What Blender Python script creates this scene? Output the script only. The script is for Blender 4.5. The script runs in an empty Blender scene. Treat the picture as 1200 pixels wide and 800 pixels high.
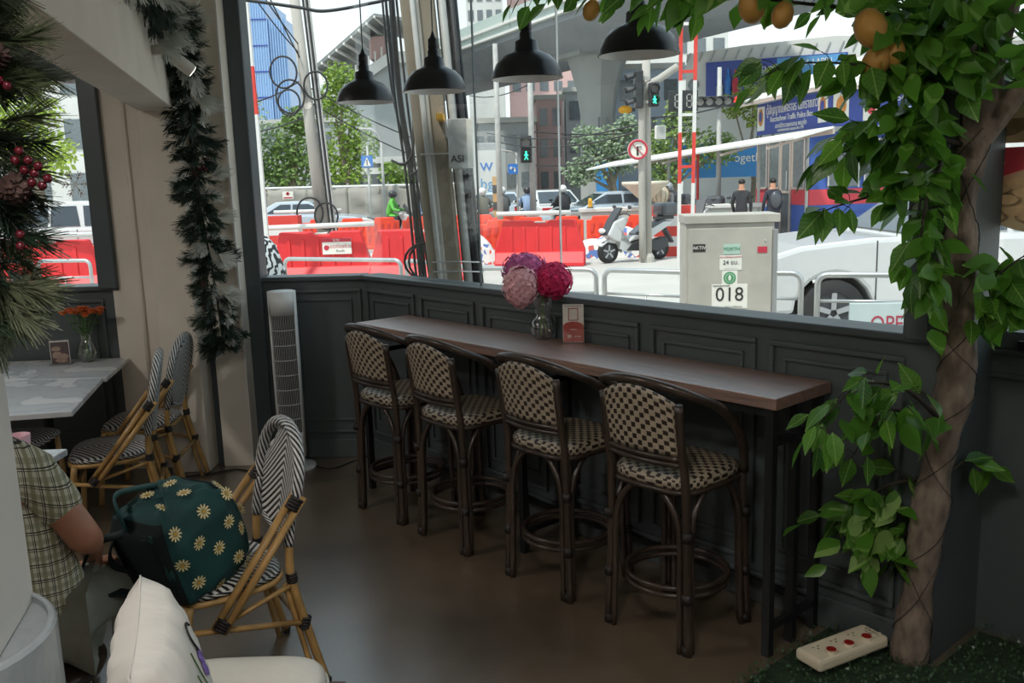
import bpy, math, random
from mathutils import Vector, Matrix
R = random.Random(7)
PI = math.pi
sc = bpy.context.scene
COL = sc.collection
# ---------------------------------------------------------------- camera
EYE = 1.7845
def cam_setup():
    f, pit, rol = 1056.76, .1772, -.0308
    F = Vector((0, math.cos(pit), -math.sin(pit)))
    R0 = Vector((1, 0, 0)); U0 = R0.cross(F)
    Rv = R0*math.cos(rol)+U0*math.sin(rol); Uv = -R0*math.sin(rol)+U0*math.cos(rol)
    cd = bpy.data.cameras.new('camera'); co = bpy.data.objects.new('camera', cd)
    COL.objects.link(co)
    cd.sensor_width = 36; cd.lens = f/1200*36; cd.clip_start = .05; cd.clip_end = 1500
    m = Matrix((Rv, Uv, -F)).transposed().to_4x4(); m.translation = (0, 0, EYE)
    co.matrix_world = m
    sc.camera = co
cam_setup()
# ---------------------------------------------------------------- world, sun, exposure
w = bpy.data.worlds.new('hazy_sky'); sc.world = w; w.use_nodes = True
nt = w.node_tree; nt.nodes.clear()
o_ = nt.nodes.new('ShaderNodeOutputWorld'); b_ = nt.nodes.new('ShaderNodeBackground')
tc = nt.nodes.new('ShaderNodeTexCoord'); sx = nt.nodes.new('ShaderNodeSeparateXYZ'); cr = nt.nodes.new('ShaderNodeValToRGB')
nt.links.new(tc.outputs['Generated'], sx.inputs[0]); nt.links.new(sx.outputs['Z'], cr.inputs[0])
nt.links.new(cr.outputs[0], b_.inputs[0]); nt.links.new(b_.outputs[0], o_.inputs[0])
cr.color_ramp.elements[0].position = 0.0; cr.color_ramp.elements[0].color = (.86, .92, .93, 1)
cr.color_ramp.elements[1].position = .7; cr.color_ramp.elements[1].color = (.62, .80, .93, 1)
b_.inputs[1].default_value = 1.0
sd = bpy.data.lights.new('sun', 'SUN'); sd.energy = 2.9; sd.angle = math.radians(4); sd.color = (1, .96, .89)
so = bpy.data.objects.new('sun', sd); COL.objects.link(so)
so.rotation_euler = Vector((.42, .50, -1.15)).to_track_quat('-Z', 'Y').to_euler(); so.location = (0, 0, 20)
vs = sc.view_settings; vs.view_transform = 'Standard'; vs.look = 'None'; vs.gamma = 1; vs.exposure = 0.5
try: vs.use_curve_mapping = False
except Exception: pass
def area_fill(loc, sx_, sy_, e, col=(1, .97, .93), parent=None):
    l = bpy.data.lights.new('fill_light', 'AREA'); l.shape = 'RECTANGLE'; l.size = sx_; l.size_y = sy_; l.energy = e; l.color = col
    o = bpy.data.objects.new('fill_light', l); COL.objects.link(o); o.location = loc
    if parent: o.parent = parent
    return o
# ---------------------------------------------------------------- material helpers
MATS = {}
def nodes(name):
    m = bpy.data.materials.new(name); m.use_nodes = True
    t = m.node_tree; p = t.nodes['Principled BSDF']
    MATS[name] = m
    return m, t, p
def N(t, kind, **kw):
    n = t.nodes.new(kind)
    for k, v in kw.items():
        if k.startswith('i_'):
            n.inputs[k[2:].replace('_', ' ')].default_value = v
        else: setattr(n, k, v)
    return n
def L(t, a, b): t.links.new(a, b)
def s2l(c): return tuple(((x/255/12.92) if x/255 <= .04045 else ((x/255+.055)/1.055)**2.4) for x in c)
def mat(name, col, rough=.55, metal=0, var=.12, scale=9, bump=0, bscale=60, spec=.5, emit=0, coat=0, stretch=None):
    """plain procedural surface: noise-varied colour, fine relief"""
    if name in MATS: return MATS[name]
    m, t, p = nodes(name)
    c = N(t, 'ShaderNodeTexCoord'); src = c.outputs['Object']
    if stretch:
        mp = N(t, 'ShaderNodeMapping'); mp.inputs['Scale'].default_value = stretch
        L(t, src, mp.inputs[0]); src = mp.outputs[0]
    n = N(t, 'ShaderNodeTexNoise'); n.inputs['Scale'].default_value = scale; n.inputs['Detail'].default_value = 4
    L(t, src, n.inputs['Vector'])
    r = N(t, 'ShaderNodeValToRGB')
    r.color_ramp.elements[0].position = .3; r.color_ramp.elements[1].position = .7
    r.color_ramp.elements[0].color = tuple(max(0, x*(1-var)) for x in col)+(1,)
    r.color_ramp.elements[1].color = tuple(min(1, x*(1+var)) for x in col)+(1,)
    L(t, n.outputs[0], r.inputs[0]); L(t, r.outputs[0], p.inputs['Base Color'])
    p.inputs['Roughness'].default_value = rough; p.inputs['Metallic'].default_value = metal
    p.inputs['Specular IOR Level'].default_value = spec
    if coat: p.inputs['Coat Weight'].default_value = coat; p.inputs['Coat Roughness'].default_value = .08
    if emit:
        L(t, r.outputs[0], p.inputs['Emission Color']); p.inputs['Emission Strength'].default_value = emit
    if bump:
        n2 = N(t, 'ShaderNodeTexNoise'); n2.inputs['Scale'].default_value = bscale; L(t, src, n2.inputs['Vector'])
        b = N(t, 'ShaderNodeBump'); b.inputs['Strength'].default_value = bump; b.inputs['Distance'].default_value = .01
        L(t, n2.outputs[0], b.inputs['Height']); L(t, b.outputs[0], p.inputs['Normal'])
    return m
def hexm(name, rgb, **k): return mat(name, s2l(rgb), **k)
def math_(t, op, a, b=None):
    n = N(t, 'ShaderNodeMath', operation=op)
    for i, x in enumerate((a, b)):
        if x is None: continue
        if isinstance(x, (int, float)): n.inputs[i].default_value = x
        else: L(t, x, n.inputs[i])
    return n.outputs[0]
def mixc(t, fac, a, b):
    n = N(t, 'ShaderNodeMix', data_type='RGBA')
    L(t, fac, n.inputs[0])
    for i, x in ((6, a), (7, b)):
        if isinstance(x, tuple): n.inputs[i].default_value = (x+(1,))[:4]
        else: L(t, x, n.inputs[i])
    return n.outputs[2]
def weave_mat(name, a, b, cells, kind):
    """woven cane: 'check' = squares of two strands, 'chevron' = V stripes (on UV)"""
    m, t, p = nodes(name)
    uv = N(t, 'ShaderNodeTexCoord').outputs['UV']; s = N(t, 'ShaderNodeSeparateXYZ'); L(t, uv, s.inputs[0])
    u, v = s.outputs[0], s.outputs[1]
    if kind == 'check':
        fu = math_(t, 'FRACT', math_(t, 'MULTIPLY', math_(t, 'ADD', u, v), cells/2)); fv = math_(t, 'FRACT', math_(t, 'MULTIPLY', math_(t, 'SUBTRACT', u, v), cells/2))
        iu = math_(t, 'FLOOR', math_(t, 'MULTIPLY', u, cells)); iv = math_(t, 'FLOOR', math_(t, 'MULTIPLY', v, cells))
        par = math_(t, 'MODULO', math_(t, 'ABSOLUTE', math_(t, 'ADD', iu, iv)), 2)
        fac0 = math_(t, 'GREATER_THAN', par, .5)
        au = math_(t, 'ABSOLUTE', math_(t, 'SUBTRACT', math_(t, 'FRACT', math_(t, 'MULTIPLY', u, cells)), .5))
        av = math_(t, 'ABSOLUTE', math_(t, 'SUBTRACT', math_(t, 'FRACT', math_(t, 'MULTIPLY', v, cells)), .5))
        hgt = math_(t, 'SUBTRACT', 1, math_(t, 'MAXIMUM', au, av)); fac = math_(t, 'MULTIPLY', fac0, math_(t, 'LESS_THAN', math_(t, 'MAXIMUM', au, av), .44))
    elif kind == 'chevron':
        au = math_(t, 'ABSOLUTE', u)
        k = math_(t, 'MULTIPLY', math_(t, 'ADD', v, math_(t, 'MULTIPLY', au, .75)), cells)
        fr = math_(t, 'FRACT', k); fac = math_(t, 'GREATER_THAN', fr, .5)
        hgt = math_(t, 'SUBTRACT', 1, math_(t, 'ABSOLUTE', math_(t, 'SUBTRACT', math_(t, 'FRACT', math_(t, 'MULTIPLY', k, 2)), .5)))
    else:
        fr = math_(t, 'FRACT', math_(t, 'MULTIPLY', math_(t, 'ADD', v, math_(t, 'MULTIPLY', u, .25)), cells)); fac = math_(t, 'GREATER_THAN', fr, .5)
        hgt = math_(t, 'FRACT', math_(t, 'MULTIPLY', v, cells*2))
    n = N(t, 'ShaderNodeTexNoise'); n.inputs['Scale'].default_value = 40; L(t, uv, n.inputs['Vector'])
    br = math_(t, 'ADD', .75, math_(t, 'MULTIPLY', n.outputs[0], .5))
    c = mixc(t, fac, a, b)
    vm = N(t, 'ShaderNodeVectorMath', operation='SCALE'); L(t, c, vm.inputs[0]); L(t, br, vm.inputs['Scale'])
    L(t, vm.outputs[0], p.inputs['Base Color']); p.inputs['Roughness'].default_value = .42
    bm = N(t, 'ShaderNodeBump'); bm.inputs['Strength'].default_value = .6; bm.inputs['Distance'].default_value = .003
    L(t, hgt, bm.inputs['Height']); L(t, bm.outputs[0], p.inputs['Normal'])
    return m
def glass_mat(name, tint=(1, 1, 1), refl=.06, gloss=.02):
    m = bpy.data.materials.new(name); m.use_nodes = True; t = m.node_tree; t.nodes.clear(); MATS[name] = m
    o = N(t, 'ShaderNodeOutputMaterial'); tr = N(t, 'ShaderNodeBsdfTransparent'); gl = N(t, 'ShaderNodeBsdfGlossy'); mx = N(t, 'ShaderNodeMixShader')
    tr.inputs[0].default_value = tint+(1,); gl.inputs['Roughness'].default_value = gloss
    fr = N(t, 'ShaderNodeLayerWeight'); fr.inputs[0].default_value = .25
    k = math_(t, 'ADD', refl*.5, math_(t, 'MULTIPLY', fr.outputs['Fresnel'], refl*2))
    L(t, k, mx.inputs[0]); L(t, tr.outputs[0], mx.inputs[1]); L(t, gl.outputs[0], mx.inputs[2]); L(t, mx.outputs[0], o.inputs[0])
    return m
# ---------------------------------------------------------------- mesh helpers
class G:
    def __init__(s): s.v = []; s.f = []; s.uv = {}
    def add(s, vs, fs, uvs=None):
        o = len(s.v); s.v += [tuple(x) for x in vs]
        for i, f in enumerate(fs):
            if uvs: s.uv[len(s.f)] = uvs[i]
            s.f.append(tuple(j+o for j in f))
        return s
    def box(s, c, d, M=None):
        hx, hy, hz = d[0]/2, d[1]/2, d[2]/2
        vs = [Vector((x*hx, y*hy, z*hz)) for z in (-1, 1) for y in (-1, 1) for x in (-1, 1)]
        c = Vector(c)
        vs = [(M @ q if M else q)+c for q in vs]
        return s.add(vs, [(0, 2, 3, 1), (4, 5, 7, 6), (0, 1, 5, 4), (2, 6, 7, 3), (0, 4, 6, 2), (1, 3, 7, 5)])
    def bx(s, x0, x1, y0, y1, z0, z1): return s.box(((x0+x1)/2, (y0+y1)/2, (z0+z1)/2), (x1-x0, y1-y0, z1-z0))
    def bar(s, a, b, w, h=None, up=(0, 0, 1)):
        a = Vector(a); b = Vector(b); d = b-a; h = h or w
        z = d.normalized(); u = Vector(up)
        if abs(z.dot(u)) > .97: u = Vector((0, 1, 0))
        x = u.cross(z).normalized(); y = z.cross(x)
        M = Matrix((x, y, z)).transposed()
        return s.box((a+b)/2, (w, h, d.length), M)
    def tube(s, pts, r, n=8, closed=False, cap=True, uvk=None):
        P = [Vector(p) for p in pts]; m = len(P)
        rs = r if isinstance(r, (list, tuple)) else [r]*m
        T = []
        for i in range(m):
            a = P[i-1] if (i > 0 or closed) else P[i]; b = P[(i+1) % m] if (i < m-1 or closed) else P[i]
            q = (b-a); T.append(q.normalized() if q.length > 1e-9 else Vector((0, 0, 1)))
        u = Vector((0, 0, 1)) if abs(T[0].z) < .9 else Vector((1, 0, 0))
        x = (u-T[0]*u.dot(T[0])).normalized(); vs = []; le = [0]
        for i in range(m):
            if i: x = (x-T[i]*x.dot(T[i])); x = x.normalized() if x.length > 1e-6 else Vector((1, 0, 0)); le.append(le[-1]+(P[i]-P[i-1]).length)
            y = T[i].cross(x)
            for k in range(n):
                a = 2*PI*k/n; vs.append(P[i]+(x*math.cos(a)+y*math.sin(a))*rs[i])
        fs = []; uvs = []
        for i in range(m if closed else m-1):
            for k in range(n):
                j = (i+1) % m; k2 = (k+1) % n
                fs.append((i*n+k, i*n+k2, j*n+k2, j*n+k))
                uvs.append(((k/n, le[i]), ((k+1)/n, le[i]), ((k+1)/n, le[i+1] if i+1 < m else le[i]), (k/n, le[i+1] if i+1 < m else le[i])))
        if cap and not closed:
            fs.append(tuple(range(n-1, -1, -1))); fs.append(tuple((m-1)*n+k for k in range(n)))
            uvs += [tuple((0, 0) for _ in range(n))]*2
        return s.add(vs, fs, uvs if uvk else None)
    def cyl(s, a, b, r, r2=None, n=12): return s.tube([a, b], [r, r if r2 is None else r2], n)
    def lathe(s, prof, n=20, c=(0, 0, 0), M=None, cap=True):
        vs = []; c = Vector(c)
        for (r, z) in prof:
            for k in range(n):
                a = 2*PI*k/n; q = Vector((r*math.cos(a), r*math.sin(a), z)); vs.append((M @ q if M else q)+c)
        fs = [(i*n+k, i*n+(k+1) % n, (i+1)*n+(k+1) % n, (i+1)*n+k) for i in range(len(prof)-1) for k in range(n)]
        if cap:
            if prof[0][0] > 1e-6: fs.append(tuple(range(n-1, -1, -1)))
            if prof[-1][0] > 1e-6: fs.append(tuple((len(prof)-1)*n+k for k in range(n)))
        return s.add(vs, fs)
    def sph(s, c, r, n=10, m=7, M=None):
        if not isinstance(r, (tuple, list)): r = (r, r, r)
        vs = []; c = Vector(c)
        for i in range(m+1):
            t = PI*i/m
            for k in range(n):
                a = 2*PI*k/n; q = Vector((r[0]*math.sin(t)*math.cos(a), r[1]*math.sin(t)*math.sin(a), -r[2]*math.cos(t)))
                vs.append((M @ q if M else q)+c)
        return s.add(vs, [(i*n+k, i*n+(k+1) % n, (i+1)*n+(k+1) % n, (i+1)*n+k) for i in range(m) for k in range(n)])
    def prism(s, poly, h0, h1, ax='z', M=None):
        """extrude a 2D outline; ax = extrusion axis; poly in the other two axes"""
        def P(a, b, h): return {'z': (a, b, h), 'y': (a, h, b), 'x': (h, a, b)}[ax]
        n = len(poly)
        vs = [Vector(P(a, b, h0)) for a, b in poly]+[Vector(P(a, b, h1)) for a, b in poly]
        if M: vs = [M @ q for q in vs]
        fs = [tuple(range(n-1, -1, -1)), tuple(range(n, 2*n))]+[(i, (i+1) % n, n+(i+1) % n, n+i) for i in range(n)]
        return s.add(vs, fs)
    def sheet(s, fn, nu, nv, uvf=None, closed_u=False):
        vs = []; q = []
        for j in range(nv+1):
            for i in range(nu+1):
                u, v = i/nu, j/nv; vs.append(fn(u, v)); q.append(uvf(u, v) if uvf else (u, v))
        fs = []; uvs = []
        for j in range(nv):
            for i in range(nu):
                f = (j*(nu+1)+i, j*(nu+1)+i+1, (j+1)*(nu+1)+i+1, (j+1)*(nu+1)+i); fs.append(f); uvs.append(tuple(q[k] for k in f))
        return s.add(vs, fs, uvs)
    def mesh(s, name):
        me = bpy.data.meshes.new(name); me.from_pydata([tuple(x) for x in s.v], [], s.f)
        if s.uv:
            ul = me.uv_layers.new(name='UVMap'); li = 0
            for i, f in enumerate(s.f):
                u = s.uv.get(i)
                for k in range(len(f)):
                    if u: ul.data[li].uv = u[k]
                    li += 1
        me.update(); return me
    def build(s, name, m, parent=None, smooth=False, bev=0, solid=0, sub=0, loc=None, rz=0, fix=True):
        me = s.mesh(name)
        if fix:
            import bmesh
            b = bmesh.new(); b.from_mesh(me); bmesh.ops.recalc_face_normals(b, faces=b.faces); b.to_mesh(me); b.free()
        if smooth:
            me.polygons.foreach_set('use_smooth', [True]*len(me.polygons))
        return link(name, me, m, parent, bev, solid, sub, loc, rz)
def link(name, me, m, parent=None, bev=0, solid=0, sub=0, loc=None, rz=0):
    if isinstance(m, str): m = MATS[m]
    if m and not me.materials: me.materials.append(m)
    o = bpy.data.objects.new(name, me); COL.objects.link(o)
    if parent: o.parent = parent
    if loc is not None: o.location = loc
    if rz: o.rotation_euler = (0, 0, rz)
    if solid:
        k = o.modifiers.new('thickness', 'SOLIDIFY'); k.thickness = solid; k.offset = 0
    if bev:
        k = o.modifiers.new('rounding', 'BEVEL'); k.width = bev; k.segments = 2; k.limit_method = 'ANGLE'; k.angle_limit = math.radians(40)
    if sub:
        k = o.modifiers.new('smoothing', 'SUBSURF'); k.levels = sub; k.render_levels = sub
    return o
def tag(o, label=None, cat=None, group=None, kind=None):
    if label: o['label'] = label
    if cat: o['category'] = cat
    if group: o['group'] = group
    if kind: o['kind'] = kind
    return o
def thing(name, label, cat, loc=(0, 0, 0), rz=0, group=None):
    o = bpy.data.objects.new(name, None); COL.objects.link(o); o.location = loc; o.rotation_euler = (0, 0, rz); o.empty_display_size = .1
    return tag(o, label, cat, group)
def struct(o): o['kind'] = 'structure'; return o
def dup(root, loc, rz, label=None, group=None):
    r = root.copy(); COL.objects.link(r); r.location = loc; r.rotation_euler = (0, 0, rz)
    if label: r['label'] = label
    if group: r['group'] = group
    for ch in list(root.children):
        c = ch.copy(); COL.objects.link(c); c.parent = r
        for g in list(ch.children):
            d = g.copy(); COL.objects.link(d); d.parent = c
    return r
def copymesh(name, me, parent, M):
    o = bpy.data.objects.new(name, me); COL.objects.link(o); o.parent = parent; o.matrix_local = M; return o
FONTC = {}
def text(name, body, size, m, parent, M, ext=.001, align='CENTER', sxy=(1, 1)):
    cu = bpy.data.curves.new('lettering', 'FONT'); cu.body = body; cu.size = size; cu.extrude = ext; cu.align_x = align; cu.align_y = 'CENTER'; cu.resolution_u = 3
    o = bpy.data.objects.new('lettering', cu); COL.objects.link(o)
    dg = bpy.context.evaluated_depsgraph_get()
    me = bpy.data.meshes.new_from_object(o.evaluated_get(dg)); me.name = name
    bpy.data.objects.remove(o); bpy.data.curves.remove(cu)
    for q in me.vertices: q.co.x *= sxy[0]; q.co.y *= sxy[1]
    me.materials.clear()
    t = link(name, me, m, parent); t.matrix_local = M
    return t
def facing(p, nrm, up=(0, 0, 1)):
    """matrix whose local XY plane faces along nrm at p"""
    z = Vector(nrm).normalized(); x = Vector(up).cross(z).normalized(); y = z.cross(x)
    m = Matrix((x, y, z)).transposed().to_4x4(); m.translation = p; return m
def smoothpath(pts, k=6, closed=False):
    P = [Vector(p) for p in pts]; out = []; n = len(P)
    for i in range(n if closed else n-1):
        p1, p2 = P[i], P[(i+1) % n]; p0 = P[i-1] if (i or closed) else p1*2-p2; p3 = P[(i+2) % n] if (i+2 < n or closed) else p2*2-p1
        for j in range(k):
            t = j/k
            out.append(.5*((2*p1)+(p2-p0)*t+(2*p0-5*p1+4*p2-p3)*t*t+(3*p1-p0-3*p2+p3)*t**3))
    if not closed: out.append(P[-1])
    return out
def skin_body(name, m, verts, edges, radii, parent=None, sub=2, root=0):
    me = bpy.data.meshes.new(name); me.from_pydata(verts, edges, [])
    o = link(name, me, m, parent)
    k = o.modifiers.new('skin', 'SKIN'); k.use_smooth_shade = True
    sl = me.skin_vertices[0].data if me.skin_vertices else None
    if sl is None:
        bpy.context.view_layer.objects.active = o; sl = me.skin_vertices[0].data
    for i, r in enumerate(radii):
        sl[i].radius = r if isinstance(r, tuple) else (r, r); sl[i].use_root = (i == root)
    k2 = o.modifiers.new('smoothing', 'SUBSURF'); k2.levels = sub; k2.render_levels = sub
    return o
# bar frame: s along the counter, t towards the window wall
BA = Vector((-.8998, 5.1589, 0)); BD = Vector((.65818, -.75286, 0)); BN = Vector((.75286, .65818, 0)); BR = math.atan2(BD.y, BD.x)
def Bp(s, t, z=0): return BA+BD*s+BN*t+Vector((0, 0, z))
# ================================================================ materials
hexm('panel_paint', (75, 82, 83), rough=.55, var=.06, scale=3, bump=.05, bscale=90)
hexm('frame_paint', (72, 80, 82), rough=.4, var=.05, scale=4)
hexm('beige_plaster', (212, 203, 189), rough=.8, var=.05, scale=4, bump=.08, bscale=70)
hexm('white_plaster', (214, 209, 203), rough=.75, var=.03, scale=4, bump=.05, bscale=60)
hexm('ceiling_paint', (190, 188, 182), rough=.9, var=.03)
hexm('black_metal', (26, 27, 29), rough=.45, var=.1, spec=.4)
hexm('dark_cane', (58, 46, 38), rough=.3, var=.3, scale=18, stretch=(1, 1, .2), bump=.1, bscale=80)
hexm('cane', (176, 138, 84), rough=.35, var=.22, scale=16, bump=.12, bscale=60)
hexm('binding', (34, 27, 24), rough=.5, var=.25, scale=60, bump=.3, bscale=200)
weave_mat('check_weave', s2l((166, 152, 132)), s2l((46, 34, 27)), 44, 'check')
weave_mat('chevron_weave', s2l((30, 29, 30)), s2l((208, 206, 202)), 36, 'chevron')
weave_mat('wrap_weave', s2l((30, 29, 30)), s2l((206, 204, 200)), 32, 'stripe')
hexm('lamp_black', (22, 23, 25), rough=.32, var=.05, spec=.5)
hexm('lamp_white', (240, 239, 238), rough=.5, var=.04)
hexm('white_plastic', (214, 214, 212), rough=.38, var=.02)
hexm('grille_dark', (24, 24, 25), rough=.6)
glass_mat('window_glass', (.97, .985, .98), .05)
glass_mat('vase_glass', (.985, .99, .985), .16, .01)
glass_mat('water', (.93, .95, .92), .08, .01)
glass_mat('acrylic', (.97, .97, .97), .12, .02)
hexm('paper', (226, 220, 210), rough=.7, var=.03)
hexm('card_red', (170, 62, 52), rough=.6, var=.05)
hexm('ink_dark', (40, 36, 36), rough=.7)
hexm('stem_green', (72, 108, 46), rough=.55, var=.2, scale=30)
hexm('bloom_mauve', (200, 104, 160), rough=.75, var=.25, scale=30)
hexm('bloom_pale', (226, 172, 178), rough=.75, var=.14, scale=30)
hexm('bloom_crimson', (206, 40, 96), rough=.75, var=.3, scale=30)
hexm('bloom_orange', (206, 96, 34), rough=.75, var=.35, scale=60)
hexm('pale_plastic', (222, 208, 182), rough=.45, var=.03)
hexm('switch_red', (150, 30, 22), rough=.3)
hexm('mat_green', (36, 54, 34), rough=.8, var=.3, scale=40)
def floor_mat():
    m, t, p = nodes('polished_concrete')
    c = N(t, 'ShaderNodeTexCoord').outputs['Object']
    a = N(t, 'ShaderNodeTexNoise'); a.inputs['Scale'].default_value = 1.7; a.inputs['Detail'].default_value = 7; a.inputs['Roughness'].default_value = .65; L(t, c, a.inputs['Vector'])
    b = N(t, 'ShaderNodeTexNoise'); b.inputs['Scale'].default_value = 60; b.inputs['Detail'].default_value = 3; L(t, c, b.inputs['Vector'])
    r = N(t, 'ShaderNodeValToRGB'); e = r.color_ramp.elements
    e[0].position = .3; e[0].color = s2l((80, 66, 50))+(1,); e[1].position = .72; e[1].color = s2l((118, 102, 82))+(1,)
    L(t, math_(t, 'ADD', math_(t, 'MULTIPLY', a.outputs[0], .85), math_(t, 'MULTIPLY', b.outputs[0], .15)), r.inputs[0])
    L(t, r.outputs[0], p.inputs['Base Color'])
    L(t, math_(t, 'ADD', .24, math_(t, 'MULTIPLY', a.outputs[0], .24)), p.inputs['Roughness']); p.inputs['Specular IOR Level'].default_value = .9; p.inputs['Coat Weight'].default_value = 1; p.inputs['Coat Roughness'].default_value = .27; p.inputs['Coat IOR'].default_value = 1.75
    bm = N(t, 'ShaderNodeBump'); bm.inputs['Strength'].default_value = .12; bm.inputs['Distance'].default_value = .004
    L(t, math_(t, 'ADD', b.outputs[0], math_(t, 'MULTIPLY', a.outputs[0], 3)), bm.inputs['Height']); L(t, bm.outputs[0], p.inputs['Normal'])
floor_mat()
def wood_mat():
    m, t, p = nodes('counter_wood')
    c = N(t, 'ShaderNodeTexCoord').outputs['Object']; mp = N(t, 'ShaderNodeMapping'); mp.inputs['Scale'].default_value = (1.2, 16, 16); L(t, c, mp.inputs[0])
    a = N(t, 'ShaderNodeTexNoise'); a.inputs['Scale'].default_value = 3; a.inputs['Detail'].default_value = 6; L(t, mp.outputs[0], a.inputs['Vector'])
    r = N(t, 'ShaderNodeValToRGB'); e = r.color_ramp.elements
    e[0].position = .28; e[0].color = s2l((82, 46, 30))+(1,); e[1].position = .75; e[1].color = s2l((152, 98, 66))+(1,)
    L(t, a.outputs[0], r.inputs[0]); L(t, r.outputs[0], p.inputs['Base Color']); p.inputs['Roughness'].default_value = .38; p.inputs['Specular IOR Level'].default_value = 1.0; p.inputs['Coat Weight'].default_value = 1; p.inputs['Coat Roughness'].default_value = .5; p.inputs['Coat IOR'].default_value = 2.6
    bm = N(t, 'ShaderNodeBump'); bm.inputs['Strength'].default_value = .8; bm.inputs['Distance'].default_value = .012; L(t, a.outputs[0], bm.inputs['Height']); L(t, bm.outputs[0], p.inputs['Normal'])
wood_mat()
def marble_mat():
    m, t, p = nodes('white_marble')
    c = N(t, 'ShaderNodeTexCoord').outputs['Object']
    a = N(t, 'ShaderNodeTexNoise'); a.inputs['Scale'].default_value = 2.4; a.inputs['Detail'].default_value = 8; a.inputs['Distortion'].default_value = 1.6; L(t, c, a.inputs['Vector'])
    r = N(t, 'ShaderNodeValToRGB'); e = r.color_ramp.elements
    e[0].position = .45; e[0].color = s2l((196, 197, 198))+(1,); e[1].position = .52; e[1].color = s2l((226, 226, 225))+(1,)
    x = r.color_ramp.elements.new(.485); x.color = s2l((176, 178, 182))+(1,)
    L(t, a.outputs[0], r.inputs[0]); L(t, r.outputs[0], p.inputs['Base Color']); p.inputs['Roughness'].default_value = .28
marble_mat()
def leaf_mat(name, c1, c2, trans=.35):
    m = bpy.data.materials.new(name); m.use_nodes = True; t = m.node_tree; p = t.nodes['Principled BSDF']; MATS[name] = m
    c = N(t, 'ShaderNodeTexCoord').outputs['Generated']; oi = N(t, 'ShaderNodeObjectInfo')
    s = N(t, 'ShaderNodeSeparateXYZ'); L(t, N(t, 'ShaderNodeTexCoord').outputs['Object'], s.inputs[0])
    n = N(t, 'ShaderNodeTexNoise'); n.inputs['Scale'].default_value = 5; L(t, N(t, 'ShaderNodeTexCoord').outputs['Object'], n.inputs['Vector'])
    f = math_(t, 'ADD', math_(t, 'MULTIPLY', oi.outputs['Random'], .7), math_(t, 'MULTIPLY', n.outputs[0], .3))
    col = mixc(t, f, c1, c2)
    if name == 'fig_leaf':
        ay = math_(t, 'ABSOLUTE', s.outputs[1]); mid = math_(t, 'LESS_THAN', ay, .014)
        vein = math_(t, 'LESS_THAN', math_(t, 'FRACT', math_(t, 'MULTIPLY', math_(t, 'SUBTRACT', s.outputs[0], math_(t, 'MULTIPLY', ay, .9)), 7)), .09)
        col = mixc(t, math_(t, 'MULTIPLY', math_(t, 'MAXIMUM', mid, math_(t, 'MULTIPLY', vein, .5)), .55), col, s2l((176, 206, 120)))
    L(t, col, p.inputs['Base Color']); p.inputs['Roughness'].default_value = .36
    tr = N(t, 'ShaderNodeBsdfTranslucent'); L(t, col, tr.inputs[0]); mx = N(t, 'ShaderNodeMixShader'); mx.inputs[0].default_value = trans
    out = t.nodes['Material Output']; L(t, p.outputs[0], mx.inputs[1]); L(t, tr.outputs[0], mx.inputs[2]); L(t, mx.outputs[0], out.inputs[0])
    return m
leaf_mat('fig_leaf', s2l((28, 74, 32)), s2l((112, 170, 50)), .45)
leaf_mat('pine_green', s2l((30, 48, 40)), s2l((52, 70, 52)), .1)
leaf_mat('pine_frost', s2l((176, 180, 172)), s2l((226, 226, 218)), .2)
leaf_mat('grass_leaf', s2l((34, 58, 36)), s2l((64, 92, 56)), .1)
hexm('bark', (116, 102, 90), rough=.9, var=.5, scale=22, bump=.9, bscale=34, stretch=(1, 1, .45))
hexm('twig', (48, 40, 32), rough=.8, var=.2)
hexm('mango', (164, 122, 54), rough=.55, var=.15, scale=6)
hexm('cone_brown', (70, 48, 42), rough=.7, var=.3, scale=50)
hexm('berry_red', (86, 16, 28), rough=.25, var=.25, scale=30)
# ================================================================ room shell
K = (-.935, 5.79)         # corner of the two window walls
FM = (-1.70, 5.83)        # left end of the short window wall
WT = .39
pR1 = Bp(3.12, WT); pR2 = Bp(3.12, .78); pR3 = Bp(7.5, .78)
outline = [(-6.5, -4.5), (pR3.x, -4.5), (pR3.x, pR3.y), (pR2.x, pR2.y), (pR1.x, pR1.y), K, FM, (-2.1, 5.83), (-6.5, 5.7)]
g = G(); g.prism(outline, -.14, 0); struct(g.build('floor', 'polished_concrete'))
g = G(); g.prism([(x*1.02, y*1.01+.1 if y > 0 else y) for x, y in outline], 3.2, 3.4); struct(g.build('ceiling', 'ceiling_paint'))
def frame_rect(g, s0, s1, z0, z1, wdt, dep, y):
    """four mouldings of a rectangular frame on the plane y (local), proud towards -y"""
    for (a, b, c, d) in ((s0, s1, z1-wdt, z1), (s0, s1, z0, z0+wdt), (s0, s0+wdt, z0+wdt, z1-wdt), (s1-wdt, s1, z0+wdt, z1-wdt)):
        g.bx(a, b, y-dep, y, c, d)
ZS = 1.213
def wall_panelled(name, org, rz, length, panels, thick=.12, sill=.03, zm=1.128):
    g = G(); g.bx(0, length, 0, thick, 0, ZS-.02); w_ = struct(g.build(name, 'panel_paint', loc=org, rz=rz))
    for a, b in panels:
        g = G(); frame_rect(g, a, b, .17, zm, .022, .018, 0); g.build('moulding', 'panel_paint', w_, bev=.005)
        g = G(); frame_rect(g, a+.062, b-.062, .25, zm-.062, .016, .012, 0); g.build('moulding', 'panel_paint', w_, bev=.004)
    g = G(); g.bx(0, length, -.025, thick+.02, ZS-.03, ZS); g.build('window_sill', 'frame_paint', w_, bev=.006)
    return w_
Kv = Bp(-.53, WT)
pan = [(-.48, .05), (.11, .62), (.68, 1.18), (1.25, 1.81), (1.88, 2.43), (2.49, 3.04)]
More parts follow.
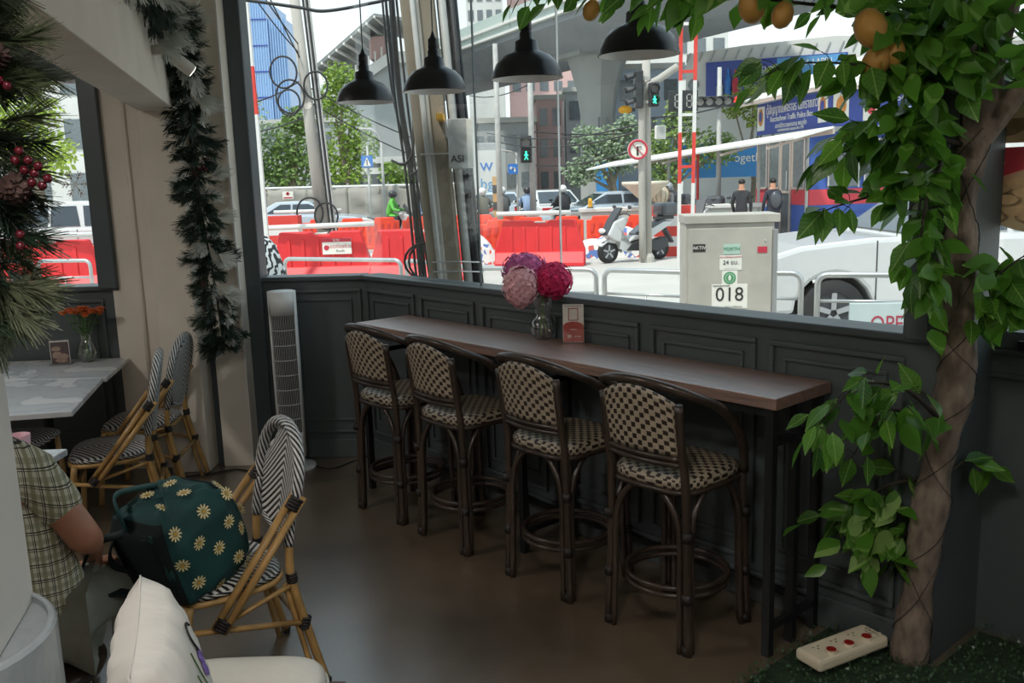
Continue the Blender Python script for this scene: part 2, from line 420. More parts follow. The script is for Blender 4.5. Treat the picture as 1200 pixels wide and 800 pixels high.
wb = wall_panelled('wall_bar', Bp(-.53, WT), BR, 3.65, [(a+.53, b+.53) for a, b in pan])
g = G(); g.bx(0, 3.65, -.02, 0, 0, .13); struct(g.build('baseboard_bar', 'panel_paint', loc=Bp(-.53, WT), rz=BR, bev=.006))
fl = Vector((K[0]-FM[0], K[1]-FM[1], 0)).length; fr = math.atan2(K[1]-FM[1], K[0]-FM[0])
wf = wall_panelled('wall_corner', (FM[0], FM[1], 0), fr, fl, [(.12, fl-.03)])
g = G(); g.bx(0, fl, -.02, 0, 0, .13); struct(g.build('baseboard_corner', 'panel_paint', loc=(FM[0], FM[1], 0), rz=fr, bev=.006))
# window frames and panes
g = G(); g.bx(3.565, 3.65, -.03, .12, ZS-.02, 3.2); struct(g.build('trim_1', 'frame_paint', loc=Bp(-.53, WT), rz=BR, bev=.006))
g = G(); g.bx(0, 3.57, -.01, .1, 3.0, 3.2); struct(g.build('trim_2', 'frame_paint', loc=Bp(-.53, WT), rz=BR))
g = G(); g.bx(0, fl, -.01, .1, 3.0, 3.2); struct(g.build('trim_3', 'frame_paint', loc=(FM[0], FM[1], 0), rz=fr))
g = G(); g.bx(-.02, .095, -.03, .12, 0, 3.2); struct(g.build('trim_4', 'frame_paint', loc=(FM[0], FM[1], 0), rz=fr, bev=.008))
joints = [0.0, 1.155, 1.79, 3.565]
for i in range(3):
    g = G(); g.bx(joints[i]+.003, joints[i+1]-.003, .04, .052, ZS, 3.0)
    wn = struct(g.build('window_%d' % (i+1), 'window_glass', loc=Bp(-.53, WT), rz=BR))
    if i < 2:
        g = G(); g.bx(joints[i+1]-.0018, joints[i+1]+.0018, .04, .052, ZS, 3.0); g.build('glazing_seal', ('frame_paint', 'lamp_white')[i], wn)
g = G(); g.bx(.095, fl-.004, .04, .052, ZS, 3.0); struct(g.build('window_4', 'window_glass', loc=(FM[0], FM[1], 0), rz=fr))
# recessed section behind the tree
g = G(); g.bx(0, 4.4, 0, .12, 0, 1.185); wr = struct(g.build('wall_recess', 'panel_paint', loc=Bp(3.12, .78), rz=BR))
for z in (1.02, 1.11):
    g = G(); g.bx(0, 4.4, -.014, 0, z-.008, z+.008); g.build('moulding', 'panel_paint', wr, bev=.003)
g = G(); g.bx(0, .06, -.39, 0, 0, 3.2); struct(g.build('wall_jamb', 'panel_paint', loc=Bp(3.12, .78), rz=BR))
g = G(); g.bx(.06, 4.4, .04, .052, 1.185, 3.0); wn5 = struct(g.build('window_5', 'window_glass', loc=Bp(3.12, .78), rz=BR))
g = G(); g.bx(0, 4.4, 0, .12, 3.0, 3.2); struct(g.build('trim_5', 'frame_paint', loc=Bp(3.12, .78), rz=BR))
g = G(); g.bx(.155, .30, -.035, -.005, 1.125, 1.16); g.bx(.17, .19, -.01, 0, 1.13, 1.155); tag(g.build('latch_handle', 'black_metal', wr, bev=.006), 'black latch handle')
# left side: pilaster, column, beam, alcove wall with its window
g = G(); g.bx(-1.90, -1.705, 5.66, 5.95, 0, 3.2); pl = struct(g.build('wall_pilaster', 'beige_plaster', bev=.006))
g = G(); g.bx(-1.712, -1.70, 5.645, 5.66, 0, 3.2); g.build('edge_bead', 'white_plaster', pl)
g = G(); g.bx(-2.0, -1.88, 5.74, 5.95, 0, 3.2); struct(g.build('wall_slot', 'frame_paint'))
g = G(); g.bx(-2.20, -1.962, 5.56, 5.95, 0, 3.2); struct(g.build('wall_column', 'beige_plaster', bev=.006))
g = G(); g.bx(-2.51, -2.20, 5.68, 5.95, 0, 3.2); wa = struct(g.build('wall_alcove', 'beige_plaster'))
g = G(); g.cyl((-2.33, 5.675, 0), (-2.33, 5.675, 3.0), .014, n=10); tag(g.build('conduit_pipe', 'beige_plaster', wa, smooth=True), 'painted conduit pipe')
g = G(); g.bx(-6.5, -2.47, 5.70, 5.85, 0, 1.19); wl = struct(g.build('wall_left_window', 'panel_paint'))
for x0, x1 in ((-4.6, -3.62), (-3.56, -2.58)):
    g = G(); frame_rect(g, x0, x1, .17, 1.12, .022, .018, 5.70); g.build('moulding', 'panel_paint', wl, bev=.005)
    g = G(); frame_rect(g, x0+.062, x1-.062, .25, 1.06, .016, .012, 5.70); g.build('moulding', 'panel_paint', wl, bev=.004)
g = G(); g.bx(-6.5, -2.47, 5.67, 5.87, 1.175, 1.205); g.build('window_sill', 'frame_paint', wl, bev=.006)
g = G(); g.bx(-2.585, -2.47, 5.64, 5.85, 1.19, 3.2); struct(g.build('trim_6', 'frame_paint', bev=.006))
g = G(); g.bx(-6.5, -2.585, 5.66, 5.85, 2.46, 3.2); struct(g.build('trim_7', 'frame_paint'))
g = G(); g.bx(-6.4, -2.585, 5.74, 5.752, 1.205, 2.46); struct(g.build('window_6', 'window_glass'))
bmd = Vector((.2426, -.9701, 0)); bmn = Vector((-.9701, -.2426, 0)); q0 = Vector((-1.965, 5.56, 0))
def beam_pt(a, b): p = q0+bmd*a+bmn*b; return (p.x, p.y)
g = G(); g.prism([beam_pt(-.02, 0), beam_pt(9, 0), beam_pt(9, .215), beam_pt(-.02, .215)], 2.255, 3.2); bmo = struct(g.build('wall_beam', 'beige_plaster', bev=.005))
# half wall with rounded end carrying the near pillar
dc = q0+bmd*4.07+bmn*.16
g = G(); g.lathe([(.235, 0), (.235, .958), (.229, .967), (.219, .967), (.219, .95), (0, .95)], 48, (dc.x, dc.y, 0)); hexm('grey_gloss', (150, 156, 158), rough=.25, var=.06, scale=30)
tag(g.build('column_drum', 'grey_gloss', smooth=False, bev=.003), 'glossy grey round drum around the foot of the white pillar', 'column base')
g = G(); g.prism([beam_pt(3.905, 0), beam_pt(4.225, 0), beam_pt(4.225, .31), beam_pt(3.905, .31)], .95, 3.2); struct(g.build('wall_pillar', 'white_plaster', bev=.004))
# back of the room, unseen but closing the light
g = G(); g.bx(-6.6, -6.5, -4.5, 5.8, 0, 3.2); struct(g.build('wall_left', 'beige_plaster'))
g = G(); g.bx(pR3.x, pR3.x+.1, -4.5, pR3.y, 0, 3.2); struct(g.build('wall_right', 'white_plaster'))
g = G(); g.bx(-6.5, pR3.x, -4.6, -4.5, 0, 3.2); struct(g.build('wall_back', 'white_plaster'))
# glowing panels added out of view on the ceiling as interior fill light
hexm('fill_glow', (255, 248, 238), emit=3.0)
for i, (x, y, e) in enumerate(((-.6, .3, 40), (1.9, -.6, 12), (-3.6, 2.6, 26), (-.9, -2.6, 36))):
    t = thing('fill_panel', 'square white fill light panel added out of view on the ceiling', 'fill light', (x, y, 3.2), 0, 'added fill panels')
    g = G(); frame_rect(g, -.32, .32, -.32, .32, .02, .03, 0)
    g2 = G(); g2.add([(a, c, b) for a, b, c in g.v], g.f); g2.build('frame', 'white_plastic', t, loc=(0, 0, -.005))
    g = G(); g.bx(-.30, .30, -.30, .30, -.02, -.005); g.build('diffuser', 'fill_glow', t)
    area_fill((0, 0, -.03), .58, .58, e, parent=t)
# ================================================================ bar counter
def bar_counter():
    t = thing('bar_table', 'long brown wooden bar counter on thin black steel legs under the window', 'bar table', Bp(0, 0), BR)
    Lb, Wb = 2.767, .372
    g = G(); g.bx(0, Lb, 0, Wb, .955, 1.0); g.build('tabletop', 'counter_wood', t, bev=.003)
    xs = (.03, 1.38, Lb-.035)
    for x in xs:
        ys = (.03, Wb/2, Wb-.03) if x > 2.5 else (.03, Wb-.03)
        for y in ys:
            g = G(); g.bx(x-.016, x+.016, y-.016, y+.016, 0, .955); g.build('leg', 'black_metal', t)
        g = G(); g.bx(x-.012, x+.012, .046, Wb-.046, .81, .835); g.build('crossbar', 'black_metal', t)
        g = G(); g.bx(x-.012, x+.012, .046, Wb-.046, .095, .12); g.build('crossbar', 'black_metal', t)
    for y in (.03, Wb-.03):
        g = G(); g.bx(.046, Lb-.05, y-.012, y+.012, .925, .955); g.build('apron_rail', 'black_metal', t)
    g = G(); g.bx(.046, Lb-.05, Wb-.042, Wb-.018, .095, .12); g.build('foot_rail', 'black_metal', t)
bar_counter()
# ---- rattan bar stools
def ringwrap(g, p, d, r, k=4, w=.006):
    p = Vector(p); d = Vector(d).normalized()
    for i in range(k): g.cyl(p+d*(i-k/2)*w*1.05, p+d*(i-k/2+1)*w*1.05, r, n=10)
def superell(a, rx, ry, e=.55):
    c, s_ = math.cos(a), math.sin(a)
    return rx*math.copysign(abs(c)**e, c), ry*math.copysign(abs(s_)**e, s_)
def woven_seat(parent, rx, ry, cy, zt, th, m, taper=0, e=.55):
    prof = [(0, 0), (.35, 0), (.7, -.002), (.9, -.006), (.975, -.016), (1, -.03), (.99, -th+.008), (.95, -th)]
    n = 40; vs = []; uvv = []
    for i, (k, dz) in enumerate(prof):
        for j in range(n+1):
            a = 2*PI*j/n; x, y = superell(a, rx*k, ry*k, e if k > .5 else .8)
            x *= 1+taper*y/ry
            vs.append((x, y+cy, zt+dz)); uvv.append((x, y) if k < .98 and i < 5 else (a*rx*1.15, dz+.2))
    fs = []; us = []
    for i in range(len(prof)-1):
        for j in range(n):
            f = (i*(n+1)+j, i*(n+1)+j+1, (i+1)*(n+1)+j+1, (i+1)*(n+1)+j); fs.append(f)
            if i == 4: us.append(tuple((2*PI*(j+(1 if k in (1, 2) else 0))/n*rx*1.15, .2+(0 if k < 2 else -.03)) for k in range(4)))
            else: us.append(tuple(uvv[k] for k in f))
    g = G(); g.add(vs, fs, us); return g.build('seat', m, parent, smooth=True)
def make_stool():
    t = thing('bar_stool', 'x', 'bar stool')
    woven_seat(t, .205, .205, .005, .69, .055, 'check_weave')
    g = G(); g.tube(smoothpath([superell(a*2*PI/16, .2, .2)+(.628,) for a in range(16)], 3, True), .011, 8, True); g.build('seat_rim', 'dark_cane', t, smooth=True)
    for sx_ in (-1, 1):
        for sy_ in (-1, 1):
            if sy_ < 0: pts = [(.2*sx_, -.19, 0), (.185*sx_, -.18, .4), (.18*sx_, -.185, .66), (.178*sx_, -.205, .8), (.178*sx_, -.226, .975)]
            else: pts = [(.2*sx_, .2, 0), (.185*sx_, .185, .4), (.18*sx_, .18, .64)]
            g = G(); g.tube(smoothpath(pts, 5), .0165, 10); lg = g.build('leg', 'dark_cane', t, smooth=True)
            for z in (.47, .225, .02):
                g = G(); g.cyl((.192*sx_, .187*sy_, z-.018), (.192*sx_, .187*sy_, z+.018), .021, n=10); g.build('binding', 'binding', lg, smooth=True)
            for ax in (0, 1):
                def P(a, z, o=0.0):
                    c = .195-o
                    return ((c-a)*sx_, c*sy_, z) if ax == 0 else (c*sx_, (c-a)*sy_, z)
                g = G(); g.tube(smoothpath([P(.03, 0), P(.03, .25, .006), P(.03, .46, .01), P(.055, .55, .012), P(.11, .615, .014), P(.165, .632, .014)], 4), .0125, 8)
                g.build('arch_brace', 'dark_cane', t, smooth=True)
    for z in (.205, .235):
        g = G(); g.tube([(.2*math.cos(a*PI/16), .2*math.sin(a*PI/16), z) for a in range(32)], .0115, 8, True); g.build('foot_ring', 'dark_cane', t, smooth=True)
    half = [(.222, .13, .655), (.24, .08, .80), (.245, -.05, .935), (.215, -.185, 1.005), (.12, -.25, 1.043), (0, -.268, 1.055)]
    path = half+[(-x, y, z) for x, y, z in half[-2::-1]]
    g = G(); g.tube(smoothpath(path, 5), .0175, 10); g.build('back_hoop', 'dark_cane', t, smooth=True)
    def bk(u, v):
        x = (u-.5)*.34; ztop = 1.035-abs(u-.5)**2*.22; z = .775+(ztop-.775)*v
        return (x, -.2-(z-.775)*.17-.028*(1-(2*u-1)**2), z)
    g = G(); g.sheet(bk, 16, 10, lambda u, v: ((u-.5)*.34+1, v*.26)); g.build('backrest', 'check_weave', t, smooth=True, solid=.008)
    for z in (.765, .742):
        g = G(); g.tube([bk(i/12, 0)[:2]+(z,) for i in range(13)], .012, 8); g.build('back_rail', 'dark_cane', t, smooth=True)
    return t
st0 = make_stool()
ss = ((.45, 'dark rattan bar stool at the counter end by the tower fan'), (1.02, 'second dark rattan bar stool counted from the tower fan'),
      (1.71, 'dark rattan bar stool in front of the flower vase, third from the fan'), (2.33, 'dark rattan bar stool closest to the artificial tree'))
for i, (s_, lb) in enumerate(ss):
    p = Bp(s_, -.0); rz = BR+(.03, -.02, .0, .015)[i]
    if i == 0: st0.location = p; st0.rotation_euler = (0, 0, rz); tag(st0, lb, None, 'rattan bar stools along the counter')
    else: dup(st0, p, rz, lb, 'rattan bar stools along the counter')
# ---- pendant lamps
def make_lamp():
    t = thing('pendant_lamp', 'x', 'pendant lamp')
    pr_ = [(.0255, .245), (.0255, .20), (.03, .195), (.03, .17), (.05, .16), (.053, .125), (.066, .115), (.105, .098), (.137, .065), (.155, .025), (.16, 0)]
    g = G(); g.lathe([(r, z) for r, z in pr_], 36, cap=False); g.build('shade', 'lamp_black', t, smooth=True)
    g = G(); g.lathe([(r-.003, z-.001) for r, z in pr_[5:]], 36, cap=False); g.build('shade_lining', 'lamp_white', t, smooth=True)
    g = G(); g.lathe([(.159, -.001), (.162, .001), (.159, .004)], 36, cap=False); g.build('rim', 'lamp_black', t, smooth=True)
    g = G(); g.lathe([(.026, .205), (.026, .25), (.014, .262), (.009, .275), (.004, .29)], 16); g.build('lamp_holder', 'lamp_black', t, smooth=True)
    g = G(); g.cyl((0, 0, .285), (0, 0, .955), .0035, n=6); g.build('cord', 'lamp_black', t)
    g = G(); g.lathe([(0, .955), (.05, .95), (.05, .97), (0, .97)], 20); g.build('ceiling_rose', 'lamp_black', t)
    g = G(); g.sph((0, 0, .075), (.03, .03, .045), 12, 8); g.build('bulb', 'lamp_white', t, smooth=True)
    return t
lp0 = make_lamp()
for i, (s_, z, lb) in enumerate(((.08, 2.232, 'black dome pendant lamp above the counter end by the tower fan'), (.725, 2.232, 'black dome pendant lamp, second from the tower fan end of the counter'),
                    (1.41, 2.225, 'black dome pendant lamp above the vase of pink flowers'), (2.06, 2.25, 'black dome pendant lamp partly behind the tree leaves'))):
    if i == 0: lp0.location = Bp(s_, .1, z); tag(lp0, lb, None, 'pendant lamps over the counter')
    else: dup(lp0, Bp(s_, .1, z), 0, lb, 'pendant lamps over the counter')
# ---- tower fan
def tower_fan():
    t = thing('tower_fan', 'white tower fan standing on the floor before the corner panel', 'tower fan', (-1.43, 5.60, 0), math.radians(8))
    g = G(); g.lathe([(0, 0), (.14, 0), (.142, .008), (.135, .018), (.05, .026), (0, .027)], 36); g.build('base', 'white_plastic', t, smooth=True)
    g = G(); g.lathe([(.04, .02), (.04, .09)], 20); g.build('neck', 'white_plastic', t, smooth=True)
    g = G()
    z0, z1 = .08, 1.145; n = 32; ga = math.radians(60)
    def rad(a): return .082 if True else 0
    # shell with a front opening for the grille
    for (a0, a1, za, zb) in ((-PI/2+ga, 1.5*PI-ga, z0, z1), (-PI/2-ga, -PI/2+ga, z0, .24), (-PI/2-ga, -PI/2+ga, 1.0, z1)):
        g.sheet(lambda u, v: (.085*math.cos(a0+(a1-a0)*u), .078*math.sin(a0+(a1-a0)*u), za+(zb-za)*v), 18, 1)
    g.build('shell', 'white_plastic', t, smooth=True, solid=.006)
    g = G(); g.lathe([(0, z1+.004), (.075, z1+.004), (.084, z1-.004), (.084, z1-.012)], 32, M=Matrix.Diagonal((1, .92, 1))); g.build('top_cap', 'white_plastic', t, smooth=True)
    g = G(); g.lathe([(.07, .2), (.07, 1.03)], 20, M=Matrix.Diagonal((1, .92, 1))); g.build('rotor', 'grille_dark', t)
    g = G()
    for i in range(17):
        a = -PI/2-ga+2*ga*i/16; x, y = .081*math.cos(a), .074*math.sin(a); g.bx(x-.0008, x+.0008, y-.001, y+.001, .24, 1.0)
    for z in [.24+.76*k/8 for k in range(9)]:
        g.tube([(.0835*math.cos(-PI/2-ga+2*ga*k/12), .0765*math.sin(-PI/2-ga+2*ga*k/12), z) for k in range(13)], .0022, 5)
    g.build('grille', 'white_plastic', t)
    g = G(); g.tube(smoothpath([(.1, .02, .008), (.25, -.1, .006), (.5, .12, .006), (.9, -.02, .006)], 6), .004, 6); g.build('power_cord', 'black_metal', t)
tower_fan()
# ---- glass vase with hydrangeas, acrylic card holder
VB = Vector((.158, 4.425, 1.0))
t = thing('glass_vase', 'round-bellied clear glass vase with flared neck holding pink hydrangeas on the counter', 'vase', VB)
vp = [(.035, .002), (.055, .02), (.066, .055), (.058, .09), (.038, .112), (.04, .14), (.05, .215)]
g = G(); g.lathe(vp, 28, cap=False); g.lathe([(0, .002), (.035, .002)], 28, cap=False); g.build('glass', 'vase_glass', t, smooth=True, solid=.003)
g = G(); g.lathe([(0, .006), (.05, .02), (.061, .055), (.054, .085), (0, .086)], 24); g.build('water', 'water', t, smooth=True)
def hydrangea(c, r, m, label, seed):
    rr = random.Random(seed); c = Vector(c)-VB
    t = thing('hydrangea', label, 'flower', VB, 0)
    b = Vector((rr.uniform(-.02, .02), rr.uniform(-.02, .02), .02))
    g = G(); g.tube(smoothpath([b, Vector((c.x*.12, c.y*.12, .2)), c-Vector((c.x*.35, c.y*.35, r[2]*.5))], 5), .0035, 6); g.build('stem', 'stem_green', t, smooth=True)
    g = G()
    g.sph(c, tuple(x*.86 for x in r), 14, 10)
    for i in range(170):
        z = 1-2*(i+.5)/170; a = i*2.39996; q = math.sqrt(1-z*z)
        nrm = Vector((q*math.cos(a), q*math.sin(a), z))
        p = c+Vector((nrm.x*r[0], nrm.y*r[1], nrm.z*r[2]))*rr.uniform(.88, 1.04)
        nn = (nrm+Vector((rr.uniform(-.25, .25), rr.uniform(-.25, .25), rr.uniform(-.25, .25)))).normalized()
        x = nn.orthogonal().normalized(); y = nn.cross(x); a0 = rr.uniform(0, 6); s_ = rr.uniform(.013, .018)
        for k in range(4):
            e = x*math.cos(a0+k*PI/2)+y*math.sin(a0+k*PI/2); f_ = nn.cross(e)
            g.add([p, p+e*s_*.6+f_*s_*.55+nn*s_*.12, p+e*s_*1.15+nn*s_*.05, p+e*s_*.6-f_*s_*.55+nn*s_*.12], [(0, 1, 2, 3)])
    tag(g.build('bloom', m, t, fix=False), kind='stuff')
hydrangea((.075, 4.46, 1.345), (.115, .10, .085), 'bloom_mauve', 'mauve pink hydrangea, top bloom of the bouquet in the round-bellied vase', 1)
hydrangea((.05, 4.375, 1.272), (.088, .085, .105), 'bloom_pale', 'pale pink hydrangea drooping beside the crimson one in the vase', 2)
hydrangea((.208, 4.41, 1.295), (.105, .09, .09), 'bloom_crimson', 'crimson pink hydrangea in the vase on the counter', 3)
def card_holder(loc, rz, w_, h_, label, draw):
    t = thing('card_holder', label, 'card holder', loc, rz)
    g = G(); g.bx(-w_/2-.012, w_/2+.012, -.03, .03, 0, .004); g.build('base', 'acrylic', t)
    g = G(); g.bx(-w_/2-.003, w_/2+.003, -.0035, .0035, .004, h_+.006); g.build('acrylic_sleeve', 'acrylic', t)
    g = G(); g.bx(-w_/2, w_/2, -.0012, .0012, .006, h_); cd = g.build('card', 'paper', t); draw(t, cd); return t
def draw_red(t, cd):
    w_ = .1
    poly = [(-.049, .008), (.049, .008), (.049, .085)]+[(.049*math.cos(a*PI/10), .085+.022*math.sin(a*PI/10)) for a in range(1, 10)]+[(-.049, .085)]
    g = G(); g.prism(poly, -.0022, -.0014, 'y'); g.build('red_print', 'card_red', cd)
    g = G(); frame_rect(g, -.024, .024, .112, .172, .004, .0008, -.0014); g.build('red_print', 'card_red', cd)
    text('lettering', 'SCAN FOR MENU', .0105, 'ink_dark', cd, facing((0, -.0016, .181), (0, -1, 0)), .0003)
    text('lettering', '20', .02, 'paper', cd, facing((-.02, -.0026, .035), (0, -1, 0)), .0003)
    text('lettering', 'promo', .012, 'paper', cd, facing((.02, -.0026, .035), (0, -1, 0)), .0003)
    text('lettering', 'menu', .014, 'paper', cd, facing((0, -.0026, .07), (0, -1, 0)), .0003)
card_holder((.297, 4.275, 1.0), math.radians(-8), .1, .19, 'clear acrylic stand with red and cream card on the counter', draw_red)
# ================================================================ marble tables at the left window
def marble_table(poly, label, leg):
    c = Vector((sum(p[0] for p in poly)/len(poly), sum(p[1] for p in poly)/len(poly), 0))
    t = thing('marble_table', label, 'table', c)
    g = G(); g.prism([(x-c.x, y-c.y) for x, y in poly], .715, .742); g.build('tabletop', 'white_marble', t, bev=.004)
    for lx, ly in leg:
        g = G(); g.cyl((lx-c.x, ly-c.y, .02), (lx-c.x, ly-c.y, .715), .03, n=14); g.build('pedestal', 'black_metal', t, smooth=True)
        g = G(); g.bx(lx-c.x-.22, lx-c.x+.22, ly-c.y-.22, ly-c.y+.22, 0, .02); g.build('base', 'black_metal', t, bev=.006)
    return t
marble_table([(-2.45, 5.665), (-3.6, 5.665), (-3.6, 5.09), (-2.33, 5.06)], 'white marble table under the alcove window with vase and card', [(-2.85, 5.36)])
marble_table([(-2.345, 5.05), (-3.6, 5.08), (-3.6, 4.19), (-2.42, 4.22), (-2.15, 4.27)], 'white marble table pushed against the one under the alcove window', [(-2.75, 4.65)])
t2 = marble_table([(-1.86, 3.05), (-1.86, 3.62), (-2.6, 3.62), (-2.6, 3.05)], 'small marble table beside the seated person, mostly behind the pillar', [(-2.2, 3.33)])
def bistro():
    t = thing('bistro_chair', 'x', 'chair')
    woven_seat(t, .205, .2, .01, .462, .035, 'chevron_weave', taper=.06, e=.6)
    g = G(); g.tube(smoothpath([(lambda q: (q[0]*(1+.06*q[1]/.2), q[1]+.01, .418))(superell(a*2*PI/16, .2, .195, .6)) for a in range(16)], 3, True), .0125, 8, True); g.build('seat_rim', 'cane', t, smooth=True)
    for sx_ in (-1, 1):
        # rear leg runs up into the back post
        g = G(); g.tube(smoothpath([(.205*sx_, -.285, 0), (.19*sx_, -.225, .25), (.178*sx_, -.19, .43), (.172*sx_, -.195, .56)], 4), .0155, 10); g.build('rear_leg', 'cane', t, smooth=True)
        g = G(); g.tube(smoothpath([(.19*sx_, -.25, 0), (.178*sx_, -.2, .25), (.165*sx_, -.172, .4)], 4), .011, 8); g.build('leg_brace', 'cane', t, smooth=True)
        g = G(); g.tube(smoothpath([(.172*sx_, -.193, .54), (.172*sx_, -.205, .62), (.176*sx_, -.222, .69)], 4), .019, 10, uvk=1); g.build('post_wrap', 'wrap_weave', t, smooth=True)
        g = G(); g.tube(smoothpath([(.205*sx_, .215, 0), (.2*sx_, .19, .25), (.195*sx_, .165, .42)], 4), .0155, 10); g.build('front_leg', 'cane', t, smooth=True)
        for k in (-1, 1):
            g = G(); g.cyl((.19*sx_+.006*k, -.238+.012*k, .725+.010*k), (.228*sx_+.006*k, .085+.012*k, .325+.008*k), .0135, n=10); g.build('diagonal_cane', 'cane', t, smooth=True)
        g = G(); g.cyl((.215*sx_, .19, .34), (.19*sx_, -.225, .25), .0105, n=8); g.build('side_stretcher', 'cane', t, smooth=True)
        g = G(); g.cyl((.222*sx_, .07, .34), (.182*sx_, -.195, .40), .009, n=8); g.build('side_stretcher', 'cane', t, smooth=True)
        for p, d_, r_, h_ in (((.193*sx_, -.215, .697), (.1*sx_, 1, -1.24), .028, .024), ((.226*sx_, .072, .342), (.1*sx_, 1, -1.24), .027, .02), ((.179*sx_, -.192, .425), (0, .1, 1), .021, .018),
                              ((.19*sx_, -.224, .25), (0, .25, -1), .021, .022), ((.205*sx_, -.283, .01), (0, .2, -1), .018, .012)):
            d_ = Vector(d_).normalized(); p = Vector(p)
            g = G()
            for q in range(4): g.tube([p+d_*h_*(q/2-1), p+d_*h_*(q/2-.75), p+d_*h_*(q/2-.52)], [r_*.93, r_, r_*.93], 10)
            g.build('binding', 'binding', t, smooth=True)
    g = G(); g.cyl((-.19, -.225, .24), (.19, -.225, .24), .0105, n=8); g.build('rear_stretcher', 'cane', t, smooth=True)
    g = G(); g.cyl((-.2, .18, .3), (.2, .18, .3), .0105, n=8); g.build('front_stretcher', 'cane', t, smooth=True)
    half = [(.176, -.22, .685), (.188, -.236, .76), (.165, -.255, .85), (.095, -.27, .915), (0, -.276, .935)]
    path = half+[(-x, y, z) for x, y, z in half[-2::-1]]
    g = G(); g.tube(smoothpath(path, 5), .021, 10, uvk=1); g.build('back_hoop', 'wrap_weave', t, smooth=True)
    def bk(u, v):
        a = 2*u-1; wd = .165 if v > .45 else .165-.05*((.45-v)/.45)**2
        x = a*wd*(1 if v < .6 else math.sqrt(max(0, 1-((v-.6)/.42)**2*.55))); zt = .925-.1*a*a; zb = .53+.03*a*a; z = zb+(zt-zb)*v
        return (x, -.195-(z-.5)*.19-.015*(1-a*a), z)
    g = G(); g.sheet(bk, 18, 16, lambda u, v: ((u-.5)*.34, v*.4)); g.build('backrest', 'chevron_weave', t, smooth=True, solid=.012)
    g = G(); g.tube([bk(i/12, 0) for i in range(13)], .012, 8, uvk=1); g.build('back_rail', 'wrap_weave', t, smooth=True)
    for c_ in t.children: c_.scale = (1.12, 1, 1)
    return t
ch = bistro()
CHA = ((-1.075, 3.07, math.radians(122), 'bamboo bistro chair carrying the green daisy backpack'), (-2.147, 4.655, math.radians(108), 'black and white woven bistro chair pushed up to the marble table edge'),
       (-2.217, 5.254, math.radians(95), 'black and white woven bistro chair beside the garlanded column'))
for i, (x, y, a, lb) in enumerate(CHA):
    if i == 0: ch.location = (x, y, 0); ch.rotation_euler = (0, 0, a); tag(ch, lb, None, 'bistro chairs')
    else: dup(ch, (x, y, 0), a, lb, 'bistro chairs')
t = thing('woven_stool', 'backless black and white woven stool under the marble table', 'stool', (-2.80, 4.90, 0))
sw_ = woven_seat(t, .2, .2, 0, .46, .04, 'chevron_weave')
for sx_ in (-1, 1):
    for sy_ in (-1, 1): g = G(); g.cyl((.17*sx_, .17*sy_, 0), (.15*sx_, .15*sy_, .43), .015, n=10); g.build('leg', 'cane', t, smooth=True)
# ---- orange chrysanthemums, photo card, pink cup on the tables
V2 = Vector((-2.66, 5.56, .742))
t = thing('glass_vase', 'pear-shaped clear glass vase with orange flowers on the marble table', 'vase', V2)
g = G(); g.lathe([(.03, .002), (.055, .025), (.064, .06), (.05, .105), (.032, .14), (.036, .165), (.045, .185)], 26, cap=False); g.lathe([(0, .002), (.03, .002)], 26, cap=False); g.build('glass', 'vase_glass', t, smooth=True, solid=.003)
g = G(); g.lathe([(0, .005), (.05, .025), (.059, .06), (.046, .1), (0, .101)], 24); g.build('water', 'water', t, smooth=True)
def mum(i):
    a = i*2.4; r_ = .012+.1*math.sqrt(i/15.0); top = Vector((r_*math.cos(a)*1.15, r_*math.sin(a)*.8, .345+R.uniform(-.02, .02)-r_*.25))
    t = thing('chrysanthemum', 'orange chrysanthemum stem in the pear-shaped vase', 'flower', V2, 0, 'orange chrysanthemums in the vase')
    g = G(); g.tube(smoothpath([(-top.x*.25, -top.y*.25, .02), (top.x*.15, top.y*.15, .16), tuple(top)], 4), .0022, 5); g.build('stem', 'stem_green', t)
    g = G()
    for k in range(34):
        b = k*2.4; q = math.sqrt(k/34.0)*.026; p = top+Vector((q*math.cos(b), q*math.sin(b), .014-q*.5)); e = Vector((math.cos(b), math.sin(b), .6)).normalized(); f_ = Vector((-math.sin(b), math.cos(b), 0))
        g.add([p-f_*.004, p+f_*.004, p+e*.014+f_*.005, p+e*.014-f_*.005], [(0, 1, 2, 3)])
    g.sph(top, (.02, .02, .012), 8, 5); tag(g.build('bloom', 'bloom_orange', t, fix=False), kind='stuff')
    g = G()
    for k in range(3):
        z = .2+.04*k; b = a+k*2; p = top*(z/top.z); e = Vector((math.cos(b), math.sin(b), .5)); f_ = Vector((-math.sin(b), math.cos(b), 0))
        g.add([p, p+e*.018+f_*.008, p+e*.036, p+e*.018-f_*.008], [(0, 1, 2, 3)])
    tag(g.build('leaves', 'stem_green', t, fix=False), kind='stuff')
for i in range(15): mum(i)
hexm('photo_dark', (84, 62, 60), rough=.5, var=.35, scale=40); hexm('photo_bun', (168, 140, 122), rough=.5, var=.25, scale=50)
def draw_photo(t, cd):
    g = G(); g.bx(-.052, .052, -.002, -.0014, .008, .142); g.build('photo_print', 'photo_dark', cd)
    for i, (x, z, a, b) in enumerate(((-.015, .06, .03, .022), (.022, .05, .024, .02), (-.02, .1, .026, .014), (.005, .025, .036, .012))):
        g = G(); g.prism([(x+a*math.cos(k*PI/10), z+b*math.sin(k*PI/10)) for k in range(20)], -.0028, -.002, 'y'); g.build('photo_print', 'photo_bun', cd)
card_holder((-2.80, 5.50, .742), math.radians(14), .11, .15, 'small framed food photo card standing on the marble table', draw_photo)
hexm('pink_cup', (222, 170, 182), rough=.4, var=.04)
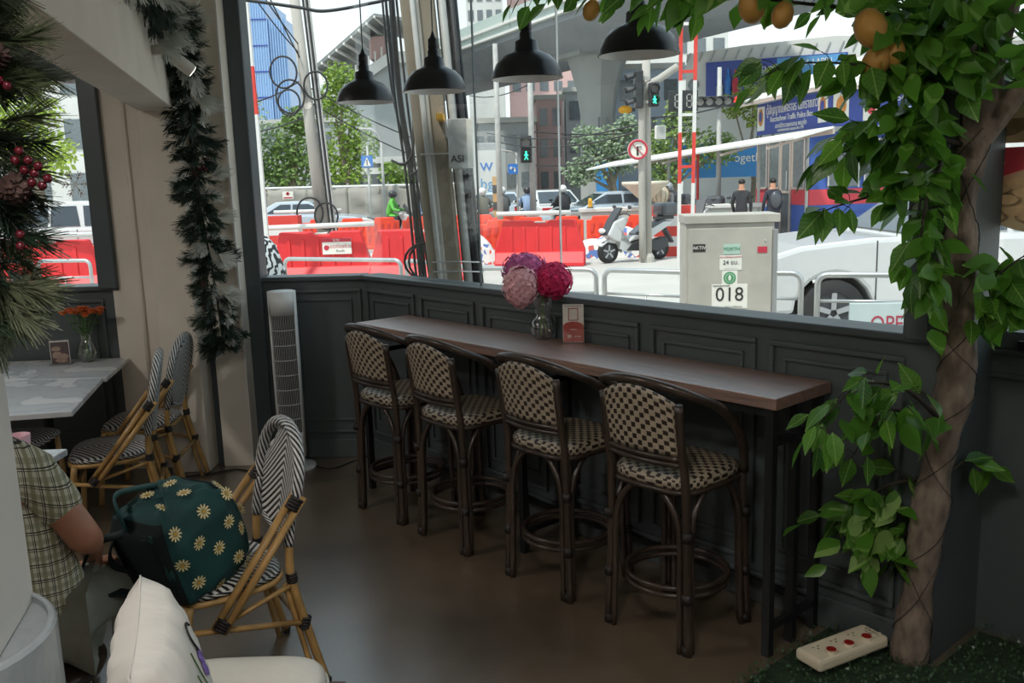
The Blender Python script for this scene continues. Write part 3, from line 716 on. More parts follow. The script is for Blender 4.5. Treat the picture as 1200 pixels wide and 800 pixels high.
g = G(); g.lathe([(.03, 0), (.036, .02), (.045, .12), (.042, .12), (.033, .02), (0, .015)], 24, (-1.945, 3.42, .742)); g.build('pink_tumbler', 'pink_cup', smooth=True)
tag(bpy.data.objects['pink_tumbler'], 'pink tumbler on the small marble table behind the plaid shirt', 'cup')
# ================================================================ artificial grass and power strip
t = thing('grass_mat', 'dark green artificial boxwood mat around the tree foot', 'mat', Bp(2.72, -1.25), BR)
g = G(); g.prism([(.08, 0), (3.2, 0), (3.2, 1.98), (.50, 1.98), (.50, 1.60), (.08, 1.60)], 0, .018); g.build('backing', 'mat_green', t)
g = G()
for i in range(15000):
    x, y = R.uniform(.06, 1.9) if i < 13500 else R.uniform(1.9, 3.2), R.uniform(0, 2.0); z = R.uniform(.018, .05)
    if y > 1.6 and x < .5: continue
    a = R.uniform(0, 6.28); tl = R.uniform(.1, 1.2); e = Vector((math.cos(a)*math.cos(tl), math.sin(a)*math.cos(tl), math.sin(tl))); f_ = Vector((-math.sin(a), math.cos(a), 0)); s_ = R.uniform(.011, .018)
    p = Vector((x, y, z)); g.add([p, p+e*s_*.5+f_*s_*.38, p+e*s_, p+e*s_*.5-f_*s_*.38], [(0, 1, 2, 3)])
tag(g.build('grass_leaves', 'grass_leaf', t, fix=False), kind='stuff')
def power_strip():
    t = thing('power_strip', 'cream three-socket power strip with red switches lying on the grass mat', 'power strip', (1.17, 3.035, .048), math.radians(28))
    g = G(); g.bx(-.175, .175, -.06, .06, 0, .045); g.build('body', 'pale_plastic', t, bev=.012)
    for i, x in enumerate((-.09, .0, .09)):
        g = G(); g.cyl((x-.0, -.03, .042), (x, -.03, .056), .021, n=20); b = g.build('switch_collar', 'pale_plastic', t, smooth=False)
        g = G(); g.cyl((x, -.03, .054), (x, -.03, .0585), .0175, n=20); g.build('switch', 'switch_red', b)
        g = G()
        for dx, dy in ((-.012, 0), (.012, 0), (0, -.014)): g.bx(x-.02+dx-.004, x-.02+dx+.004, .025+dy-.0018, .025+dy+.0018, .0445, .0457)
        g.build('socket_slots', 'ink_dark', t)
    for dx, s_, k in ((.0, 'EXTENSION', .011), (.016, '10A 250V', .009)):
        m = Matrix.Rotation(-PI/2, 4, 'Z'); m.translation = (.15-dx, .0, .0455); text('lettering', s_, k, 'ink_dark', t, m, .0003)
    g = G(); g.tube(smoothpath([(.175, 0, .02), (.3, .05, .01), (.5, .3, .01), (.55, .6, .01)], 6), .005, 6); g.build('cord', 'white_plastic', t, smooth=True)
power_strip()
# ================================================================ artificial tree
def leaf_mesh(name, fold, curl, wd):
    g = G(); n = 5; rows = []
    wds = [0, .72, 1, .82, .42, 0]
    for i in range(n+1):
        u = i/n; c = (u, -curl*u*u)
        for k in (-1, 0, 1): rows.append((c[0], k*wd*.5*wds[i], c[1]+abs(k)*fold*wds[i]))
    fs = []
    for i in range(n):
        for k in (0, 1): fs.append((i*3+k, i*3+k+1, i*3+k+4, i*3+k+3))
    g.add(rows, fs); me = g.mesh(name); me.materials.append(MATS['fig_leaf']); me.polygons.foreach_set('use_smooth', [True]*len(me.polygons)); return me
LEAVES = [leaf_mesh('leaf', .06, .10, .56), leaf_mesh('leaf', .03, .22, .62), leaf_mesh('leaf', .09, .0, .5)]
tree = thing('artificial_tree', 'artificial mango tree with mottled trunk and green leaves beside the counter', 'tree', (1.42, 3.04, 0))
TO = Vector((1.42, 3.04, 0))
def trunk():
    pts = smoothpath([(1.415, 3.04, 0), (1.43, 3.04, .2), (1.445, 3.03, .45), (1.468, 3.02, .72), (1.50, 3.02, .92), (1.525, 3.02, 1.12), (1.515, 3.02, 1.4), (1.505, 3.01, 1.65), (1.54, 3.0, 1.95), (1.58, 2.99, 2.2), (1.66, 2.98, 2.6)], 6)
    rs = [.061+.006*math.sin(i*.55)+.004*math.sin(i*1.3)+(.010 if 26 < i < 33 else 0)-(.0003*i) for i in range(len(pts))]; rs[0] = .062
    g = G(); g.tube([p-TO for p in pts], rs, 18); g.build('trunk', 'bark', tree, smooth=True)
    for q, (ph, sg) in enumerate(((0, 1), (2.1, -1), (4.0, 1))):
        g = G(); path = []
        for i in range(160):
            u = i/159*(len(pts)-14); k = int(u); f = u-k; p = pts[k].lerp(pts[k+1], f)-TO; a = ph+sg*(i*.16+.5*math.sin(i*.11+q)); r_ = rs[k]+.003
            path.append(p+Vector((math.cos(a)*r_, math.sin(a)*r_, 0)))
        g.tube(path, .0017, 4); g.build('fairy_light_wire', 'twig', tree)
    g = G()
    g.tube(smoothpath([(1.545, 3.0, 1.9)-TO.xyz if False else Vector((1.545, 3.0, 1.9))-TO, Vector((1.48, 2.97, 2.1))-TO, Vector((1.40, 2.97, 2.3))-TO, Vector((1.3, 3.0, 2.5))-TO], 5), [.045-.0015*i for i in range(16)], 10)
    g.build('bough', 'bark', tree, smooth=True)
    g = G(); g.tube(smoothpath([Vector((1.53, 3.0, 1.85))-TO, Vector((1.62, 2.95, 2.0))-TO, Vector((1.72, 2.9, 2.2))-TO], 5), [.04-.0015*i for i in range(11)], 10); g.build('bough', 'bark', tree, smooth=True)
trunk()
BR_ = [  # points, number of leaves, spread, size
 ([(1.532, 3.0, 2.144), (1.274, 3.05, 2.265), (1.013, 3.1, 2.321), (.744, 3.15, 2.365), (.497, 3.2, 2.39), (.275, 3.3, 2.427), (.039, 3.4, 2.448)], 62, .05, .085),
 ([(1.528, 3.0, 1.985), (1.299, 2.9, 2.061), (1.066, 2.85, 2.1), (.884, 2.85, 2.106), (.80, 2.85, 2.076)], 34, .05, .1),
 ([(1.494, 3.0, 1.851), (1.253, 2.9, 1.90), (1.09, 2.85, 1.90), (1.0, 2.85, 1.85)], 34, .055, .105),
 ([(1.462, 3.0, 1.682), (1.208, 2.9, 1.702), (1.042, 2.85, 1.676), (.95, 2.85, 1.64)], 18, .04, .1),
 ([(1.414, 2.95, 1.852), (1.31, 2.85, 1.668), (1.299, 2.85, 1.508), (1.318, 2.85, 1.344)], 24, .05, .095),
 ([(1.551, 3.0, 1.373), (1.566, 2.9, 1.427), (1.629, 2.85, 1.498), (1.678, 2.8, 1.527)], 14, .05, .11),
 ([(1.554, 3.0, 1.315), (1.584, 2.9, 1.356), (1.66, 2.85, 1.40)], 14, .05, .11),
 ([(1.45, 2.98, .939), (1.292, 2.9, 1.067), (1.131, 2.85, 1.098), (1.025, 2.82, 1.023), (.94, 2.8, .935)], 28, .045, .1),
 ([(1.437, 2.98, .909), (1.267, 2.9, .995), (1.164, 2.85, .954), (1.112, 2.85, .86)], 16, .045, .1),
 ([(1.45, 3.05, .702), (1.337, 3.1, .66), (1.215, 3.12, .57), (1.16, 3.13, .5)], 20, .06, .1),
 ([(1.441, 3.05, .575), (1.387, 3.08, .45), (1.342, 3.1, .33)], 12, .05, .1),
 ([(1.486, 3.0, .717), (1.62, 3.08, .758), (1.74, 3.12, .69)], 8, .03, .1),
]
RT = random.Random(21)
def leaf_matrix(p, d, s_, rr):
    x = Vector(d).normalized(); up = Vector((rr.uniform(-.7, .7), rr.uniform(-1, .2), rr.uniform(.2, 1)))
    z = (up-x*up.dot(x)); z = z.normalized() if z.length > 1e-3 else x.orthogonal(); y = z.cross(x)
    return Matrix.Translation(p) @ Matrix((x, y, z)).transposed().to_4x4() @ Matrix.Diagonal((s_, s_, s_, 1))
for pts, n, sp, sz in BR_:
    path = smoothpath(pts, 6); m = len(path)
    g = G(); g.tube([p-TO for p in path], [max(.0022, .010*(1-i/m)**1.4) for i in range(m)], 6); br = g.build('branch', 'twig', tree, smooth=True)
    g = G()
    for i in range(n):
        u = (.10+.9*((i+RT.random())/n))*(m-1); k = min(int(u), m-2); p = path[k].lerp(path[k+1], u-k)-TO; d = (path[k+1]-path[k]).normalized()
        off = Vector((RT.uniform(-1, 1), RT.uniform(-1, 1), RT.uniform(-1, .75)))*sp
        e = p+off; g.tube([p, (p+e)/2+Vector((0, 0, .008)), e], .0013, 4)
        dr = off.normalized()*.7+d*.6+Vector((0, 0, -RT.uniform(.1, 1.1)))
        copymesh('leaf', RT.choice(LEAVES), tree, leaf_matrix(e, dr, sz*RT.uniform(.85, 1.3), RT))
    tag(g.build('twigs', 'twig', br), kind='stuff')
# crown above the frame: dense leaves beyond the counted ones
g = G()
CL = [((1.22, 2.9, 2.10), (.13, .1, .07), 45), ((1.27, 2.9, 1.92), (.11, .1, .1), 70), ((1.31, 2.88, 1.74), (.08, .08, .1), 35), ((1.32, 2.86, 1.50), (.04, .05, .16), 26), ((1.66, 2.88, 1.40), (.12, .06, .12), 50), ((1.2, 2.88, 1.0), (.15, .07, .08), 22), ((1.3, 3.08, .52), (.14, .04, .15), 60), ((1.38, 2.95, 2.2), (.16, .12, .1), 150), ((.85, 3.1, 2.38), (.4, .12, .04), 50)]
for cc, cr_, cn in CL:
    for i in range(cn):
        q = Vector((RT.gauss(0, .55)*cr_[0], RT.gauss(0, .55)*cr_[1], RT.gauss(0, .55)*cr_[2])); M = leaf_matrix(Vector(cc)+q-TO, (q.x*3+RT.uniform(-1, .6), RT.uniform(-1, .3), RT.uniform(-1.2, .1)), RT.uniform(.09, .13), RT); me = RT.choice(LEAVES)
        g.add([M @ v.co for v in me.vertices], [tuple(f.vertices) for f in me.polygons])
for i in range(420):
    a = RT.uniform(0, 6.28); r_ = math.sqrt(RT.random())
    p = Vector((1.50+.42*r_*math.cos(a), 2.95+.3*r_*math.sin(a), RT.uniform(2.0, 2.55))) if i < 260 else Vector((RT.uniform(.3, 2.0), RT.uniform(2.8, 3.5), RT.uniform(2.42, 2.7)))
    if p.x < 1.25 and p.z < 2.2: p.z += .25
    M = leaf_matrix(p-TO, (RT.uniform(-1, 1), RT.uniform(-1, 1), RT.uniform(-1, .2)), RT.uniform(.08, .12), RT); me = RT.choice(LEAVES)
    g.add([M @ v.co for v in me.vertices], [tuple(f.vertices) for f in me.polygons])
tag(g.build('crown_leaves', 'fig_leaf', tree, smooth=True, fix=False), kind='stuff')
for i, (x, y, z, s_) in enumerate(((.308, 3.25, 2.35, .030), (.791, 3.0, 2.30, .042), (.892, 3.0, 2.275, .036), (1.114, 2.85, 2.205, .05), (1.136, 2.85, 2.106, .042), (.30, 3.22, 2.42, .03), (1.187, 2.85, 2.13, .036))):
    M = Matrix.Rotation(.3*math.sin(i*2), 3, 'X') @ Matrix.Rotation(.4*math.cos(i*3), 3, 'Y')
    g = G(); g.lathe([(0, -1.25), (.35, -1.2), (.75, -.85), (.98, -.2), (.92, .4), (.6, .95), (.25, 1.15), (0, 1.18)], 16, M=M @ Matrix.Diagonal((s_, s_*.95, s_))); g.build('mango', 'mango', tree, smooth=True, loc=Vector((x, y, z))-TO)
# ================================================================ pine garlands
def needles(g, base, ax, ln, nl, k, rr, spread=.8, wd=.0012):
    ax = Vector(ax).normalized(); x = ax.orthogonal().normalized(); y = ax.cross(x); base = Vector(base)
    for i in range(k):
        u = i/k; a = rr.uniform(0, 6.283); p = base+ax*ln*u; s_ = spread*(1.1-.55*u)
        d = (ax+(x*math.cos(a)+y*math.sin(a))*s_).normalized(); q = d.orthogonal().normalized()*wd; l_ = nl*rr.uniform(.75, 1.1)
        g.add([p-q, p+q, p+d*l_+q*.6, p+d*l_-q*.6], [(0, 1, 2, 3)])
def pinecone(parent, loc, s_, tilt):
    g = G(); M = Matrix.Rotation(tilt[0], 3, 'X') @ Matrix.Rotation(tilt[1], 3, 'Y')
    for i in range(70):
        u = i/70; a = i*2.39996; r_ = math.sin(PI*(.12+.83*u))*.62; z = (u-.5)*2.1
        d = Vector((math.cos(a), math.sin(a), .45)); f = Vector((-math.sin(a), math.cos(a), 0)); p = Vector((r_*math.cos(a)*.55, r_*math.sin(a)*.55, z))
        g.add([(M @ q)*s_ for q in (p, p+d*.28+f*.17, p+d*.52+f*.05+Vector((0, 0, .05)), p+d*.52-f*.05+Vector((0, 0, .05)), p+d*.28-f*.17)], [(0, 1, 2, 3, 4)])
    g.lathe([(0, -1*s_), (.3*s_, -.5*s_), (.34*s_, 0), (.2*s_, .7*s_), (0, s_)], 8, M=M)
    g.build('pinecone', 'cone_brown', parent, loc=loc, fix=False)
def garland(name, label, path, org, nsp, ln, nl, k, frost, seed, rad, wd):
    rr = random.Random(seed); org = Vector(org); t = thing(name, label, 'garland', org); P = smoothpath(path, 8); m = len(P)
    g = G(); g.tube([p-org for p in P], .006, 6); g.build('wire_stem', 'twig', t)
    for i in range(nsp):
        u = (i+rr.random())/nsp*(m-1.01); j = int(u); p = P[j].lerp(P[j+1], u-j)-org; d = (P[j+1]-P[j]).normalized(); a = rr.uniform(0, 6.28)
        x = d.orthogonal().normalized(); y = d.cross(x); out = x*math.cos(a)+y*math.sin(a)
        if out.y > .3: out.y *= -.6
        ax = (out*.9+d*rr.uniform(-.1, .75)).normalized(); fz = rr.random() < frost
        g = G(); needles(g, p+out*rr.uniform(0, rad), ax, ln*rr.uniform(.8, 1.25), nl*(1.25 if fz else 1)*rr.uniform(.85, 1.15), k, rr, .75 if fz else .95, wd*(1.25 if fz else 1))
        tag(g.build('sprig', 'pine_frost' if fz else 'pine_green', t, fix=False), kind='stuff')
    return t
cgp = [(-1.36, 3.4, 2.66), (-1.49, 3.9, 2.66), (-1.63, 4.5, 2.66), (-1.75, 5.0, 2.64), (-1.81, 5.28, 2.52), (-1.815, 5.38, 2.36), (-1.84, 5.46, 2.138), (-1.855, 5.50, 1.843), (-1.84, 5.50, 1.568), (-1.815, 5.51, 1.287), (-1.80, 5.52, 1.001), (-1.785, 5.52, .82)]
t = garland('pine_garland', 'frosted dark pine garland hanging down the beige column', cgp, (-1.84, 5.5, 0), 290, .10, .055, 95, .16, 5, .055, .0019)
for i, p in enumerate(((-1.83, 5.42, 1.88), (-1.86, 5.42, 1.22), (-1.84, 5.4, 1.98), (-1.82, 5.40, 1.1))): pinecone(t, Vector(p)-Vector((-1.84, 5.5, 0)), .032, (.5+i, .6*i))
for i in range(3):
    g = G(); g.sph((0, 0, 0), .010, 10, 7); g.build('berry', 'berry_red', t, smooth=True, loc=Vector((-1.80+.018*i, 5.40, 1.90+.012*(i % 2)))-Vector((-1.84, 5.5, 0)))
for (x, y, z, dx, dz) in ((-1.74, 5.2, 2.62, .8, .1), (-1.76, 5.22, 2.52, .6, -.55), (-1.76, 5.28, 2.42, .4, -.9), (-1.70, 5.2, 2.68, .8, .3), (-1.74, 5.3, 2.3, .7, -.6), (-1.73, 5.42, 1.62, .8, .1), (-1.73, 5.42, 1.15, .8, -.1), (-1.74, 5.42, 1.40, .8, -.3), (-1.74, 5.42, 1.86, .9, .2), (-1.75, 5.42, 2.28, .8, -.2)):
    g = G(); needles(g, Vector((x, y, z))-Vector((-1.84, 5.5, 0)), (dx, -.35, dz), .05, .10, 90, R, .6, .0024); tag(g.build('sprig', 'pine_frost', t, fix=False), kind='stuff')
for k in range(26):
    yy = R.uniform(4.2, 5.35); b = Vector((-1.965+.2505*(5.56-yy)+R.uniform(.04, .12), yy, R.uniform(2.48, 2.72))); m_ = 'pine_frost' if k % 3 else 'pine_green'
    g = G(); needles(g, b-Vector((-1.84, 5.5, 0)), (R.uniform(.3, 1), -.3, R.uniform(-.9, .2)), .07, .09, 90, R, .7, .0022); tag(g.build('sprig', m_, t, fix=False), kind='stuff')
leaf_mat('pine_sage', s2l((84, 92, 70)), s2l((124, 128, 102)), .15); leaf_mat('pine_dark', s2l((30, 40, 30)), s2l((50, 58, 42)), .1)
leaf_mat('pine_olive', s2l((52, 66, 44)), s2l((94, 104, 72)), .15)
ngp = [(-1.0, 1.80, 2.30), (-.985, 1.78, 2.10), (-.985, 1.76, 1.95), (-.985, 1.75, 1.82), (-1.0, 1.74, 1.68), (-.985, 1.73, 1.56)]
NGO = Vector((-1.0, 1.76, 1.5))
t = garland('pine_garland', 'olive green pine garland with berries hanging on the white pillar', ngp, NGO, 70, .085, .06, 130, .0, 9, .035, .0010)
for c_ in t.children:
    if c_.name.startswith('sprig') and c_.data.materials[0].name == 'pine_green' and R.random() < .55: c_.data.materials[0] = MATS['pine_olive']
for (x, z, dx, dz, m_) in ((-.98, 1.60, .7, -.55, 'pine_sage'), (-.96, 1.62, .9, -.2, 'pine_sage'), (-.99, 1.64, .8, -.7, 'pine_sage'), (-.99, 1.75, .9, .1, 'pine_dark'), (-.99, 1.88, .9, .2, 'pine_dark'), (-.99, 1.98, .9, 0, 'pine_dark'), (-.99, 2.08, .9, 0, 'pine_dark'), (-.98, 2.16, 1, -.2, 'pine_dark'), (-.98, 1.8, .9, -.4, 'pine_dark'), (-.98, 2.02, .8, -.6, 'pine_dark'), (-1.0, 1.92, .7, -.7, 'pine_dark'), (-1.0, 1.70, .7, .5, 'pine_dark'), (-.98, 1.62, .35, -.95, 'pine_olive'), (-.93, 2.06, 1, .05, 'pine_olive'), (-.93, 2.0, .9, -.35, 'pine_olive'), (-.93, 1.92, 1, .1, 'pine_olive'), (-.95, 1.72, .9, -.2, 'pine_green'), (-.95, 1.84, 1, -.1, 'pine_olive'), (-.98, 1.58, -.1, -1, 'pine_sage')):
    g = G(); needles(g, Vector((x, 1.71, z))-NGO, (dx, -.15, dz), .07, .075, 150, R, .62, .0010); tag(g.build('sprig', m_, t, fix=False), kind='stuff')
pinecone(t, Vector((-.90, 1.68, 1.79))-NGO, .035, (1.1, .5)); pinecone(t, Vector((-.915, 1.68, 2.02))-NGO, .028, (.3, .9))
for (x, z) in ((-.867, 1.862), (-.853, 1.845), (-.836, 1.835), (-.862, 1.828), (-.845, 1.822), (-.822, 1.812), (-.851, 1.806), (-.833, 1.80), (-.876, 1.846), (-.884, 1.714), (-.886, 1.693), (-.887, 1.985), (-.874, 1.975), (-.893, 2.0)):
    b = Vector((x-.005, 1.655, z))-NGO
    g = G(); g.sph((0, 0, 0), .0082, 12, 8); q = g.build('berry', 'berry_red', t, smooth=True, loc=b)
    g = G(); g.tube([(0, 0, 0), (-.012, .01, .014), (-.03, .03, .02)], .0012, 4); g.build('stalk', 'twig', q)
# ---- small spotlight on the beam, switch boxes on the column
hexm('spot_white', (206, 202, 192), rough=.45, var=.03); mat('spot_glow', (1, .93, .82), emit=6, var=.0)
sp = Vector((-1.715, 4.70, 2.45)); t = thing('spotlight', 'small cream cylindrical spotlight fixed to the beam beside the garland', 'spotlight', sp)
d = Vector((.55, .35, -.5)).normalized()
g = G(); g.cyl(Vector((.05, .02, 0)), Vector((.05, .02, 0))+d*.12, .033, n=20); g.build('lamp_body', 'spot_white', t, smooth=False)
g = G(); g.cyl(Vector((.05, .02, 0))+d*.1195, Vector((.05, .02, 0))+d*.1215, .029, n=20); g.build('lens', 'spot_glow', t)
g = G(); g.bx(-.05, .06, -.05, .0, .0, .045); g.build('bracket', 'spot_white', t, bev=.004)
sl = bpy.data.lights.new('spot_light', 'SPOT'); sl.energy = 6; sl.spot_size = 1.2; sl.color = (1, .93, .82); slo = bpy.data.objects.new('spot_light', sl); COL.objects.link(slo); slo.parent = t
slo.location = Vector((.05, .02, 0))+d*.13; slo.rotation_euler = d.to_track_quat('-Z', 'Y').to_euler()
for i, z in enumerate((1.49, 1.395)):
    t = thing('switch_box', ('upper', 'lower')[i]+' beige switch box on the column edge beside the garland', 'switch', (-1.955, 5.55, z), 0, 'switch boxes')
    g = G(); g.bx(0, .075, -.03, .01, -.042, .042); g.build('box', 'beige_plaster', t, bev=.004)
    g = G(); g.bx(.02, .055, -.034, -.03, -.022, .022); g.build('rocker', 'white_plastic', t, bev=.002)
# ================================================================ seated person
def plaid():
    m, t, p = nodes('plaid_cloth'); c = N(t, 'ShaderNodeTexCoord').outputs['Object']; s = N(t, 'ShaderNodeSeparateXYZ'); L(t, c, s.inputs[0])
    def lines(src, f, w_):
        return math_(t, 'LESS_THAN', math_(t, 'FRACT', math_(t, 'MULTIPLY', src, f)), w_)
    h = math_(t, 'ADD', s.outputs[0], math_(t, 'MULTIPLY', s.outputs[1], .8)); v = math_(t, 'ADD', s.outputs[2], math_(t, 'MULTIPLY', s.outputs[0], .25))
    base = s2l((200, 196, 176)); k = mixc(t, lines(h, 22, .32), base, s2l((150, 146, 116)))
    k = mixc(t, math_(t, 'MULTIPLY', lines(v, 22, .3), .6), k, s2l((140, 136, 108)))
    for src, f in ((h, 22), (v, 22)):
        k = mixc(t, lines(math_(t, 'ADD', src, .012), f, .07), k, s2l((52, 50, 44))); k = mixc(t, lines(math_(t, 'ADD', src, .018), f, .05), k, s2l((70, 66, 56)))
    L(t, k, p.inputs['Base Color']); p.inputs['Roughness'].default_value = .85
plaid()
hexm('skin', (178, 124, 98), rough=.5, var=.06, scale=20); hexm('trousers', (142, 144, 134), rough=.85, var=.1, scale=14, bump=.15, bscale=40); hexm('hair_black', (26, 23, 22), rough=.5)
def person_seated():
    o = Vector((-1.49, 2.54, 0)); t = thing('person', 'seated person in olive plaid shirt and grey trousers beside the white pillar', 'person', o)
    V = [(-1.46, 2.58, .50), (-1.475, 2.56, .66), (-1.51, 2.55, .84), (-1.56, 2.55, .99), (-1.64, 2.56, 1.09), (-1.67, 2.58, 1.15), (-1.70, 2.60, 1.26), (-1.70, 2.62, 1.35),
         (-1.42, 2.55, .98), (-1.275, 2.52, .785), (-1.35, 2.70, .70), (-1.40, 2.80, .60), (-1.41, 2.85, .565),
         (-1.72, 2.57, .98), (-1.82, 2.64, .78), (-1.74, 2.84, .74), (-1.66, 2.92, .76),
         (-1.40, 2.60, .50), (-1.37, 2.92, .47), (-1.36, 2.97, .43), (-1.37, 2.95, .1), (-1.36, 3.04, .045),
         (-1.56, 2.60, .50), (-1.63, 2.98, .50), (-1.63, 3.0, .44), (-1.63, 2.99, .1), (-1.64, 3.08, .045)]
    E_ = [(0, 1), (1, 2), (2, 3), (3, 4), (4, 5), (5, 6), (6, 7), (3, 8), (8, 9), (9, 10), (10, 11), (11, 12), (3, 13), (13, 14), (14, 15), (15, 16), (0, 17), (17, 18), (18, 19), (19, 20), (20, 21), (0, 22), (22, 23), (23, 24), (24, 25), (25, 26)]
    rad = [(.15, .12), (.145, .11), (.15, .115), (.13, .10), .06, .055, (.085, .095), (.06, .07), .058, .052, .043, .03, (.04, .02), .058, .045, .038, .035, .085, .07, .062, .045, .04, .085, .07, .062, .045, .04]
    Vl = [tuple(Vector(v)-o) for v in V]
    skin_body('body', 'skin', Vl, E_, rad, t)
    # fingers closing on the thigh
    for i in range(5):
        b = Vector((-1.43+.014*i, 2.87-.004*i, .56)) if i else Vector((-1.445, 2.83, .565)); ln = (.045, .055, .062, .058, .046)[i]
        pts = [b, b+Vector((.012, ln*.5, .006)), b+Vector((.02, ln*.85, -.008)), b+Vector((.024, ln, -.026))] if i else [b, b+Vector((-.018, .02, .0)), b+Vector((-.026, .04, -.016))]
        g = G(); g.tube(smoothpath([p-o for p in pts], 3), .0085 if i else .0095, 8); g.build('finger', 'skin', t, smooth=True)
    sv = [0, 1, 2, 3, 4, 8, 13]; rad2 = [(.185, .15), (.17, .132), (.17, .13), (.145, .115), (.075, .07), (.078, .074), (.078, .074)]
    pts = [Vl[i] for i in sv]; ex = [tuple(Vector(Vl[8]).lerp(Vector(Vl[9]), .74)), tuple(Vector(Vl[13]).lerp(Vector(Vl[14]), .7)), tuple(Vector((-1.40, 2.56, .43))-o), tuple(Vector((-1.54, 2.56, .45))-o)]
    skin_body('plaid_shirt', 'plaid_cloth', pts+ex, [(0, 1), (1, 2), (2, 3), (3, 4), (3, 5), (3, 6), (5, 7), (6, 8), (0, 9), (0, 10)], rad2+[(.072, .066), .07, (.13, .12), (.12, .12)], t)
    # soft folds falling from the hip
    lv = [0, 17, 18, 19, 20, 22, 23, 24, 25]
    skin_body('trousers', 'trousers', [Vl[i] for i in lv], [(0, 1), (1, 2), (2, 3), (3, 4), (0, 5), (5, 6), (6, 7), (7, 8)], [(.165, .13), .1, .085, .082, .066, .1, .085, .082, .066], t)
    g = G(); c = Vector((-1.70, 2.605, 1.335))-o; g.sph(c, (.092, .105, .10), 16, 10); g.build('hair', 'hair_black', t, smooth=True)
    g = G(); c = Vector((-1.70, 2.685, 1.28))-o
    g.sph(c+Vector((0, .012, 0)), (.014, .02, .022), 8, 6); g.build('nose', 'skin', t, smooth=True)
    for s_ in (-1, 1):
        g = G(); g.sph(c+Vector((.03*s_, -.002, .03)), .011, 8, 6); g.build('eye', 'ink_dark', t, smooth=True)
        g = G(); g.sph(c+Vector((.09*s_, -.075, .005)), (.012, .022, .03), 8, 6); g.build('ear', 'skin', t, smooth=True)
    g = G(); g.sph(c+Vector((0, -.002, -.035)), (.024, .008, .007), 8, 5); g.build('mouth', 'switch_red', t, smooth=True)
    for q in (20, 25):
        g = G(); v = Vector(Vl[q]); g.sph(Vector((v.x, v.y+.06, .04)), (.05, .13, .042), 12, 8); g.build('shoe', 'black_metal', t, smooth=True)
    u = thing('round_stool', 'low round stool under the person in the plaid shirt', 'stool', (-1.47, 2.56, 0))
    g = G(); g.lathe([(0, .33), (.17, .33), (.18, .345), (.18, .365), (.16, .375), (0, .377)], 28); g.build('seat', 'dark_cane', u, smooth=True)
    for a in range(4):
        g = G(); g.cyl((.15*math.cos(a*PI/2+.7), .15*math.sin(a*PI/2+.7), 0), (.11*math.cos(a*PI/2+.7), .11*math.sin(a*PI/2+.7), .335), .016, n=10); g.build('leg', 'dark_cane', u, smooth=True)
person_seated()
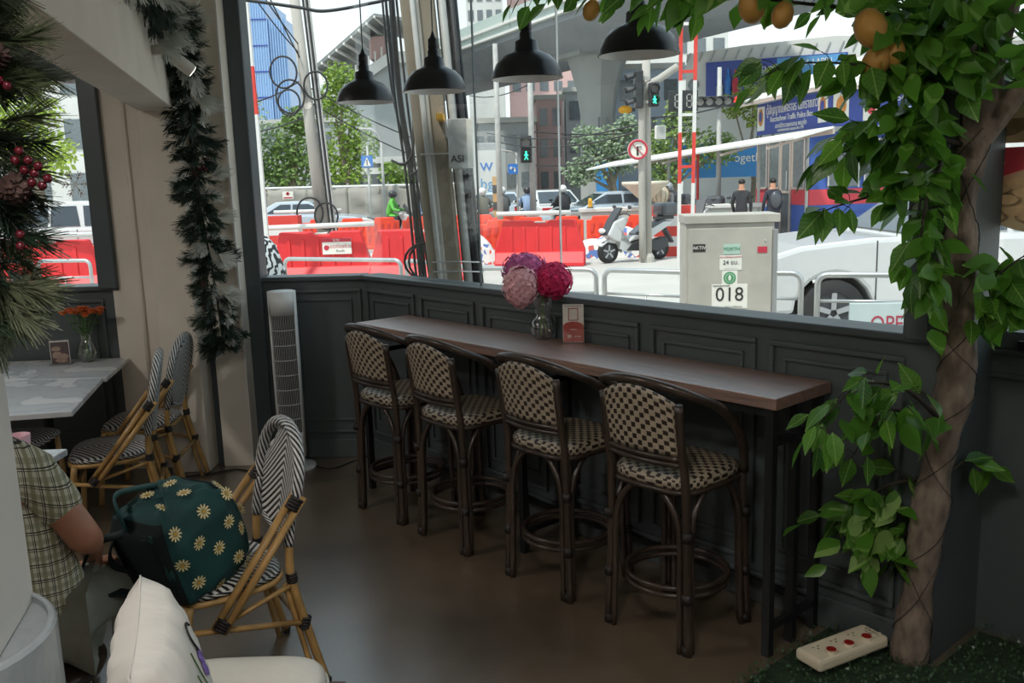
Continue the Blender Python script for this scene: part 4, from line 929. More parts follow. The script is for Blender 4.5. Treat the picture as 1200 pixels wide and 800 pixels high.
# ================================================================ backpack on the chair
def canvas():
    hexm('bag_green', (16, 64, 62), rough=.75, var=.18, scale=6, bump=.12, bscale=120); hexm('bag_dark', (8, 24, 26), rough=.85, var=.15); hexm('leather', (112, 84, 68), rough=.55, var=.25, scale=12)
    hexm('daisy_cream', (232, 214, 160), rough=.8, var=.05); hexm('daisy_eye', (206, 160, 60), rough=.8); hexm('grey_strap', (120, 124, 122), rough=.8)
canvas()
def backpack():
    o = Vector((-1.16, 2.93, .45)); t = thing('backpack', 'dark green backpack printed with cream daisies lying on the bistro chair', 'backpack', o)
    Rm = Matrix.Rotation(math.radians(60), 3, 'Z') @ Matrix.Rotation(math.radians(-16), 3, 'Y')
    C0 = Vector((0, 0, .155)); rx, ry, rz_ = .165, .175, .175
    def sp_(a, b, k=1.0, e=.48):
        ca, sa, cb, sb = math.cos(a), math.sin(a), math.cos(b), math.sin(b); f = lambda q: math.copysign(abs(q)**e, q)
        q = Vector((rx*f(cb)*f(ca), ry*f(cb)*f(sa), rz_*f(sb)))*k
        w_ = .006*math.sin(9*a+4*b)+.005*math.sin(5*b*2-3*a)
        q *= 1+w_*4*(1 if k == 1 else .6)
        return Rm @ q+C0
    n1, n2 = 40, 24
    g = G(); g.sheet(lambda u, v: sp_(2*PI*u, -PI/2+PI*v), n1, n2); g.build('main_body', 'bag_green', t, smooth=True)
    def nrm(a, b):
        p = sp_(a, b); q = sp_(a+.05, b)-p; r_ = sp_(a, b+.05)-p; return p, q.cross(r_).normalized()
    # back panel (dark) on the -x side with straps
    g = G(); g.sheet(lambda u, v: sp_(PI-.80+1.55*u, -1.1+2.1*v, 1.012), 14, 14); g.build('back_panel', 'bag_dark', t, smooth=True)
    # front pocket bulge on +x side
    g = G(); g.sheet(lambda u, v: sp_(-.55+1.1*u, -1.0+1.35*v, 1.0+.16*math.sin(PI*u)**.5*math.sin(PI*v)**.5), 18, 14); g.build('front_pocket', 'bag_green', t, smooth=True)
    g = G(); g.tube([sp_(-.55+1.1*i/14, .36, 1.015) for i in range(15)], .004, 6); g.build('zip', 'bag_dark', t, smooth=True)
    g = G(); g.tube([sp_(PI*.5-2.2+3.0*i/24, .78+.12*math.sin(i*.4), 1.01) for i in range(25)], .0035, 6); g.build('zip', 'bag_dark', t, smooth=True)
    g = G(); g.sheet(lambda u, v: sp_(-1.3+1.7*u, -1.35+.62*v, 1.014), 14, 6); g.build('leather_base', 'leather', t, smooth=True)
    # top handle flap and shoulder straps
    g = G(); hp = smoothpath([sp_(PI*.98, .72), sp_(PI*.98, .9)+Vector((-.03, -.0, .06)), sp_(PI*.6, 1.25)+Vector((-.04, 0, .035)), sp_(PI*.4, 1.2)+Vector((0, 0, .0))], 5)
    for i in range(len(hp)-1): pass
    def ribbon(path, wdir, w_, name, m_):
        g = G(); wd = Vector(wdir).normalized()*w_/2
        g.add([p+wd*s_ for p in path for s_ in (-1, 1)], [(2*i, 2*i+1, 2*i+3, 2*i+2) for i in range(len(path)-1)]); return g.build(name, m_, t, smooth=True, solid=.008)
    ribbon(hp, (.4, -.9, .1), .06, 'handle', 'bag_green')
    top = sp_(PI, .75); bot = sp_(PI, -.95)
    ribbon(smoothpath([top+Vector((.0, -.08, .02)), top+Vector((-.09, -.10, -.01)), top+Vector((-.13, -.11, -.14)), bot+Vector((-.075, -.10, .07)), bot+Vector((0, -.06, .0))], 6), (.35, -.94, 0), .055, 'shoulder_strap', 'bag_dark')
    ribbon(smoothpath([top+Vector((.0, .06, .02)), top+Vector((-.08, .05, -.03)), top+Vector((-.10, .04, -.13)), bot+Vector((-.05, .04, .08)), bot+Vector((0, .04, .0))], 6), (.35, -.94, 0), .055, 'shoulder_strap', 'bag_dark')
    g = G(); g.bx(-.012, .012, -.006, .006, -.02, .02); g.build('strap_buckle', 'grey_strap', t, bev=.003, loc=bot+Vector((-.055, -.1, .06)))
    # daisies
    me = G()
    for k in range(11):
        a = k*2*PI/11; e = Vector((math.cos(a), math.sin(a), 0)); f_ = Vector((-math.sin(a), math.cos(a), 0))
        me.add([e*.22, e*.55+f_*.13, e*.95+f_*.10, e*1.02, e*.95-f_*.10, e*.55-f_*.13], [(0, 1, 2, 3, 4, 5)])
    me = me.mesh('daisy_print'); me.materials.append(MATS['daisy_cream'])
    ey = G(); ey.add([(.26*math.cos(k*PI/5), .26*math.sin(k*PI/5), 0) for k in range(10)], [tuple(range(10))]); ey = ey.mesh('daisy_centre'); ey.materials.append(MATS['daisy_eye'])
    rr = random.Random(3)
    def inv(q): return math.copysign(math.asin(min(1, abs(q)**(1/.48))), q)
    spots = [(-PI/2+inv(x), inv(z), 1) for x, z in ((-.7, .75), (-.3, .35), (.1, -.05), (.45, -.5), (-.6, -.35), (.5, .3), (.1, .78), (.8, .72), (-.15, -.75), (.82, -.1), (-.75, .15), (.75, -.8))]
    spots += [(inv(y), inv(z), k) for y, z, k in ((-.6, .8, 1), (-.1, .7, 1), (.5, .8, 1), (-.55, .1, 1.14), (0, -.2, 1.16), (.5, .1, 1.14), (-.4, -.6, 1.12), (.4, -.6, 1.12))]
    spots += [(a_, 1.45, 1) for a_ in (-2.4, -1.2, .2, 1.6)]
    for (a, b, k) in spots:
        p, nn = nrm(a, b)
        if (p-C0).dot(nn) < 0: nn = -nn
        p = C0+(p-C0)*(k if k > 1 else 1.0)+nn*.005
        M = facing(p, nn, (rr.uniform(-.3, .3), rr.uniform(-.3, .3), 1)) @ Matrix.Rotation(rr.uniform(0, 1), 4, 'Z') @ Matrix.Diagonal((.025, .025, .025, 1))
        q = copymesh('daisy_print', me, t, M); copymesh('daisy_centre', ey, q, Matrix.Translation((0, 0, .05)))
backpack()
# ================================================================ bench with cushions in the foreground
hexm('white_cotton', (222, 216, 208), rough=.9, var=.03, scale=5, bump=.25, bscale=14, stretch=(1, 3, .6)); hexm('white_leather', (214, 208, 196), rough=.42, var=.04, scale=8, bump=.08, bscale=60)
hexm('lavender', (128, 104, 176), rough=.9, var=.3, scale=60); hexm('bench_wood', (96, 74, 56), rough=.5, var=.2)
def cushion_shape(hx, hy, th, e=.5, wob=.0, seed=0):
    """pillow with four pointed corners, lying in local XY"""
    g = G(); n = 22
    for sg in (1, -1):
        def fn(u, v):
            x, y = 2*u-1, 2*v-1; k = (max(0, (1-x**4))*max(0, (1-y**4)))**e
            pin = 1-.10*(1-abs(y))*(abs(x)**3)*1.0; pin2 = 1-.10*(1-abs(x))*(abs(y)**3)
            w_ = wob*(math.sin(17*y+5*x+seed)*math.exp(-((1-abs(x))*3)**2)+math.sin(15*x+seed)*math.exp(-((1-abs(y))*3)**2))
            return (x*hx*pin2 if False else x*hx*(1-.07*(1-y*y)*x*x), y*hy*(1-.07*(1-x*x)*y*y), sg*th*k+w_*k)
        g.sheet(fn, n, n)
    return g
t = thing('bench', 'low wooden bench carrying the white seat cushion', 'bench', (-.82, 1.85, 0))
g = G(); g.prism([(-.03, -.7), (.30, -.7), (.30, .60), (-.2, .60), (-.2, .08), (-.03, -.02)], .30, .345); g.build('seat_board', 'bench_wood', t, bev=.006)
for x in (0.01, .24):
    for y in (-.6, .5):
        g = G(); g.bx(x-.025, x+.025, y-.025, y+.025, 0, .30); g.build('leg', 'bench_wood', t, bev=.004)
t = thing('seat_cushion', 'cream white tufted leather seat cushion on the bench', 'cushion', (-.775, 2.13, .345))
def sc_(u, v):
    a = 2*PI*u; b = -PI/2+PI*v; f = lambda q, e: math.copysign(abs(q)**e, q)
    x = .235*f(math.cos(b), .35)*f(math.cos(a), .45); y = .30*f(math.cos(b), .35)*f(math.sin(a), .45); z = .062+.062*f(math.sin(b), .6)
    dp = math.exp(-((x-.10)**2+(y-.05)**2)/.0012)*.03+math.exp(-((x+.10)**2+(y-.05)**2)/.0012)*.03
    rip = .003*math.sin(math.atan2(y-.05, x-.1)*9)*math.exp(-((x-.1)**2+(y-.05)**2)/.01)
    return (x, y, z-(dp-rip if z > .06 else 0))
g = G(); g.sheet(sc_, 60, 36); g.build('pad', 'white_leather', t, smooth=True)
g = G(); g.tube([(lambda q: (q[0]*1.012, q[1]*1.012, .064))(sc_(i/60, .5)) for i in range(60)], .004, 6, True); g.build('piping', 'white_leather', t, smooth=True)
for x in (.10, -.10):
    g = G(); g.sph((x, .05, .097), (.009, .009, .004), 10, 6); g.build('button', 'white_leather', t, smooth=True)
po = Vector((-.80, 1.86, .665)); t = thing('throw_pillow', 'white throw pillow with lavender print standing on the bench', 'pillow', po)
ud = (Vector((-.914, 2.05, .87))-Vector((-.785, 1.66, .83))).normalized(); nn = Vector((.92, .26, .22)); nn = (nn-ud*nn.dot(ud)).normalized(); vd = nn.cross(ud)
if vd.z < 0: vd = -vd
MP = Matrix((ud, vd, nn)).transposed()
g = cushion_shape(.205, .205, .085, .42, .007, 2); g.v = [MP @ Vector(q) for q in g.v]; g.build('cover', 'white_cotton', t, smooth=True)
g = G(); ring = []
for x, y in [(i/12*2-1, 1) for i in range(12)]+[(1, 1-i/12*2) for i in range(12)]+[(1-i/12*2, -1) for i in range(12)]+[(-1, i/12*2-1) for i in range(12)]:
    ring.append(MP @ Vector((x*.2055*(1-.07*(1-y*y)*x*x), y*.2055*(1-.07*(1-x*x)*y*y), 0)))
g.tube(ring, .0025, 6, True); g.build('piping', 'white_cotton', t, smooth=True)
def on_pillow(x, y):
    k = (max(0, 1-x**4)*max(0, 1-y**4))**.42; return MP @ Vector((x*.205*(1-.07*(1-y*y)*x*x), y*.205*(1-.07*(1-x*x)*y*y), .085*k+.004))
for pts, w_, m_ in (([(.35, .55), (.30, .62), (.18, .62), (.12, .5), (.2, .3), (.25, .15)], .0028, 'ink_dark'), ([(-.15, .5), (-.1, .2), (.02, -.1), (.1, -.4)], .0018, 'stem_green'), ([(-.3, .3), (-.2, 0), (-.05, -.3)], .0018, 'stem_green')):
    g = G(); g.tube(smoothpath([on_pillow(x, y) for x, y in pts], 5), w_, 5); g.build('print_line', m_, t)
for i in range(9):
    x, y = .22+.05*math.sin(i*2.1), .22-.06*(i % 5)+.02*math.cos(i); p = on_pillow(x, y)
    g = G(); g.sph((0, 0, 0), (.012, .012, .012), 8, 5, M=MP @ Matrix.Diagonal((1, 1.3, .2))); g.build('flower_print', 'lavender', t, loc=p)

# ---- cable along the skirting, snowflake decal on the alcove window
g = G(); g.tube(smoothpath([(-2.15, 5.45, .006), (-1.95, 5.50, .006), (-1.80, 5.58, .006), (-1.66, 5.50, .006), (-1.55, 5.44, .006)], 6), .005, 6); tag(g.build('floor_cable', 'black_metal', smooth=True), 'thin black cable lying on the floor at the column foot', 'cable')
hexm('decal_white', (236, 236, 234), rough=.6)
t = thing('window_decal', 'white snowflake decal stuck on the alcove window', 'decal', (-2.70, 5.738, 1.84))
for k in range(6):
    a = k*PI/3; e = Vector((math.cos(a), 0, math.sin(a))); f_ = Vector((-math.sin(a), 0, math.cos(a)))
    g = G(); g.bar(e*.004, e*.085, .008, .002, (0, 1, 0))
    for q in (.04, .062):
        for s_ in (-1, 1): g.bar(e*q, e*(q+.02)+f_*.02*s_, .006, .002, (0, 1, 0))
    g.build('snowflake_arm', 'decal_white', t)
# ================================================================ street: ground and kerbside
ZG = -.1
mat('street_concrete', s2l((184, 181, 174)), rough=.9, var=.10, scale=.7, bump=.1, bscale=20)
hexm('steel', (190, 190, 188), rough=.3, metal=.7, var=.06); hexm('red_plastic', (214, 46, 50), rough=.5, var=.08, scale=3); hexm('orange_plastic', (232, 72, 44), rough=.5, var=.1, scale=4)
hexm('pole_brown', (134, 124, 108), rough=.9, var=.2, scale=5, bump=.2, bscale=20, stretch=(1, 1, .4)); hexm('white_paint', (214, 212, 208), rough=.6, var=.04); hexm('warn_red', (206, 62, 52), rough=.6, var=.08); hexm('concrete', (168, 164, 156), rough=.9, var=.16, scale=2.5, bump=.15, bscale=20, stretch=(1, 1, .35))
hexm('pale_concrete', (188, 188, 182), rough=.9, var=.12, scale=.6, stretch=(1, 1, .4)); hexm('cable_black', (40, 41, 44), rough=.6, var=.1); hexm('pipe_grey', (170, 170, 166), rough=.5, var=.1)
hexm('cabinet_grey', (172, 167, 157), rough=.7, var=.10, scale=5, bump=.05, bscale=30); hexm('label_white', (224, 222, 212), rough=.6, var=.03); hexm('label_green', (70, 142, 96), rough=.6, var=.05); hexm('label_teal', (170, 196, 182), rough=.6, var=.05)
hexm('label_red', (186, 48, 66), rough=.6, var=.05); hexm('car_white', (200, 201, 200), rough=.22, var=.02, coat=.5); hexm('car_silver', (176, 188, 198), rough=.25, var=.03, coat=.5); hexm('car_glass', (52, 60, 68), rough=.08, var=.1, spec=.8)
hexm('tyre', (38, 38, 40), rough=.85, var=.1); hexm('alloy', (176, 178, 180), rough=.3, metal=.6, var=.05); hexm('tail_red', (190, 30, 30), rough=.3); hexm('lamp_clear', (224, 226, 228), rough=.15); hexm('dark_plastic', (62, 64, 68), rough=.5, var=.1)
g = G(); g.add([(-220, 2, ZG), (260, -2, ZG), (260, 320, ZG), (-220, 320, ZG)], [(0, 1, 2, 3)]); struct(g.build('ground', 'street_concrete'))
def guard_rail(a, b, label, h=.9):
    a = Vector(a+(ZG,)); b = Vector(b+(ZG,)); d = b-a; ln = d.length; t = thing('guard_rail', label, 'railing', a, math.atan2(d.y, d.x), 'steel kerb railings')
    g = G(); r = .09
    arc = lambda cx, s_: [(cx+s_*r*math.sin(q*PI/8), 0, h-r+r*math.cos(q*PI/8)) for q in range(5)]
    pts = [(0.02, 0, 0)]+[(.02+r-r*math.cos(q*PI/8), 0, h-r+r*math.sin(q*PI/8)) for q in range(5)]+[(ln-.02-r+r*math.sin(q*PI/8), 0, h-r+r*math.cos(q*PI/8)) for q in range(5)]+[(ln-.02, 0, 0)]
    g.tube(pts, .028, 8); g.build('frame', 'steel', t, smooth=True)
    for z in (h*.72, h*.15):
        g = G(); g.cyl((.03, 0, z), (ln-.03, 0, z), .016, n=8); g.build('rail', 'steel', t, smooth=True)
    n = max(2, int(ln/.35))
    for i in range(1, n):
        g = G(); g.cyl((ln*i/n, 0, h*.15), (ln*i/n, 0, h*.72), .012, n=6); g.build('baluster', 'steel', t, smooth=True)
rl = [((-8.4, 13.9), (-7.15, 13.6), 'steel guard rail section outside the alcove window beyond the column'), ((-7.1, 13.58), (-6.2, 13.4), 'steel guard rail section ending in view of the alcove window'), ((-4.6, 13.0), (-3.2, 12.6), 'steel guard rail in front of the barrier with the warning sign'),
      ((-3.15, 12.58), (-1.4, 11.75), 'steel guard rail section passing behind the black cable bundle'), ((-1.35, 11.7), (-.5, 10.55), 'steel guard rail section passing behind the leaning concrete pole'), ((-.42, 10.36), (.95, 9.73), 'steel guard rail section below the single red barrier'),
      ((1.0, 9.7), (1.85, 9.18), 'steel guard rail section below the parked white scooter'), ((1.9, 9.15), (2.87, 8.78), 'steel guard rail section emerging behind the grey control cabinet'), ((2.93, 8.61), (3.95, 8.3), 'steel guard rail section in front of the white car wheel'), ((4.0, 8.28), (5.2, 7.9), 'steel guard rail section in front of the white car door')]
for a, b, lb in rl: guard_rail(a, b, lb)
# ---- traffic control cabinet 018
def cabinet():
    t = thing('control_cabinet', 'grey steel traffic control cabinet numbered 018 outside the window', 'cabinet', (1.50, 7.68, ZG), math.radians(-4)); w_, h_, dp = .74, 1.53, .42
    g = G(); g.bx(0, w_, 0, dp, 0, h_-.06); g.build('body', 'cabinet_grey', t, bev=.006)
    g = G(); g.bx(-.008, w_+.045, -.02, dp+.02, h_-.06, h_+.012); g.build('lid', 'cabinet_grey', t, bev=.006)
    g = G(); g.bx(.02, w_-.02, -.012, 0, .1, h_-.1); dr = g.build('door', 'cabinet_grey', t, bev=.004)
    g = G(); g.bx(w_-.012, w_+.03, -.01, .05, .1, h_-.12); g.build('hinge_strip', 'steel', t, bev=.003)
    F = (0, -1, 0)
    def plate(x0, x1, z0, z1, m_, y=-.016): g = G(); g.bx(x0, x1, y, -.012, z0, z1); return g.build('sticker', m_, dr, bev=0)
    plate(.22, .52, .745, .955, 'label_white'); text('lettering', '018', .17, 'ink_dark', dr, facing((.37, -.0185, .862), F), .001, sxy=(.95, 1.0))
    text('lettering', 'กรุงเทพมหานคร', .022, 'ink_dark', dr, facing((.30, -.0185, .942), F), .0005); text('lettering', 'ตู้ควบคุมสัญญาณไฟจราจร', .02, 'ink_dark', dr, facing((.37, -.0185, .758), F), .0005)
    plate(.305, .435, .945, 1.07, 'label_white', -.015)
    g = G(); g.cyl((.37, -.012, 1.008), (.37, -.0175, 1.008), .052, n=28); g.build('emblem', 'label_green', dr); g = G(); g.cyl((.37, -.012, 1.008), (.37, -.0185, 1.008), .037, n=28); g.build('emblem', 'label_white', dr)
    g = G(); g.cyl((.37, -.012, 1.008), (.37, -.0192, 1.008), .034, n=28); g.build('emblem', 'label_green', dr); g = G(); g.sph((.37, -.019, 1.008), (.012, .002, .024), 8, 6); g.build('emblem', 'label_white', dr)
    plate(.285, .47, 1.075, 1.20, 'label_white'); text('lettering', '24 ชม.', .05, 'ink_dark', dr, facing((.378, -.0185, 1.138), F), .0006); text('lettering', 'แจ้งเหตุไฟสัญญาณขัดข้อง', .018, 'label_red', dr, facing((.378, -.0185, 1.185), F), .0005); text('lettering', '- - - - - - - -', .025, 'ink_dark', dr, facing((.378, -.0185, 1.09), F), .0005)
    plate(.315, .455, 1.21, 1.295, 'label_teal'); text('lettering', 'FORTH', .042, 'label_green', dr, facing((.385, -.0185, 1.252), F), .0006)
    plate(.06, .165, 1.235, 1.30, 'ink_dark'); text('lettering', 'AKTIV', .04, 'label_white', dr, facing((.112, -.0185, 1.268), F), .0006)
    plate(.60, .68, 1.215, 1.268, 'label_red')
    g = G(); g.sph((.665, -.014, 1.315), (.01, .006, .01), 10, 6); g.build('lock', 'steel', dr, smooth=True)
cabinet()
# ---- sandwich board with OPEN lettering
t = thing('sandwich_board', 'grey street board with dark red OPEN lettering below the window', 'sign', (3.02, 7.95, ZG), math.radians(-8)); hexm('board_grey', (178, 192, 192), rough=.5, var=.05); hexm('letter_red', (160, 52, 74), rough=.6)
g = G(); g.bx(0, .62, 0, .04, .02, .71); bd = g.build('board', 'board_grey', t, bev=.006); text('lettering', 'OPEN', .2, 'letter_red', bd, facing((.38, -.003, .52), (0, -1, 0)), .002, sxy=(.78, 1))
g = G(); g.bar((.03, .05, .7), (.03, .4, 0), .03); g.build('back_leg', 'dark_plastic', t); g = G(); g.bar((.59, .05, .7), (.59, .4, 0), .03); g.build('back_leg', 'dark_plastic', t)
# ---- leaning concrete utility pole with pipes, meter box, cables
t = thing('utility_pole', 'leaning square concrete utility pole strapped with pipes outside the window', 'utility pole', (-.38, 6.62, ZG))
o = Vector((-.38, 6.62, ZG))
g = G(); g.bar((-.02, 0, 0), (-.27, 0, 4.2), .23, .2, (0, 1, 0)); g.build('shaft', 'pole_brown', t, bev=.012)
g = G(); g.bar((-.03, -.105, 0), (-.28, -.105, 4.2), .05, .03, (0, 1, 0)); g.build('raised_rib', 'concrete', t, bev=.006)
for dx, dy, r, m_ in ((-.052, -.125, .018, 'pipe_grey'), (.145, -.03, .03, 'pipe_grey'), (.19, .06, .022, 'cable_black'), (.215, -.03, .018, 'cable_black'), (.238, .02, .014, 'cable_black'), (.115, .1, .014, 'cable_black')):
    g = G(); g.cyl((dx, dy, 0), (dx-.245, dy, 4.2), r, n=10); g.build('conduit', m_, t, smooth=True)
for z in (1.25, 1.32, 2.08, 3.4):
    x = -.25*z/4.2; g = G(); g.tube([(x-.1, -.14, z), (x+.1, -.15, z), (x+.26, -.05, z-.02), (x+.26, .06, z-.02)], .006, 6); g.build('strap', 'steel', t)
t = thing('meter_box', 'grey metal meter box with black ASI graffiti on the leaning pole', 'meter box', (-.395, 6.30, 1.875), math.radians(-6))
g = G(); g.bx(0, .135, 0, .27, 0, .33); b = g.build('box', 'pipe_grey', t, bev=.004); g = G(); g.bx(.128, .172, .0, .12, .01, .325); g.build('side_door', 'label_white', t, bev=.003)
text('lettering', 'ASI', .085, 'ink_dark', b, facing((.062, -.003, .06), (0, -1, 0)), .0008, sxy=(.8, .8))
hexm('amber', (232, 168, 40), rough=.4); g = G(); g.bx(-.47, -.42, 6.30, 6.54, 2.2, 2.245); tag(g.build('amber_box', 'amber', bev=.005), 'small amber plastic box above the grey meter box', 'junction box')
def cable(label, pts, r=.012, k=6, m_='cable_black', cat='cable', group=None):
    g = G(); g.tube(smoothpath(pts, k), r, 6); o = g.build('cable', m_, smooth=True); return tag(o, label, cat, group)
for i, (x0, x1, r) in enumerate(((-.80, -.66, .022), (-.84, -.70, .010), (-.86, -.60, .008), (-.76, -.63, .009), (-.83, -.57, .007))):
    cable('black cable of the bundle dropping to the sill beside the leaning pole', [(x0-.01*i, 6.8+.03*i, 3.6), (x0+.03, 6.8+.03*i, 2.5), ((x0+x1)/2+.02, 6.78, 1.9), (x1, 6.75, 1.05), (x1+.05, 6.75, .3), (x1+.03, 6.75, ZG)], r, group='black cable bundle beside the pole')
for pts in ([(-.66, 6.7, 2.25), (-.68, 6.68, 2.0), (-.75, 6.7, 1.92), (-.84, 6.75, 1.95)], [(-.62, 6.66, 2.4), (-.62, 6.66, 2.1), (-.63, 6.66, 1.9), (-.7, 6.68, 1.84)]):
    cable('short looped cable hanging between the pole and the cable bundle', pts, .010, group='looped cables on the pole')
g = G(); g.tube([(-.62+.10*math.cos(a*PI/8)*(1+.02*a), 6.6, 1.22+.13*math.sin(a*PI/8)) for a in range(34)], .009, 6); tag(g.build('cable_coil', 'cable_black', smooth=True), 'coil of black cable hanging low beside the leaning pole', 'cable coil')
cable('thick dark cable sagging across the top of the corner window', [(-3.2, 8, 3.5), (-2.14, 8, 3.34), (-1.71, 8, 3.27), (-1.5, 8, 3.235), (-1.14, 8, 3.28), (-.8, 8, 3.36), (.2, 8, 3.7)], .014)
# zebra-print scooter cover by the corner window
def zebra():
    m, t, p = nodes('zebra_cloth'); c = N(t, 'ShaderNodeTexCoord').outputs['Object']; wv = N(t, 'ShaderNodeTexWave'); wv.inputs['Scale'].default_value = 9; wv.inputs['Distortion'].default_value = 9; wv.inputs['Detail'].default_value = 2; L(t, c, wv.inputs['Vector'])
    L(t, mixc(t, math_(t, 'GREATER_THAN', wv.outputs[0], .5), s2l((232, 232, 230)), s2l((30, 31, 34))), p.inputs['Base Color']); p.inputs['Roughness'].default_value = .7
zebra()
t = thing('stall_cover', 'rounded black and white zebra-print cover outside the corner window', 'cover', (-2.32, 7.4, ZG))
g = G(); g.lathe([(.50, 0), (.50, .8), (.47, 1.2), (.40, 1.42), (.28, 1.55), (0, 1.6)], 28); g.build('cloth', 'zebra_cloth', t, smooth=True)
g = G(); g.lathe([(.505, 0), (.515, .02), (.505, .04)], 28, cap=False); g.build('hem', 'ink_dark', t)
# ---- big red water barriers
def red_barrier(loc, rz, label, sign=False):
    t = thing('road_barrier', label, 'barrier', loc, rz, 'red water-filled barriers')
    out = [(-1.0, 0), (1.0, 0), (1.0, .35), (.84, .82), (.80, 1.0), (.22, 1.0), (.18, .94), (-.12, .94), (-.16, 1.0), (-.8, 1.0), (-.84, .82), (-1.0, .35)]
    g = G(); g.prism(out, -.1, .1, 'y'); g.build('shell', 'red_plastic', t, bev=.03)
    g = G(); g.prism([(-.3, 0), (.3, 0), (.3, .08), (.13, .32), (-.13, .32), (-.3, .08)], -.98, .98, 'x'); g.build('foot', 'red_plastic', t, bev=.02)
    for x in (-.62, -.34, -.05, .25, .55):
        g = G(); g.bx(x-.035, x+.035, -.125, -.09, .2, .86); g.build('rib', 'red_plastic', t, bev=.012)
    g = G(); g.bx(-.1, .14, -.06, .06, .94, .975); g.build('filler_handle', 'label_white', t, bev=.01)
    if sign:
        g = G(); g.bx(.05, .62, -.15, -.12, .55, .86); s_ = g.build('warning_sign', 'label_white', t)
        g = G(); g.bx(.05, .62, -.155, -.15, .79, .86); g.build('sign_band', 'label_red', s_); text('lettering', 'ระวัง', .07, 'label_white', s_, facing((.33, -.157, .825), (0, -1, 0)), .001)
        text('lettering', 'เขตก่อสร้าง', .10, 'label_red', s_, facing((.40, -.152, .70), (0, -1, 0)), .001); text('lettering', 'ห้ามเข้า', .06, 'ink_dark', s_, facing((.40, -.152, .61), (0, -1, 0)), .001)
        g = G(); g.cyl((.13, -.15, .68), (.13, -.156, .68), .05, n=18); g.build('sign_disc', 'label_red', s_)
red_barrier((-3.72, 17.95, ZG), 0, 'red water barrier with a white Thai warning sign', True); red_barrier((-1.75, 17.75, ZG), math.radians(-5), 'red water barrier standing behind the cable bundle')
red_barrier((.68, 19.9, ZG), math.radians(-8), 'single red water barrier in front of the white scooter'); red_barrier((-8.95, 17.6, ZG), math.radians(2), 'red water barrier seen through the alcove window'); red_barrier((-11.0, 17.7, ZG), 0, 'red water barrier further along outside the alcove window')
red_barrier((-5.85, 18.0, ZG), 0, 'red water barrier hidden behind the beige column')
for i, (a, b, lb) in enumerate((((-5.0, 17.8, 1.0), (-2.6, 17.6, 1.03), 'white pipe laid along the top of the signed red barrier'), ((-.25, 19.85, 1.06), (1.35, 19.6, 1.06), 'white pipe lying on top of the single red barrier'), ((-6.9, 26.9, 1.06), (-4.9, 26.8, 1.06), 'white pipe lying on the orange barriers by the parked silver car'), ((-10.0, 17.5, 1.0), (-7.9, 17.4, 1.0), 'white pipe on the red barrier outside the alcove window'))):
    g = G(); g.cyl(a, b, .05, n=10); tag(g.build('white_pipe', 'white_paint', smooth=True), lb, 'pipe')
# ---- orange slotted barriers behind
def slot_barrier():
    t = thing('slotted_barrier', 'x', 'barrier'); g = G(); g.prism([(-.9, 0), (.9, 0), (.9, .82), (.78, .82), (.74, .92), (.2, .92), (.16, .82), (-.16, .82), (-.2, .92), (-.74, .92), (-.78, .82), (-.9, .82)], -.06, .06, 'y'); g.build('shell', 'orange_plastic', t, bev=.02)
    for i in range(9):
        x = -.76+.19*i
        for z0, z1 in ((.52, .74), (.16, .42)): g = G(); g.prism([(x-.05, z0), (x+.02, z0), (x+.06, z1), (x-.02, z1)], -.085, -.055, 'y'); g.build('slat', 'warn_red', t)
    g = G(); g.bx(-.88, .88, -.2, .2, 0, .1); g.build('foot', 'orange_plastic', t, bev=.02)
    return t
sb = slot_barrier()
sl_ = [(-6.0, 26.8, 0, 'orange slotted barrier in front of the parked silver car'), (-4.1, 26.7, .02, 'orange slotted barrier beneath the grey tarpaulin fence'), (-2.2, 26.6, .0, 'orange slotted barrier beside the rider in the green vest'), (-.3, 26.4, -.03, 'orange slotted barrier behind the leaning pole'), (1.05, 23.6, -.05, 'orange slotted barrier right behind the single red barrier'), (-.7, 22.6, .03, 'orange slotted barrier over the mesh netting'), (2.9, 23.2, -.05, 'orange slotted barrier behind the scooter windscreen'), (-8.1, 26.9, 0, 'orange slotted barrier by the striped red and white block'), (-8.5, 18.75, .0, 'orange slotted barrier outside the alcove window')]
for i, (x, y, a, lb) in enumerate(sl_):
    if i == 0: sb.location = (x, y, ZG); sb.rotation_euler = (0, 0, a); tag(sb, lb, None, 'orange slotted barriers')
    else: dup(sb, (x, y, ZG), a, lb, 'orange slotted barriers')
